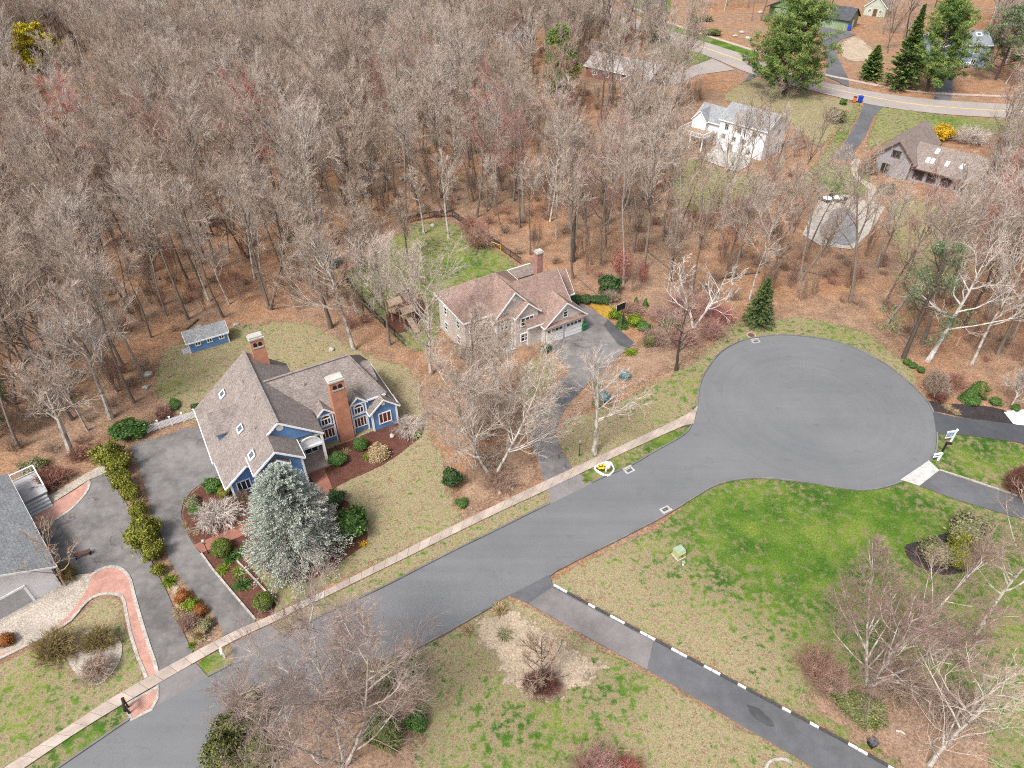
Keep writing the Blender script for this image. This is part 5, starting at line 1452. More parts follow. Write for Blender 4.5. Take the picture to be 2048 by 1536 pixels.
tree_at(lambda H, R: pine(7, H, R, 'pine', 0.12, 90, 12, 0.25, up=0.3, shape=0.5), 1118, 214, 55, 44, "upswept green pine beside the hidden pale-roofed house", "pine_tree")
tree_at(lambda H, R: conifer(8, H, R, 'pine_dull', 'bark_dark', 26, 10, 30, 0.28, 0.12, 0.7), 1312, 84, 14, 30, "dull olive conifer on the near verge of the far road", "spruce_tree")
tree_at(lambda H, R: pine(9, H, R, 'pine', 0.15, 60, 9, 0.3), 1165, 46, -40, 46, "dark green pine at the bend of the far road", "pine_tree")
tree_at(lambda H, R: pine(10, H, R, 'gold', 0.05, 60, 9, 0.36, shape=0.5), 92, 142, 56, 44, "golden yellow conifer alone in the bare woods", "golden_conifer")
tree_at(lambda H, R: pine(11, H, R, 'pine_dull', 0.1, 30, 6, 0.17, shape=0.5, nbl=22), 1806, 716, 500, 88, "loose dull green hemlock beside the turning circle", "hemlock_tree")
tree_at(lambda H, R: pine(12, H, R, 'pine_dull', 0.15, 40, 8, 0.22), -10, 880, 640, 60, "dull green pine at the edge of the left woods", "pine_tree")
tree_at(lambda H, R: conifer(13, H, R, 'bluegreen', 'bark_dark', 14, 8, 14, 0.35, 0.1, 0.7), 660, 530, 495, 20, "small blue-green spruce at the corner of the back fence", "spruce_tree")
tree_at(lambda H, R: pine(14, H, R, 'pine_dull', 0.1, 40, 8, 0.28), 1990, 160, 20, 60, "dull pine in the woods right of the slate blue house", "pine_tree")
tree_at(lambda H, R: pine(15, H, R, 'pine_dull', 0.1, 40, 8, 0.28), 310, 22, -30, 34, "small dark pine far off in the bare woods", "pine_tree")

def bare_at(x, y, top, spread, label, seed, name="bare_tree", rz=None, tr=0.22, **kw):
    H = height(x, y, top)
    p = P(x, y)
    return plant(name, bare_tree(seed, H, tr, spread=spread, **kw), (p.x, p.y, 0.0), label, "tree", rz=rz)

bare_at(222, 836, 585, 0.34, "pale silvery bare tree between left woods and white picket fence", 101, tr=0.26, crown0=0.35, limbs=22, mt='bark_pale', mw='twig_pale', subs=(9, 6, 4))
bare_at(145, 912, 700, 0.36, "pale spreading bare tree above the grey deck", 102, tr=0.32, crown0=0.42, limbs=16, mt='bark_pale', mw='twig', subs=(8, 6, 3))
bare_at(986, 955, 672, 0.36, "pale-limbed bare tree in the leaf bed before the cream house", 103, tr=0.15, crown0=0.2, limbs=20, mt='bark_pale', mw='twig', subs=(9, 7, 5), fork=1, twig_r=0.008)
bare_at(1016, 900, 640, 0.26, "grey bare tree at the inner bend of the cream house driveway", 104, tr=0.18, crown0=0.3, limbs=16, mt='bark_pale', mw='twig', subs=(8, 6, 4), twig_r=0.008)
bare_at(935, 840, 610, 0.33, "twiggy bare tree covering the left front of the cream house", 105, tr=0.16, crown0=0.25, limbs=20, mw='twig', subs=(9, 7, 5), twig_r=0.008)
bare_at(948, 925, 690, 0.34, "grey twiggy tree at the lawn edge of the leaf bed", 126, tr=0.14, crown0=0.2, limbs=20, mw='twig', subs=(9, 7, 5), twig_r=0.008)
bare_at(1000, 790, 610, 0.32, "slender bare tree nearest the garage of the cream house", 127, tr=0.13, crown0=0.25, limbs=18, mw='twig', subs=(9, 7, 4), twig_r=0.008)
bare_at(1188, 907, 715, 0.34, "grey bare tree beside the sidewalk near the lamp post", 106, tr=0.28, crown0=0.35, limbs=14, mt='bark_pale', mw='twig_pale', subs=(7, 5, 3))
bare_at(1352, 740, 590, 0.33, "dark-trunked bare tree on the slope above the sidewalk end", 107, tr=0.2, crown0=0.3, limbs=14, mt='bark_dark', mw='twig_tan', subs=(6, 5, 3))
bare_at(1387, 655, 508, 0.42, "white birch with wide bare limbs over red shrubs", 108, name="birch_tree", tr=0.17, crown0=0.2, limbs=9, mt='bark_birch', mw='bark_birch', subs=(4, 3, 2), fork=1, twig_r=0.018)
bare_at(690, 1530, 1262, 0.38, "big bare birch with pale limbs leaning over the street", 109, name="birch_tree", tr=0.12, crown0=0.15, limbs=18, mt='bark_pale', mw='twig_birch', subs=(11, 9, 6), fork=2, twig_r=0.005, up=0.06, rise=0.3)
bare_at(1738, 1372, 1130, 0.34, "multi-stemmed birch with purple-brown twigs beside the straight driveway", 110, name="birch_tree", tr=0.12, crown0=0.12, limbs=16, mt='bark_pale', mw='twig_plum', subs=(9, 7, 5), fork=3, twig_r=0.006, rise=0.3)
bare_at(1858, 1532, 1345, 0.52, "pale gnarled bare tree at the end of the leaf bed", 111, tr=0.15, crown0=0.25, limbs=14, mt='bark_pale', mw='twig', subs=(6, 5, 3), twig_r=0.007, wob=0.2)
bare_at(1950, 1268, 985, 0.36, "tall grey bare tree between black mulch island and leaf bed", 112, tr=0.15, crown0=0.35, limbs=16, mt='bark_pale', mw='twig', subs=(7, 5, 3), twig_r=0.008)
bare_at(1085, 1382, 1262, 0.36, "small dark bare tree in the round leaf bed", 113, tr=0.07, crown0=0.12, limbs=22, mt='bark_dark', mw='twig_tan', subs=(7, 5, 3), twig_r=0.007)
bare_at(862, 748, 500, 0.44, "grey bare tree leaning over the play area", 114, tr=0.2, crown0=0.3, limbs=16, mt='bark_pale', mw='twig_pale', subs=(8, 6, 4))
bare_at(708, 700, 450, 0.42, "bare tree on the leaf strip behind the play area fence", 115, tr=0.24, crown0=0.35, limbs=16, mt='bark_pale', mw='twig', subs=(8, 6, 4))
bare_at(662, 655, 420, 0.24, "bare tree with a stout dark trunk behind the blue house", 116, tr=0.3, crown0=0.4, limbs=16, subs=(8, 6, 4))
bare_at(780, 690, 480, 0.42, "thin bare tree beside the timber playset", 117, tr=0.15, crown0=0.3, limbs=16, mw='twig_pale', subs=(8, 6, 4))
bare_at(760, 590, 420, 0.4, "wide grey bare tree on the backyard lawn behind the playset", 128, tr=0.16, crown0=0.25, limbs=18, mw='twig', subs=(8, 6, 4), twig_r=0.008)
bare_at(815, 520, 390, 0.36, "bare tree in the far left part of the fenced backyard", 129, tr=0.14, crown0=0.3, limbs=16, mw='twig', subs=(8, 6, 4), twig_r=0.008)
bare_at(1145, 523, 330, 0.2, "straight black-trunked tree behind the cream house chimney", 118, tr=0.3, crown0=0.55, limbs=12, mt='bark_dark', subs=(7, 5, 3))
bare_at(1856, 722, 490, 0.42, "pale dead-looking tree with twisting limbs over the hemlock", 119, tr=0.3, crown0=0.3, limbs=12, mt='bark_birch', mw='twig_pale', subs=(6, 4, 2), wob=0.2, twig_r=0.016)
bare_at(1910, 478, 270, 0.34, "broad pale bare tree below the grey boarded house", 120, tr=0.28, crown0=0.2, limbs=16, mt='bark_pale', mw='twig_pale', subs=(8, 6, 4), fork=1)
bare_at(132, 1172, 1075, 0.5, "low crooked bare tree at the corner of the pale left house", 121, tr=0.09, crown0=0.2, limbs=10, mt='wood', mw='twig_tan', subs=(5, 4, 2), wob=0.22, twig_r=0.008)
bare_at(848, 468, 330, 0.25, "slim pale tree standing inside the back corner of the black fence", 122, tr=0.17, crown0=0.5, limbs=12, mt='bark_pale', subs=(7, 5, 3))
bare_at(898, 476, 300, 0.27, "slim pale tree on the backyard lawn of the cream house", 123, tr=0.2, crown0=0.45, limbs=12, mt='bark_pale', subs=(7, 5, 3))
bare_at(2020, 815, 740, 0.5, "low pale bare tree in the black mulch bed by the fresh driveway", 124, tr=0.08, crown0=0.15, limbs=18, mt='bark_pale', mw='twig_pale', subs=(8, 6, 4), twig_r=0.008)
bare_at(2070, 1190, 960, 0.36, "tall pale bare tree at the lawn edge beyond the mulch island", 125, tr=0.16, crown0=0.35, limbs=16, mt='bark_pale', mw='twig_pale', subs=(8, 6, 3), twig_r=0.009)

# ------------------------------------------------------------------ plants: the woods
KW = dict(subs=(7, 6, 3), rise=0.28, up=0.13, twig_r=0.010)
KINDS = [bare_tree(201, 20, 0.19, 0.42, 0.30, 14, **KW), bare_tree(202, 20, 0.22, 0.34, 0.35, 15, **{**KW, 'rise': 0.2, 'wob': 0.13}), bare_tree(203, 20, 0.16, 0.5, 0.27, 13, **KW),
         bare_tree(204, 20, 0.19, 0.32, 0.30, 13, fork=1, **KW), bare_tree(205, 20, 0.18, 0.45, 0.32, 14, **{**KW, 'wob': 0.17}),
         bare_tree(206, 20, 0.16, 0.28, 0.28, 16, 'bark', 'twig_red', **KW), bare_tree(207, 20, 0.18, 0.34, 0.32, 16, 'bark_pale', 'twig_pale', **{**KW, 'wob': 0.15}),
         bare_tree(208, 20, 0.26, 0.48, 0.28, 14, 'bark_dark', 'twig', **KW)]
KLAB = {5: "red-budded leafless tree", 6: "pale grey leafless tree", 7: "black-trunked leafless tree", 3: "twin-stemmed leafless brown tree"}
KGRP = {5: "red-budded trees", 6: "pale trees", 7: "black-trunked trees", 3: "twin-stemmed trees"}
KDEF = "tall leafless grey-brown tree"
WOODS = [(q.x, q.y) for q in pxs([(-330, 1000), (0, 890), (60, 915), (190, 900), (240, 840), (300, 805), (300, 740), (335, 690), (365, 652), (470, 632), (600, 622), (650, 650), (720, 715), (800, 715), (745, 640), (680, 545), (790, 450), (900, 425), (970, 462), (1050, 520), (1110, 550), (1180, 575), (1300, 600), (1440, 615), (1500, 600), (1560, 605), (1690, 625), (1800, 680), (1880, 720), (1960, 735), (2300, 780), (2400, 300), (2048, 266), (1990, 285), (1960, 345), (1900, 400), (1780, 395), (1700, 380), (1600, 350), (1640, 280), (1560, 225), (1440, 190), (1330, 180), (1270, 75), (1180, 38), (1090, 2), (1000, -30), (-500, -30)])]
WOODS2 = [(q.x, q.y) for q in pxs([(1960, 60), (2100, -20), (2300, -20), (2300, 190), (1990, 175), (1965, 130)])]
WOODS3 = [(q.x, q.y) for q in pxs([(1750, -25), (2000, -25), (1900, 25), (1800, 15)])]
WOODS4 = [(q.x, q.y) for q in pxs([(1330, -25), (1560, -25), (1580, 30), (1500, 50), (1380, 20)])]
WOODS5 = [(q.x, q.y) for q in pxs([(1750, 60), (1800, 30), (1830, 60), (1800, 120), (1760, 110)])]
def hole(pts): return [(q.x, q.y) for q in pxs(pts)]
HOLES = [hole(q) for q in ([(1345, 240), (1420, 185), (1560, 225), (1570, 300), (1500, 350), (1400, 340), (1350, 310)], [(1590, 400), (1690, 380), (1785, 410), (1760, 490), (1700, 515), (1600, 500)],
         [(1740, 230), (1850, 220), (1990, 300), (1960, 400), (1800, 400), (1735, 350)], [(1155, 150), (1200, 115), (1300, 145), (1255, 215)], [(1000, 90), (1030, 50), (1090, 60), (1085, 100)], [(355, 740), (360, 655), (480, 655), (480, 720)],
         [(1500, 660), (1480, 610), (1545, 610), (1550, 660)], [(1080, 560), (1170, 560), (1250, 600), (1250, 640), (1100, 640)])]
rng = np.random.default_rng(77)
def scatter(poly, step, jit=0.42):
    xs = [q[0] for q in poly]; ys = [q[1] for q in poly]
    X, Y = np.meshgrid(np.arange(max(min(xs), -235), min(max(xs), 235), step), np.arange(min(ys), min(max(ys), 268), step))
    X = X.ravel() + rng.uniform(-jit, jit, X.size) * step; Y = Y.ravel() + rng.uniform(-jit, jit, Y.size) * step
    k = inside(poly, X, Y)
    for h_ in HOLES: k &= ~inside(h_, X, Y)
    for q in LAWNS: k &= ~inside(q, X, Y)
    # drop what can never be seen (wider than the view by a crown)
    k &= np.abs(X) < (Y * 0.66 + 42)
    return X[k], Y[k]
def clear(X, Y, taken, r):
    k = np.ones(len(X), bool)
    for (a, b) in taken: k &= np.hypot(X - a, Y - b) > r
    return k
fixed = [(o.location.x, o.location.y) for o in COL.objects if o.parent is None and o.get("category") == "tree"]
tx, ty = [], []
for poly, st in ((WOODS, 4.55), (WOODS2, 5.0), (WOODS3, 6.0), (WOODS4, 8.0), (WOODS5, 7.0)):
    a, b_ = scatter(poly, st); tx.append(a); ty.append(b_)
tx, ty = np.concatenate(tx), np.concatenate(ty)
k = clear(tx, ty, fixed, 2.6); tx, ty = tx[k], ty[k]
# thinner stand behind the turning circle and the cream house
thin = np.array([inside([(q.x, q.y) for q in pxs([(1050, 600), (900, 440), (1000, 400), (1200, 420), (1560, 420), (1760, 560), (1880, 760), (1400, 640)])], np.array([a]), np.array([b_]))[0] for a, b_ in zip(tx, ty)])
k = ~thin | (rng.uniform(size=len(tx)) > 0.12); tx, ty = tx[k], ty[k]
# glades: the photograph looks through these openings in the stand, so no tree grows in the way
GLADES = [((88, 150), (30, 45, 145, 150), 0.0), ((1118, 214), (1072, 58, 1168, 185), 0.1), ((1430, 294), (1365, 205, 1560, 330), 0.66), ((1800, 350), (1745, 240, 1950, 365), 0.64), ((1690, 440), (1610, 395, 1765, 488), 0.78),
          ((1400, 120), (1190, 0, 1540, 160), 0.7), ((1750, 200), (1600, 140, 1930, 235), 0.5), ((1690, 300), (1640, 212, 1770, 390), 0.7), ((1220, 180), (1165, 105, 1300, 195), 0.68), ((1045, 88), (1000, 50, 1085, 90), 0.4), ((1665, 230), (1640, 200, 1690, 250), 0.0), ((1895, 265), (1860, 240, 1900, 275), 0.0)]
def to_px(x, y, z):
    q = Vector((x, y, z - CAM_H)); dpt = q.y * CP - q.z * SP
    return 1024 + FPX * q.x / dpt, 768 - FPX * (q.y * SP + q.z * CP) / dpt
k = np.ones(len(tx), bool)
for i in range(len(tx)):
    cx, cy = to_px(tx[i], ty[i], 12.0); hw = FPX * 4.2 / math.hypot(tx[i], ty[i], 43); vh = FPX * 5.5 / math.hypot(tx[i], ty[i], 43)
    for (ax, ay), (x0, y0, x1, y1), pk in GLADES:
        if ty[i] < P(ax, ay).y + 2 and cx + hw > x0 and cx - hw < x1 and cy + vh > y0 and cy - vh < y1 and rng.uniform() > pk: k[i] = False
tx, ty = tx[k], ty[k]
order = np.argsort(np.hypot(tx, ty)); tx, ty = tx[order], ty[order]
ZONES = [((415, 690), "behind the blue garden shed"), ((560, 620), "behind the blue house"), ((150, 830), "left of the white picket fence"), ((100, 640), "in the left woods"), ((690, 600), "between the blue house and the play area"), ((720, 500), "outside the left side of the black fence"), ((860, 400), "beyond the corner of the black fence"), ((1080, 470), "behind the chimney of the cream house"), ((1270, 540), "above the golden groundcover"), ((1430, 540), "above the white birch"), ((1600, 560), "above the circle spruce"), ((1780, 590), "between pool and turning circle"), ((1960, 650), "above the fresh black driveway"), ((1650, 520), "just below the pool terrace"), ((1480, 430), "below the white house"), ((1250, 380), "between white house and cream house"), ((1900, 500), "below the grey boarded house"), ((1050, 330), "in the middle of the woods behind the cream house"), ((380, 500), "deep in the woods behind the blue shed"), ((640, 400), "deep in the woods between the two backyards")]
ZONES = [(P(*q), t_) for q, t_ in ZONES]
def zone(x, y): return min(ZONES, key=lambda z_: math.hypot(z_[0].x - x, z_[0].y - y))[1]
REDS = [(P(*q), r) for q, r in (((470, 420), 9), ((520, 330), 7), ((1230, 560), 6), ((60, 200), 12), ((900, 60), 14), ((850, 300), 10), ((1960, 580), 9), ((1420, 640), 6), ((60, 420), 9), ((1780, 640), 5), ((250, 60), 16))]
kinds = []
for a, b_ in zip(tx, ty):
    red = any(math.hypot(a - q.x, b_ - q.y) < r for q, r in REDS)
    kinds.append(5 if red and rng.uniform() < 0.5 else rng.choice([0, 1, 2, 3, 4, 5, 6, 7], p=[0.19, 0.17, 0.19, 0.14, 0.14, 0.04, 0.09, 0.04]))
kinds = np.array(kinds)
hs = np.clip(rng.normal(0.9, 0.17, len(tx)), 0.45, 1.2); rz = rng.uniform(0, 6.28, len(tx)); ln_ = rng.normal(0, 0.065, (len(tx), 2))
NT_IND = min(290, len(tx))
proto = {}
for i in range(NT_IND):
    kd = int(kinds[i])
    lab = KLAB.get(kd, KDEF) + " " + zone(tx[i], ty[i])
    grp = KGRP.get(kd, "grey-brown trees") + " " + zone(tx[i], ty[i])
    e_ = plant("woodland_tree", KINDS[kd], (tx[i], ty[i], 0), lab, "tree", grp, rz=rz[i], sc3=(hs[i] * 0.95, hs[i] * 0.95, hs[i]), tilt=ln_[i])
    if kd not in proto: proto[kd] = [c_ for c_ in e_.children]

def scatter_stuff(name, label, cat, pts, rots, scales, kinds, sources):
    """one object of countless plants: points that carry instances of the source parts"""
    me = bpy.data.meshes.new(name)
    me.from_pydata([tuple(q) for q in pts], [], [])
    for nm, ty_, dat in (("rot", 'FLOAT_VECTOR', rots), ("scl", 'FLOAT_VECTOR', scales)):
        a = me.attributes.new(nm, ty_, 'POINT'); a.data.foreach_set("vector", np.asarray(dat, np.float32).ravel())
    a = me.attributes.new("kind", 'INT', 'POINT'); a.data.foreach_set("value", np.asarray(kinds, np.int32))
    o = link(name, me)
    ng = bpy.data.node_groups.new(name, 'GeometryNodeTree')
    ng.interface.new_socket("Geometry", in_out='INPUT', socket_type='NodeSocketGeometry')
    ng.interface.new_socket("Geometry", in_out='OUTPUT', socket_type='NodeSocketGeometry')
    N, Lk = ng.nodes, ng.links
    gi, go = N.new("NodeGroupInput"), N.new("NodeGroupOutput")
    mp = N.new("GeometryNodeMeshToPoints"); Lk.new(gi.outputs[0], mp.inputs[0])
    def named(nm, dt):
        q = N.new("GeometryNodeInputNamedAttribute"); q.data_type = dt; q.inputs[0].default_value = nm; return q.outputs[0]
    ar, asc, ak = named("rot", 'FLOAT_VECTOR'), named("scl", 'FLOAT_VECTOR'), named("kind", 'INT')
    jo = N.new("GeometryNodeJoinGeometry")
    for kd, objs in sources.items():
        if not np.any(np.asarray(kinds) == kd): continue
        j = N.new("GeometryNodeJoinGeometry")
        for ob in objs:
            oi = N.new("GeometryNodeObjectInfo"); oi.inputs[0].default_value = ob; oi.transform_space = 'ORIGINAL'
            oi.inputs[1].default_value = True
            Lk.new(oi.outputs["Geometry"], j.inputs[0])
        cmp_ = N.new("FunctionNodeCompare"); cmp_.data_type = 'INT'; cmp_.operation = 'EQUAL'
        Lk.new(ak, cmp_.inputs[2]); cmp_.inputs[3].default_value = kd
        ip = N.new("GeometryNodeInstanceOnPoints")
        Lk.new(mp.outputs[0], ip.inputs["Points"]); Lk.new(cmp_.outputs[0], ip.inputs["Selection"])
        Lk.new(j.outputs[0], ip.inputs["Instance"]); Lk.new(ar, ip.inputs["Rotation"]); Lk.new(asc, ip.inputs["Scale"])
        Lk.new(ip.outputs[0], jo.inputs[0])
    Lk.new(jo.outputs[0], go.inputs[0])
    md = o.modifiers.new("plants", 'NODES'); md.node_group = ng
    return tag(o, label, cat, None, 'stuff')

i0 = NT_IND
far = np.arange(i0, len(tx))
for kd in range(8):
    if kd not in proto and np.any(kinds[far] == kd): kinds[far[kinds[far] == kd]] = 0
print("woods:", len(tx), "far:", len(far))
if len(far):
    scatter_stuff("far_woods", "far leafless woods seen as one grey-brown mass of trunks and twigs", "woods", np.stack([tx[far], ty[far], np.zeros(len(far))], 1),
                  np.stack([ln_[far, 0], ln_[far, 1], rz[far]], 1), np.stack([hs[far] * 0.95, hs[far] * 0.95, hs[far]], 1), kinds[far], proto)

# understory of the woods: two saplings-and-brush shapes carried by one object
brush_src = []
bx_, by_ = scatter(WOODS, 2.7, 0.5)
k = clear(bx_, by_, [(P(1430, 560).x, P(1430, 560).y)], 0.1)
keep = rng.uniform(size=len(bx_)) < np.clip(0.5 + 0.3 * np.sin(bx_ * 0.11) * np.cos(by_ * 0.09), 0.1, 1)
bx_, by_ = bx_[keep], by_[keep]
s1 = link("brush_clump", stems_mesh(301, 'twig_brush', 34, 0.9, r=0.0075, subs=(5, 4))); s2 = link("sapling", stems_mesh(302, 'twig_brush', 16, 1.6, r=0.006, subs=(7, 5), flare=0.6))
q = P(1468, 600); s1.location = (q.x, q.y, 0); s1.scale = (1.5, 1.5, 1.8)
q = P(1600, 600); s2.location = (q.x, q.y, 0); s2.scale = (1.6, 1.6, 4.0)
tag(s1, "low reddish bare brush clump left of the circle spruce", "shrub"); tag(s2, "thin leafless sapling right of the circle spruce", "sapling")
bk = (rng.uniform(size=len(bx_)) < 0.42).astype(int)
bs = np.where(bk == 0, rng.uniform(0.8, 1.7, len(bx_)), rng.uniform(1.0, 1.9, len(bx_)))
bh = np.where(bk == 0, bs * rng.uniform(0.7, 1.3, len(bx_)), bs * rng.uniform(2.2, 4.0, len(bx_)))
scatter_stuff("understory", "reddish-brown leafless brush and saplings under the woods", "brush", np.stack([bx_, by_, np.zeros(len(bx_))], 1), np.stack([0 * bx_, 0 * bx_, rng.uniform(0, 6.28, len(bx_))], 1), np.stack([bs, bs, bh], 1), bk, {0: [s1], 1: [s2]})
print("brush:", len(bx_))
#--SHRUBS--
# ------------------------------------------------------------------ plants: shrubs
SM = dict(
    box=shrub_mesh(401, 'box', 5460, 0.075, 0.12), box2=shrub_mesh(402, 'green', 5460, 0.075, 0.13), rhodo=shrub_mesh(403, 'green', 4620, 0.120, 0.37), lime=shrub_mesh(404, 'lime', 3780, 0.112, 0.34),
    dark=shrub_mesh(405, 'darkgreen', 4620, 0.112, 0.34), olive=shrub_mesh(406, 'olive', 5040, 0.098, 0.34), tan=shrub_mesh(407, 'olive_tan', 7560, 0.064, 0.19), brown=shrub_mesh(408, 'brown_leaf', 5460, 0.083, 0.41),
    maroon=shrub_mesh(409, 'maroon', 5460, 0.075, 0.34), rust=shrub_mesh(410, 'rustleaf', 4620, 0.083, 0.34), arbor=shrub_mesh(411, 'arbor', 6300, 0.098, 0.41), arborc=shrub_mesh(412, 'arbor', 5880, 0.098, 0.42, 'column'),
    dullc=shrub_mesh(413, 'arbor_dull', 8820, 0.075, 0.42, 'column'), dull=shrub_mesh(414, 'arbor_dull', 7560, 0.068, 0.34), cone=shrub_mesh(415, 'green', 5460, 0.075, 0.34, 'cone'), yellowball=shrub_mesh(416, 'arbor', 6300, 0.068, 0.16),
    redbud=shrub_mesh(417, 'red_bud', 1890, 0.053, 0.42, core=False), forsythia=shrub_mesh(418, 'forsythia', 4620, 0.090, 0.41), bluegreen=shrub_mesh(419, 'bluegreen', 3780, 0.098, 0.41), strawdome=shrub_mesh(420, 'straw', 5040, 0.075, 0.26, 'dome'))
ST = dict(pale=stems_mesh(501, 'twig_pale', 70, 0.5, r=0.007, subs=(6, 5)), tan=stems_mesh(502, 'twig_tan', 80, 0.6, r=0.007, subs=(6, 5)), red=stems_mesh(503, 'twig_red', 70, 0.7, r=0.006, subs=(6, 5)),
          brown=stems_mesh(504, 'twig_brush', 80, 0.7, r=0.007, subs=(6, 5)), otan=stems_mesh(506, 'twig_olive', 130, 0.5, r=0.008, subs=(7, 6)), bbrn=stems_mesh(507, 'twig_brush', 110, 0.5, r=0.009, subs=(7, 6)), maroon=stems_mesh(508, 'twig_maroon', 130, 0.6, r=0.009, subs=(7, 6)), weep=stems_mesh(505, 'twig_pale', 60, 0.6, r=0.009, subs=(7, 5), droop=0.16))
TF = dict(lily=tuft_mesh(601, 'green', 150, 0.07), limeg=tuft_mesh(602, 'lime', 150, 0.07), straw=tuft_mesh(603, 'straw', 260, 0.04, 0.7), strawb=tuft_mesh(604, 'straw', 200, 0.05, 0.3), low=tuft_mesh(605, 'olive', 120, 0.06))
TW = {'tan': 'otan', 'brown': 'bbrn', 'maroon': 'maroon'}
def px(r, x, y): return r * mscale(x, y)
def S(kind, x, y, rpx, hm, label, name="shrub", ry=None, rz=None, group=None):
    """leafy shrub: picture spot of its foot, radius in pixels, height in metres"""
    if kind in TW: return shrub(ST[TW[kind]], x, y, px(rpx * 1.12, x, y), hm * 1.1, label, group, 1.0, name, "shrub", rz, px(ry * 1.12, x, y) if ry else None)
    return shrub(SM[kind], x, y, px(rpx, x, y), hm, label, group, 2.0 if kind != 'strawdome' else 1.6, name, "shrub", rz, px(ry, x, y) if ry else None)
def B(kind, x, y, rpx, hm, label, name="bare_shrub", group=None):
    return shrub(ST[kind], x, y, px(rpx, x, y), hm, label, group, 1.0, name, "shrub")
def T(kind, x, y, rpx, hm, label, name="grass_clump", cat="grass clump", group=None):
    return shrub(TF[kind], x, y, px(rpx, x, y), hm, label, group, 1.0, name, cat)
# round the blue house
S('box', 447, 1106, 21, 1.5, "clipped round boxwood beside the lamp post and brick path", "boxwood")
S('box', 530, 1213, 20, 1.4, "clipped round boxwood at the sidewalk corner of the mulch bed", "boxwood")
S('box2', 676, 926, 18, 1.3, "round dark green boxwood right of the porch", "boxwood")
S('box2', 722, 897, 15, 1.3, "round dark green boxwood beside the straw-coloured mound", "boxwood")
S('strawdome', 757, 912, 24, 1.1, "straw-coloured mounded shrub in the front mulch bed", "mounded_shrub")
B('weep', 437, 1040, 48, 1.9, "low weeping bare tree with pinkish twigs beside the driveway curve", "weeping_tree")
B('weep', 818, 858, 34, 1.3, "bare spreading shrub at the right corner of the blue house")
S('rhodo', 430, 978, 17, 1.3, "green rhododendron at the front left corner of the blue house")
S('arbor', 450, 992, 13, 1.0, "yellow-green rhododendron before the blue house corner")
S('brown', 489, 1000, 16, 1.0, "brownish shrub under the small gable window", ry=13)
S('olive', 385, 1010, 15, 0.8, "olive shrub at the top of the driveway curve")
S('green' if 'green' in SM else 'box2', 392, 1025, 13, 0.7, "low green shrub beside the weeping tree")
S('rhodo', 703, 1070, 34, 3.0, "tall dense green shrub right of the blue-grey cedar", ry=30)
S('dark', 672, 1008, 20, 1.5, "dark green shrub between cedar and front walk")
T('lily', 485, 1172, 24, 0.9, "spiky green lily clump in the lower mulch bed", "lily_clump", "plant")
T('lily', 462, 1120, 20, 0.8, "spiky green lily clump below the clipped boxwood", "lily_clump", "plant")
T('lily', 482, 1108, 16, 0.7, "spiky green lily clump at the edge of the cedar", "lily_clump", "plant")
T('limeg', 447, 1140, 18, 0.5, "lime green low plant beside the driveway edging", "low_plant", "plant")
T('limeg', 478, 1145, 17, 0.5, "lime green low plant in the middle of the mulch bed", "low_plant", "plant")
T('limeg', 735, 915, 12, 0.4, "lime green low plant before the straw mound", "low_plant", "plant")
T('limeg', 833, 872, 14, 0.5, "lime green low plant at the tip of the front bed", "low_plant", "plant")
T('straw', 370, 1050, 9, 0.3, "pale straw tuft in the mulch beside the driveway", group="straw tufts in the mulch")
T('straw', 378, 1062, 9, 0.3, "pale straw tuft in the mulch beside the driveway", group="straw tufts in the mulch")
T('straw', 393, 1067, 9, 0.3, "pale straw tuft in the mulch beside the driveway", group="straw tufts in the mulch")
T('straw', 690, 905, 14, 0.4, "pale straw tuft between the two dark boxwoods")
fl_ = shrub(shrub_mesh(421, 'forsythia', 260, 0.2, 0.5, core=False), 727, 1092, px(9, 727, 1092), 0.5, "small yellow daffodils at the edge of the tall green shrub", None, 2.0, "flower_clump", "flowers")
# hedge between the driveways
for k_, (x, y, r, h, kd) in enumerate([(226, 928, 26, 2.8, 'arbor'), (243, 948, 22, 2.6, 'arbor'), (252, 978, 20, 2.4, 'arbor'), (268, 1000, 17, 2.0, 'arbor'), (282, 1032, 16, 1.8, 'arbor'), (293, 1085, 30, 2.8, 'arbor'), (302, 1075, 24, 2.6, 'arbor'), (312, 1118, 20, 2.2, 'arbor'), (322, 1148, 13, 1.3, 'arbor')]):
    S(kd, x, y, r, h, "yellow-green arborvitae in the hedge between the two driveways", "arborvitae", group="hedge between the driveways")
T('straw', 262, 985, 22, 1.3, "dry grass growing through the middle of the hedge"); T('straw', 276, 1012, 22, 1.2, "dry grass at the narrow neck of the hedge")
T('limeg', 341, 1165, 20, 1.0, "bright green grass clump at the lower end of the hedge")
S('rust', 369, 1200, 15, 1.1, "rusty brown shrub above the lime green one"); S('lime', 385, 1216, 15, 1.0, "lime green shrub between two rusty ones"); S('rust', 402, 1228, 15, 1.0, "rusty brown shrub below the lime green one")
T('straw', 362, 1225, 22, 1.0, "straw-coloured grass clump beside the left driveway"); S('brown', 383, 1250, 22, 1.0, "grey-brown shrub between straw grasses"); T('strawb', 400, 1275, 22, 1.1, "pale feathery grass clump near the sidewalk"); S('olive', 415, 1255, 14, 0.9, "olive shrub beside the feathery grass"); T('limeg', 385, 1292, 12, 0.5, "small green tuft at the sidewalk between driveways")
S('rhodo', 256, 872, 36, 2.0, "broad green rhododendron left of the white picket fence", ry=26)
S('brown', 330, 835, 26, 1.0, "brown shrub behind the picket fence", ry=16); S('green' if 'green' in SM else 'box2', 350, 812, 18, 0.6, "low green shrub behind the brown one", ry=10); S('dark', 393, 820, 10, 0.7, "small green shrub at the back left corner of the blue house")
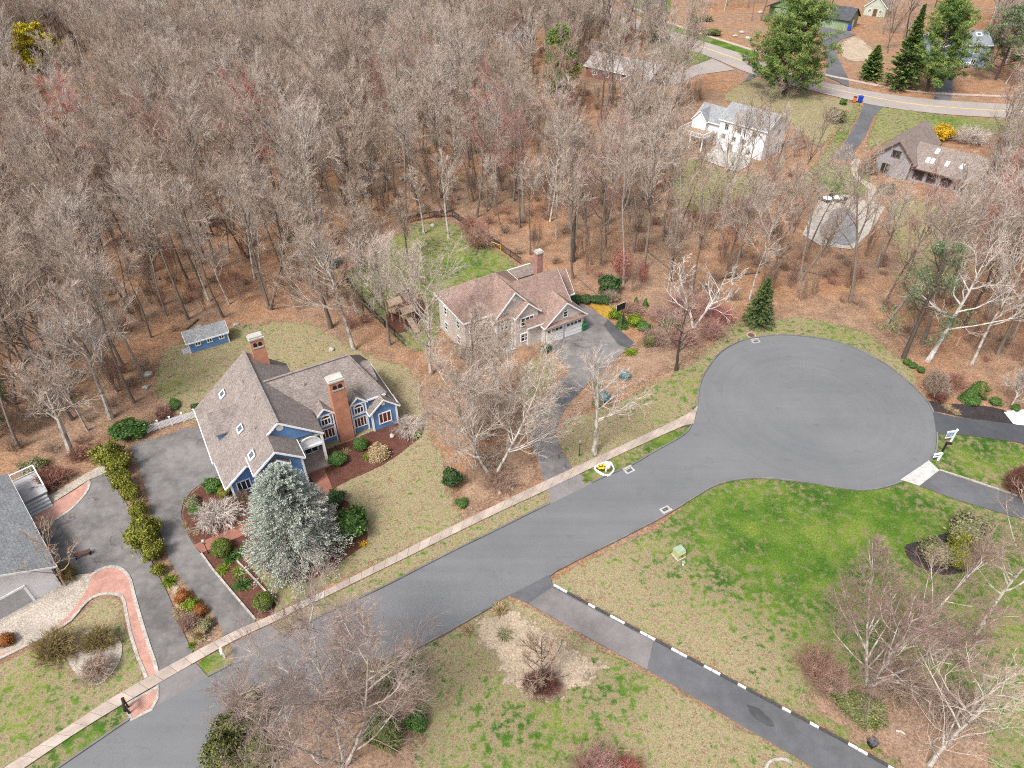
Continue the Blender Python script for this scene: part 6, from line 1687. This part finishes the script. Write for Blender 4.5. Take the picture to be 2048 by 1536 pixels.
# left house
S('tan', 121, 1312, 42, 2.2, "large olive-tan twiggy shrub beside the narrow brick path", rz=0.5, ry=36)
S('tan', 204, 1293, 33, 1.7, "smaller olive-tan twiggy shrub on the pebble bed", ry=26)
B('tan', 195, 1345, 40, 1.5, "bare tan shrub on the lower pebble bed")
S('rust', 17, 1288, 16, 1.1, "dark rust-red shrub on the gravel before the pale house")
S('tan', 138, 1158, 18, 1.6, "brown-olive shrub at the corner of the pale house")
S('brown', 105, 968, 34, 1.6, "wide brown shrub above the gravel strip", ry=26); S('olive', 70, 945, 24, 1.4, "olive shrub behind the grey deck"); S('lime', 82, 938, 16, 0.9, "yellow-green shrub behind the deck rail")
S('brown', 165, 915, 26, 1.2, "brown shrub at the end of the gravel strip", ry=18)
# street-side bed of the birch
for x, y, r, h in ((505, 1440, 32, 3.4), (478, 1485, 34, 3.8), (462, 1530, 36, 4.0), (530, 1520, 34, 3.2)):
    S('dullc', x, y, r, h, "olive-green arborvitae under the street-side birch", "arborvitae", group="arborvitae under the birch")
S('rhodo', 808, 1345, 36, 2.0, "clipped green yew at the kerb right of the birch", ry=28); S('dull', 760, 1362, 40, 1.6, "olive shrub between yew and birch", ry=30); S('rhodo', 838, 1452, 22, 1.4, "green shrub on the lawn side of the birch bed"); S('dull', 770, 1470, 44, 1.6, "wide olive shrub below the birch crown", ry=34); B('brown', 700, 1400, 60, 2.0, "reddish bare shrub under the birch")
S('maroon', 1082, 1378, 36, 1.5, "low dark maroon shrub at the foot of the small dark tree", ry=28)
B('red', 1190, 1545, 60, 2.0, "purple-brown bare shrub at the lawn below the leaf circle"); S('redbud', 1255, 1548, 30, 1.4, "bright red budding shrub beside the purple-brown one"); B('red', 1255, 1550, 34, 1.5, "reddish stems under the bright red buds")
T('low', 1010, 1270, 20, 0.3, "patch of grey-green low plants in the round leaf bed", "low_plant", "plant")
T('strawb', 1000, 1222, 22, 0.8, "straw grass clump at the driveway mouth"); T('strawb', 935, 1262, 16, 0.6, "straw grass clump by the kerb above the leaf circle")
# mulch island and right side
S('olive', 1928, 1078, 44, 2.4, "large grey-green rhododendron at the back of the mulch island", ry=36); S('olive', 1868, 1118, 31, 1.9, "grey-green rhododendron at the left of the mulch island"); S('yellowball', 1910, 1092, 21, 2.2, "yellow-green globe shrub between the rhododendrons"); S('yellowball', 1912, 1128, 28, 2.0, "bigger yellow-green globe shrub at the front of the mulch island"); S('tan', 1948, 1115, 24, 1.4, "tan shrub at the right of the mulch island")
S('dull', 1715, 1425, 52, 1.6, "olive juniper spreading under the multi-stemmed birch", ry=36); B('brown', 1660, 1380, 50, 1.6, "brown bare brush left of the juniper"); B('brown', 1790, 1385, 64, 2.4, "dense brown bare brush between juniper and gnarled tree"); B('brown', 1630, 1345, 50, 2.0, "brown bare brush on the lawn side of the multi-stemmed birch"); B('brown', 1900, 1430, 70, 1.8, "brown bare brush behind the gnarled tree")
S('maroon', 2040, 985, 34, 2.6, "dark maroon-brown shrub beside the paver driveway")
S('brown', 1866, 780, 33, 2.0, "brown leafy shrub at the kerb end of the black mulch bed", ry=26); S('brown', 1905, 775, 24, 1.6, "second brown shrub behind the black mulch bed"); S('maroon', 1872, 797, 18, 0.9, "low maroon shrub at the front of the black mulch bed")
for k_, (dx, dy, h) in enumerate(((0, 0, 2.6), (12, -4, 2.2), (-8, 4, 1.9))): S('dullc' if k_ == 1 else 'cone', 1940 + dx, 798 + dy, 15, h, "spiky green juniper spear above the black mulch bed", "juniper", group="juniper spears in the black mulch bed")
S('green' if 'green' in SM else 'box2', 1942, 806, 16, 0.9, "low yellow-green shrub at the foot of the juniper spears"); S('rhodo', 2030, 820, 9, 0.6, "small green ball near the white gravel"); S('rhodo', 1988, 808, 12, 0.7, "small green shrub beside the low pale tree")
for x, y in ((1812, 728), (1824, 735), (1840, 744)): S('box2', x, y, 8, 0.7, "small round boxwood above the circle kerb", "boxwood", group="boxwoods above the circle kerb")
T('straw', 1895, 815, 14, 0.3, "pale green tuft on the black mulch"); T('straw', 1912, 825, 12, 0.3, "straw tuft nearest the fresh black driveway")
# round the cream house
S('cone', 1243, 655, 13, 2.0, "green cone-shaped shrub beside the basketball hoop", "arborvitae"); S('lime', 1230, 636, 13, 1.2, "lime green shrub behind the basketball hoop"); S('lime', 1270, 648, 17, 1.2, "bright lime rhododendron above the slope"); S('rhodo', 1287, 660, 14, 1.0, "green rhododendron right of the lime one"); S('dull', 1300, 690, 16, 1.6, "olive upright shrub on the reddish slope"); S('box2', 1296, 672, 9, 0.9, "small round green shrub on the reddish slope")
S('dark', 1217, 585, 22, 2.6, "dark green evergreen at the wood edge above the golden patch"); S('cone', 1271, 610, 6, 1.3, "small green cone left at the top of the slope", "arborvitae"); S('cone', 1290, 614, 7, 1.4, "small green cone right of its twin on the slope", "arborvitae")
for x in (1152, 1172, 1192, 1210): S('dark', x, 604, 14, 0.9, "low clipped dark hedge beyond the garage", "hedge", group="clipped hedge beyond the garage")
S('brown', 1222, 602, 18, 1.3, "brown shrub at the end of the clipped hedge"); S('brown', 1262, 625, 26, 1.2, "brown brush behind the golden patch", ry=18); S('brown', 1340, 640, 24, 1.4, "brown-green shrub left of the white birch"); S('rhodo', 1335, 660, 20, 1.4, "green shrub below the white birch")
S('bluegreen', 1206, 800, 15, 0.9, "small blue-green juniper on the reddish slope"); S('bluegreen', 1250, 755, 12, 0.7, "smaller blue-green juniper higher on the slope"); S('olive', 1195, 812, 12, 0.6, "olive tuft below the blue-green juniper")
T('limeg', 1263, 706, 18, 0.4, "bright lime groundcover at the driveway corner", "low_plant", "plant"); T('limeg', 1188, 770, 9, 0.3, "lime tuft at the driveway edge", "low_plant", "plant"); T('limeg', 1172, 962, 9, 0.3, "green tuft at the driveway mouth below the sidewalk", "low_plant", "plant")
for x, y, r in ((1330, 650, 44), (1400, 640, 50), (1360, 690, 40), (1440, 645, 34), (1310, 690, 34), (1370, 620, 44), (1420, 675, 36)): B('red', x, y, r, 2.4, "red-twigged bare shrub round the white birch", group="red-twigged shrubs round the birch")
S('redbud', 1240, 560, 24, 5.5, "narrow red-budded sapling above the golden patch", "red_sapling"); S('redbud', 1280, 565, 16, 4.0, "shorter red-budded sapling above the lime rhododendron", "red_sapling")
S('dark', 905, 970, 20, 2.2, "dark green holly left of the pale-limbed tree"); S('rhodo', 925, 1012, 12, 0.8, "small green shrub at the sidewalk end of the leaf bed")
S('dark', 1090, 702, 12, 0.8, "small dark shrub at the left of the garage"); S('brown', 960, 705, 22, 1.0, "maroon-brown shrub before the cream house windows", ry=14); S('dark', 935, 712, 16, 1.0, "dark green shrub below the cream house corner")
B('tan', 970, 930, 44, 1.6, "tan bare brush at the foot of the pale-limbed tree"); B('brown', 1000, 970, 40, 1.4, "reddish bare brush near the sidewalk in the leaf bed"); B('tan', 960, 860, 50, 1.8, "tan bare brush left of the driveway bend"); B('tan', 1010, 830, 44, 1.6, "tan bare brush below the cream house front")
B('brown', 960, 490, 40, 2.6, "wide bare shrub along the black fence"); B('brown', 945, 465, 30, 2.2, "bare shrub at the back corner of the black fence")
# far gardens
S('forsythia', 1882, 278, 22, 2.8, "golden blooming forsythia beside the grey boarded house", "forsythia"); B('pale', 1935, 285, 40, 3.0, "pale bare shrubs right of the forsythia"); S('olive', 1668, 243, 22, 2.6, "grey-green rounded shrub on the lawn by the far bins", ry=18); S('rhodo', 1684, 210, 7, 1.4, "small green shrub beside the far bins")
S('dull', 1410, 42, 14, 1.6, "brown-green mound on the far leafy slope, upper", "mounded_shrub"); S('dull', 1388, 44, 12, 1.4, "brown-green mound on the far leafy slope, middle", "mounded_shrub"); S('dull', 1422, 70, 18, 1.6, "bigger brown-green mound above the far sidewalk", "mounded_shrub")
S('maroon', 1765, 330, 26, 2.0, "maroon-brown shrub before the grey boarded house", ry=20); S('olive', 1770, 385, 16, 1.6, "olive shrub at the garden path bend"); S('brown', 1735, 345, 22, 1.8, "brown shrub left of the grey house door", ry=18)
#--MISC--
# ------------------------------------------------------------------ fences, lamps, signs, small things
def thing(name, label, cat, x, y, ang=0.0, z=0.1, group=None):
    p = P(x, y)
    return tag(empty(name, (p.x, p.y, z), math.radians(ang)), label, cat, group)

# white picket fence behind the driveway
A_, B_ = P(296, 866), P(392, 836)
L_ = (B_ - A_).length; an = math.atan2(B_.y - A_.y, B_.x - A_.x)
pf = tag(empty("picket_fence", (A_.x, A_.y, 0), an), "white picket fence between rhododendron and blue house", "fence")
npk = 40
for k_ in range(npk):
    x = L_ * (k_ + 0.5) / npk
    MB().prism([(x - 0.045, -0.03, 0.12), (x + 0.045, -0.03, 0.12), (x + 0.045, -0.03, 1.05), (x, -0.03, 1.14), (x - 0.045, -0.03, 1.05)][::-1], (0, -0.025, 0)).build("picket", M['white'], pf)
for z in (0.35, 0.9): MB().box(0, L_, -0.03, 0.02, z - 0.045, z + 0.045).build("rail", M['white'], pf)
for k_ in range(5):
    x = L_ * k_ / 4
    q = MB().box(x - 0.07, x + 0.07, -0.05, 0.09, 0, 1.25).build("post", M['white'], pf)
    MB().box(x - 0.1, x + 0.1, -0.08, 0.12, 1.25, 1.32).build("cap", M['white'], q)

# black metal fence round the backyard of the cream house
def metal_fence(label, pts):
    path = pxs(pts)
    f_ = tag(empty("metal_fence", path[0]), label, "fence")
    o_ = path[0]
    for i in range(len(path) - 1):
        a, c_ = path[i] - o_, path[i + 1] - o_
        n_ = max(1, round((c_ - a).length / 2.4))
        for j in range(n_):
            p, q = a.lerp(c_, j / n_), a.lerp(c_, (j + 1) / n_)
            MB().box(p.x - 0.04, p.x + 0.04, p.y - 0.04, p.y + 0.04, 0, 1.35).build("post", M['black'], f_)
            for z in (0.25, 1.05, 1.2): MB().bar((p.x, p.y, z), (q.x, q.y, z), 0.04, 0.05).build("rail", M['black'], f_)
            mb_ = MB()
            for k_ in range(1, 18):
                w_ = p.lerp(q, k_ / 18); mb_.box(w_.x - 0.012, w_.x + 0.012, w_.y - 0.012, w_.y + 0.012, 0.1, 1.25)
            tag(mb_.build("pickets", M['black'], f_), kind='stuff')
metal_fence("black metal fence along the back of the green yard", [(815, 447), (860, 437), (905, 434), (945, 462), (1000, 500), (1042, 530)])
metal_fence("black metal fence on the wood side of the play area", [(690, 560), (730, 615), (770, 655), (812, 695)])

def lamp_post(x, y, h, label):
    t_ = thing("lamp_post", label, "lamp post", x, y)
    MB().tube([(0, 0, 0), (0, 0, 0.3), (0, 0, h - 0.35)], [0.07, 0.04, 0.035], 8).build("pole", M['black'], t_)
    MB().tube([(0, 0, h - 0.35), (0, 0, h - 0.3), (0, 0, h - 0.05), (0, 0, h + 0.05)], [0.05, 0.12, 0.16, 0.03], 6).build("lantern", M['concrete_grey'], t_)
    MB().bar((-0.2, 0, h - 0.5), (0.2, 0, h - 0.5), 0.03).build("ladder_bar", M['black'], t_)
lamp_post(1158, 912, 2.2, "dark lamp post on the lawn beside the bending driveway")
lamp_post(417, 1107, 1.9, "lamp post at the brick path beside the curved driveway")

def mailbox(x, y, label, box_m, post_m, ang=0.0, h=1.15, news=False):
    t_ = thing("mailbox", label, "mailbox", x, y, ang)
    MB().box(-0.07, 0.07, -0.07, 0.07, 0, h).build("post", M[post_m], t_)
    MB().bar((0, 0.15, h - 0.02), (0, -0.5, h - 0.02), 0.1, 0.08).build("arm", M[post_m], t_)
    q = MB().prism([(-0.12, 0.1, h + 0.04)] + [(0.12 * math.cos(a_) * -1, 0.1, h + 0.16 + 0.12 * math.sin(a_)) for a_ in np.linspace(0, math.pi, 7)] + [(0.12, 0.1, h + 0.04)], (0, -0.6, 0)).build("box", M[box_m], t_)
    MB().box(0.12, 0.15, -0.2, -0.05, h + 0.1, h + 0.3).build("flag", M['bin_orange'], q)
    if news: MB().box(-0.12, 0.12, -0.45, 0.1, h - 0.35, h - 0.12).build("news_tube", M[box_m], t_)
mailbox(450, 1316, "white mailbox on the small verge between the aprons", 'white', 'white', 30)
mailbox(258, 1416, "black mailbox at the corner of the brick pad", 'black', 'black', 35); mailbox(260, 1428, "second black mailbox nearer the kerb on the brick pad", 'black', 'black', 35)
mailbox(1884, 904, "black mailbox beside the sale sign", 'black', 'black', 80)
mailbox(1212, 944, "white mailbox inside the white-ringed flower bed", 'white', 'white', 35, 1.2, True)
# white ringed flower bed
t_ = thing("flower_bed", "small flower bed with white stone ring and yellow daffodils", "flower bed", 1207, 940, 0, 0.06)
o_ = P(1207, 940)
ring = [q - o_ for q in smooth(pxs([(1189, 937), (1216, 926), (1226, 936), (1226, 945), (1216, 953), (1204, 950)]), 3, True)]
sheet("soil", [Vector((q.x, q.y, 0.06)) for q in ring], M['mulch_red'], None, t_)
for k_ in range(len(ring)):
    a, c_ = ring[k_], ring[(k_ + 1) % len(ring)]
    MB().bar((a.x, a.y, 0.08), (c_.x, c_.y, 0.08), 0.16, 0.2).build("edging_stone", M['white'], t_)
rr_ = random.Random(4)
gm, fm = tuft_mesh(606, 'green', 26, 0.09), None
for k_ in range(16):
    q = Vector((rr_.uniform(-0.7, 0.55), rr_.uniform(-0.3, 0.5), 0.05))
    f_ = link("daffodil", gm, t_, q); f_.scale = (0.3, 0.3, 0.35)
    m_ = MB()
    for a_ in np.linspace(0, 2 * math.pi, 6, endpoint=False): m_.add([(0, 0, 1.0), (0.35 * math.cos(a_ - 0.4), 0.35 * math.sin(a_ - 0.4), 1.1), (0.5 * math.cos(a_), 0.5 * math.sin(a_), 1.05), (0.35 * math.cos(a_ + 0.4), 0.35 * math.sin(a_ + 0.4), 1.1)], [(0, 1, 2, 3)])
    m_.build("petals", M['flower'], f_)

# sale sign and the low white sign by the circle
t_ = thing("sale_sign", "white post with hanging blue and white house sale sign", "sign", 1900, 886, 12)
MB().box(-0.07, 0.07, -0.07, 0.07, 0, 2.0).build("post", M['white'], t_); MB().box(-1.15, 0.2, -0.05, 0.05, 1.72, 1.84).build("arm", M['white'], t_)
q = MB().box(-1.05, -0.15, -0.02, 0.02, 0.8, 1.6).build("board", M['white'], t_); MB().box(-1.02, -0.18, -0.03, -0.02, 1.02, 1.57).build("blue_panel", M['sign_blue'], q)
for k_ in range(3): MB().box(-0.95, -0.3, -0.036, -0.03, 1.12 + 0.14 * k_, 1.16 + 0.14 * k_).build("text_line", M['white'], q)
t_ = thing("house_sign", "low white post sign with blue plate at the circle kerb", "sign", 1875, 922, 12)
MB().box(-0.09, 0.09, -0.09, 0.09, 0, 1.15).build("post", M['white'], t_); MB().box(-0.85, 0.1, -0.05, 0.05, 0.62, 0.72).build("lower_arm", M['white'], t_); MB().box(-0.85, 0.1, -0.12, 0.12, 0.95, 1.1).build("upper_arm", M['white'], t_)
MB().box(-0.8, -0.15, -0.13, -0.12, 0.97, 1.08).build("plate", M['sign_blue'], t_)

# storm drains, manhole, cabinet
def drain(x, y, ang, label):
    t_ = thing("storm_drain", label, "drain", x, y, ang, 0.115)
    t_.scale = (0.72, 0.72, 1)
    MB().box(-0.75, 0.75, 0.32, 0.6, -0.05, 0.16).build("hood", M['concrete_grey'], t_)
    MB().box(-0.75, 0.75, -0.5, 0.32, -0.05, 0.02).build("apron", M['concrete_grey'], t_)
    g_ = MB().box(-0.45, 0.45, -0.32, 0.2, 0.02, 0.03).build("grate", M['pool_cover'], t_)
    for k_ in range(6): MB().box(-0.4 + k_ * 0.15, -0.33 + k_ * 0.15, -0.28, 0.16, 0.03, 0.042).build("bar", M['black'], g_)
drain(1258, 942, 31, "storm drain beside the white-ringed flower bed"); drain(1331, 1021, 209, "storm drain at the kerb of the green lawn"); drain(1511, 684, 14, "storm drain at the top of the turning circle")
t_ = thing("manhole", "round manhole cover with pale rim on the grass above the circle", "manhole", 1502, 672, 0, 0.05)
MB().tube([(0, 0, 0), (0, 0, 0.1)], 0.62, 24).build("rim", M['concrete'], t_); MB().tube([(0, 0, 0.1), (0, 0, 0.115)], 0.46, 24).build("cover", M['rust'], t_)
t_ = thing("utility_cabinet", "faded green utility cabinet on the big lawn", "utility box", 1357, 1112, 28, 0.04)
MB().box(-0.5, 0.5, -0.5, 0.5, 0, 0.1).build("pad", M['concrete_grey'], t_)
MB().prism([(-0.42, -0.42, 0.1), (-0.42, 0.42, 0.1), (-0.42, 0.42, 0.85), (-0.42, -0.3, 0.85), (-0.42, -0.42, 0.7)], (0.84, 0, 0)).build("body", M['cab_side'], t_)
MB().box(-0.46, 0.46, -0.32, 0.46, 0.85, 0.92).build("lid", M['metal_green'], t_); MB().box(-0.1, 0.1, -0.45, -0.42, 0.35, 0.55).build("latch", M['rust'], t_)
t_ = thing("marker_post", "small white marker post below the utility cabinet", "post", 1366, 1130, 10, 0.04)
MB().tube([(0, 0, 0), (0, 0, 0.35)], 0.1, 10).build("stem", M['white'], t_); MB().box(-0.14, 0.14, -0.14, 0.14, 0.35, 0.42).build("cap", M['metal_green'], t_)

# basketball hoop, wheeled bins
t_ = thing("basketball_hoop", "basketball hoop with black backboard beside the driveway", "basketball hoop", 1243, 660, 215)
MB().tube([(0, 0, 0), (0, 0, 2.6), (0, -0.5, 3.1)], 0.07, 8).build("pole", M['black'], t_)
q = MB().box(-0.75, 0.75, -0.62, -0.56, 2.75, 3.75).build("backboard", M['black'], t_)
for b4 in ((-0.75, 0.75, 3.69, 3.75), (-0.75, 0.75, 2.75, 2.81), (-0.75, -0.69, 2.81, 3.69), (0.69, 0.75, 2.81, 3.69), (-0.3, 0.3, 3.3, 3.34), (-0.3, 0.3, 2.9, 2.94), (-0.3, -0.26, 2.94, 3.3), (0.26, 0.3, 2.94, 3.3)):
    MB().box(b4[0], b4[1], -0.65, -0.62, b4[2], b4[3]).build("line", M['white'], q)
MB().tube([(0.26 * math.cos(a_), -0.95 + 0.26 * math.sin(a_), 2.9) for a_ in np.linspace(0, 2 * math.pi, 17)], 0.03, 6).build("rim", M['rim_orange'], t_)
def bin_(x, y, m, label, ang=20, lid=None, s_=1.0):
    t_ = thing("wheeled_bin", label, "bin", x, y, ang, 0.11)
    a, c_ = 0.27 * s_, 0.33 * s_
    MB().add([(-a, -a, 0.05), (a, -a, 0.05), (a, a, 0.05), (-a, a, 0.05), (-c_, -c_, s_), (c_, -c_, s_), (c_, c_, s_), (-c_, c_, s_)], [(3, 2, 1, 0), (4, 5, 6, 7), (0, 1, 5, 4), (1, 2, 6, 5), (2, 3, 7, 6), (3, 0, 4, 7)]).build("body", M[m], t_)
    MB().prism([(-c_ - 0.02, -c_ - 0.04, s_), (-c_ - 0.02, c_ + 0.04, s_), (-c_ - 0.02, c_ + 0.02, s_ + 0.08), (-c_ - 0.02, -c_ + 0.1, s_ + 0.1)], (2 * c_ + 0.04, 0, 0)).build("lid", M[lid or m], t_)
    for sx in (-1, 1): MB().tube([(sx * 0.3 * s_ - 0.03, a, 0.1), (sx * 0.3 * s_ + 0.03, a, 0.1)], 0.1, 10).build("wheel", M['black'], t_)
    MB().bar((-a, c_ + 0.07, s_ - 0.03), (a, c_ + 0.07, s_ - 0.03), 0.04).build("handle", M['black'], t_)
bin_(1167, 661, 'bin_green', "green wheeled bin beside the white garage", 31)
bin_(1708, 205, 'bin_orange', "orange bin tipped at the edge of the far road", 60, 'black', 1.1); bin_(1719, 205, 'bin_blue', "blue wheeled bin beside the orange one at the far road", 20, None, 1.3)
bin_(1697, 62, 'bin_blue', "blue wheeled bin at the green garage corner", -40, None, 1.4)

# playset
t_ = thing("playset", "timber playset with two roofed towers and slide on mulch", "playset", 803, 640, 35)
for (ox, oy, hh) in ((-0.4, 0.9, 2.6), (0.3, -1.3, 2.2)):
    for sx in (-0.8, 0.8):
        for sy in (-0.6, 0.6): MB().box(ox + sx - 0.06, ox + sx + 0.06, oy + sy - 0.06, oy + sy + 0.06, 0, hh).build("post", M['wood'], t_)
    MB().box(ox - 0.8, ox + 0.8, oy - 0.6, oy + 0.6, 1.2, 1.28).build("deck", M['wood'], t_)
    for sg in (-1, 1): MB().prism([(ox - 1.0, oy, hh + 0.45), (ox + 1.0, oy, hh + 0.45), (ox + 1.0, oy + sg * 0.85, hh - 0.1), (ox - 1.0, oy + sg * 0.85, hh - 0.1)], (0, 0, 0.06)).build("roof_panel", M['wood'], t_)
MB().bar((1.0, 0.9, 2.3), (4.0, 0.9, 2.3), 0.14).build("swing_beam", M['wood'], t_)
for sg in (-1, 1): MB().bar((4.0, 0.9, 2.3), (4.0, 0.9 + sg * 1.1, 0), 0.12).build("swing_leg", M['wood'], t_)
for x in (1.8, 3.0):
    for d_ in (-0.2, 0.2): MB().bar((x + d_, 0.9, 2.25), (x + d_, 0.9, 0.55), 0.03).build("chain", M['black'], t_)
    MB().box(x - 0.25, x + 0.25, 0.8, 1.0, 0.5, 0.55).build("seat", M['black'], t_)
MB().prism([(-0.2, -1.9, 1.25), (0.6, -1.9, 1.25), (0.6, -4.2, 0.15), (-0.2, -4.2, 0.15)], (0, 0, 0.06)).build("slide", M['wood'], t_)
# small goal
t_ = thing("soccer_goal", "small yellow goal frame by the black fence", "goal", 992, 500, -35, 0.04)
for p, q in (((-0.9, 0, 0), (-0.9, 0, 1.1)), ((0.9, 0, 0), (0.9, 0, 1.1)), ((-0.9, 0, 1.1), (0.9, 0, 1.1)), ((-0.9, 0, 1.1), (-0.9, 0.8, 0)), ((0.9, 0, 1.1), (0.9, 0.8, 0)), ((-0.9, 0.8, 0.05), (0.9, 0.8, 0.05))): MB().bar(p, q, 0.07).build("bar", M['goal'], t_)

# boulders and logs
def rock_mesh(seed):
    r_ = np.random.default_rng(seed); bm = bmesh.new(); bmesh.ops.create_icosphere(bm, subdivisions=2, radius=1)
    ax = norm(r_.normal(size=(9, 3))); of = r_.uniform(0.55, 0.95, 9)
    for v in bm.verts:
        c_ = np.array(v.co)
        for a_, o2 in zip(ax, of):
            dd_ = c_ @ a_ - o2
            if dd_ > 0: c_ = c_ - a_ * dd_ * 0.9
        v.co = Vector(c_) * (1 + r_.normal(0, 0.03))
    me = bpy.data.meshes.new("boulder"); bm.to_mesh(me); bm.free(); me.materials.append(M['stone']); return me
RK = [rock_mesh(k_) for k_ in range(4)]
def rock(x, y, rpx, label, group=None, k_=[0]):
    k_[0] += 1; r_ = px(rpx, x, y); p = P(x, y)
    o = link("boulder", RK[k_[0] % 4], None, (p.x, p.y, r_ * 0.25), k_[0] * 1.7); o.scale = (r_, r_ * 0.8, r_ * 0.6)
    return tag(o, label, "boulder", group)
rock(398, 657, 10, "grey boulder behind the blue shed"); rock(473, 651, 7, "smaller grey boulder right of the blue shed"); rock(297, 752, 12, "grey boulder at the edge of the back lawn"); rock(292, 777, 8, "smaller boulder below the back lawn one"); rock(663, 700, 8, "boulder at the foot of the stout dark trunk")
for x, y, r in ((781, 357, 6), (803, 360, 7), (805, 392, 5), (833, 400, 5), (850, 412, 5), (823, 418, 3), (833, 419, 3)): rock(x, y, r, "pale boulder on the leaf litter beyond the backyard fence", "boulders beyond the backyard fence")
rock(866, 452, 6, "white rock pile inside the back corner of the black fence"); rock(1000, 985, 6, "grey boulder in the leaf bed at the sidewalk"); rock(534, 0 + 994, 8, "boulder against the blue house under the gable", None); rock(785, 873, 7, "boulder in the front mulch bed before the corner shrub"); rock(1025, 978, 4, "white stone in the leaf bed by the sidewalk")
for x, y in ((1483, 66), (1470, 74), (1495, 78), (1545, 18), (1520, 26), (1500, 80)): rock(x, y, 6, "grey boulder on the leafy slope below the green house", "boulders on the far slope")
def log(x0, y0, x1, y1, r, label, m='bark'):
    a, c_ = P(x0, y0), P(x1, y1); o_ = (a + c_) / 2
    me = MB().tube([a - o_ + Vector((0, 0, r)), Vector((0.1, 0.1, r)), c_ - o_ + Vector((0, 0, r * 0.9))], [r, r * 0.9, r * 0.6], 8)
    tag(me.build("fallen_log", M[m], None, (o_.x, o_.y, 0)), label, "log")
log(395, 640, 372, 660, 0.2, "fallen log lying behind the blue shed"); log(1250, 640, 1160, 560, 0.16, "long fallen trunk on the litter behind the cream house"); log(1430, 560, 1520, 545, 0.15, "fallen trunk behind the circle lawn"); log(1560, 535, 1640, 550, 0.18, "fallen trunk in the brush below the pool"); log(1790, 1462, 1812, 1472, 0.1, "short pale log by the driveway leaf bed", 'bark_pale'); log(760, 400, 700, 380, 0.15, "fallen trunk beyond the left fence"); log(320, 560, 250, 520, 0.18, "fallen trunk in the left woods"); log(1340, 540, 1290, 500, 0.14, "thin fallen trunk above the golden patch")

# pool terrace furniture
def patio_table(x, y, label):
    t_ = thing("patio_table", label, "table", x, y, 0, 0.14)
    MB().tube([(0, 0, 0.7), (0, 0, 0.76)], 0.75, 20).build("table_top", M['white'], t_); MB().tube([(0, 0, 0), (0, 0, 0.7)], 0.06, 8).build("leg", M['black'], t_)
    MB().tube([(0, 0, 0), (0, 0, 0.05)], 0.35, 12).build("base", M['black'], t_)
patio_table(1652, 405, "round white table on the pool terrace, nearer the wood"); patio_table(1672, 404, "round white table on the pool terrace, nearer the garden path")
def lounge(x, y, ang, label):
    t_ = thing("patio_chair", label, "chair", x, y, ang, 0.14)
    MB().box(-0.35, 0.35, -0.35, 0.35, 0.38, 0.46).build("seat", M['black'], t_); MB().prism([(-0.35, 0.3, 0.46), (0.35, 0.3, 0.46), (0.35, 0.5, 1.05), (-0.35, 0.5, 1.05)], (0, 0.05, 0)).build("backrest", M['black'], t_)
    for sx in (-0.3, 0.3):
        for sy in (-0.3, 0.3): MB().box(sx - 0.03, sx + 0.03, sy - 0.03, sy + 0.03, 0, 0.38).build("leg", M['black'], t_)
lounge(1640, 402, 60, "black patio chair left of the white tables"); lounge(1662, 397, 0, "black patio chair between the white tables"); lounge(1684, 408, -70, "black patio chair right of the white tables")
# white ring of buried edging at the bottom, black pot by the drive
t_ = thing("ground_lamp_box", "dark utility box at the leaf bed edge of the straight driveway", "utility box", 1743, 1490, 20, 0.04)
MB().box(-0.28, 0.28, -0.25, 0.25, 0, 0.5).build("body", M['black'], t_); MB().box(-0.31, 0.31, -0.28, 0.28, 0.5, 0.56).build("lid", M['roof_char'], t_)
t_ = thing("garden_bench", "small dark garden bench at the driveway edge of the pale left house", "bench", 168, 1113, 25, 0.1)
for k_ in range(3): MB().box(-0.7, 0.7, -0.2 + k_ * 0.15, -0.08 + k_ * 0.15, 0.42, 0.46).build("slat", M['rust'], t_)
for sx in (-0.6, 0.6): MB().box(sx - 0.04, sx + 0.04, -0.2, 0.24, 0, 0.42).build("leg", M['black'], t_)
t_ = thing("propane_tank", "white tank standing before the slate blue house", "tank", 1930, 136, 0, 0.05)
MB().tube([(-1.1, 0, 0.9), (-0.9, 0, 0.9), (0.9, 0, 0.9), (1.1, 0, 0.9)], [0.3, 0.55, 0.55, 0.3], 14).build("vessel", M['white'], t_)
for sx in (-0.6, 0.6): MB().box(sx - 0.08, sx + 0.08, -0.35, 0.35, 0, 0.45).build("foot", M['concrete_grey'], t_)
tag(strip_mesh(smooth(pxs([(1530, 1540), (1540, 1524), (1565, 1519), (1583, 1526)]), 4), 0.2, 0.12, 0.02).build("edging", M['edging']), "curved white stone edging on the lower lawn", kind='structure')
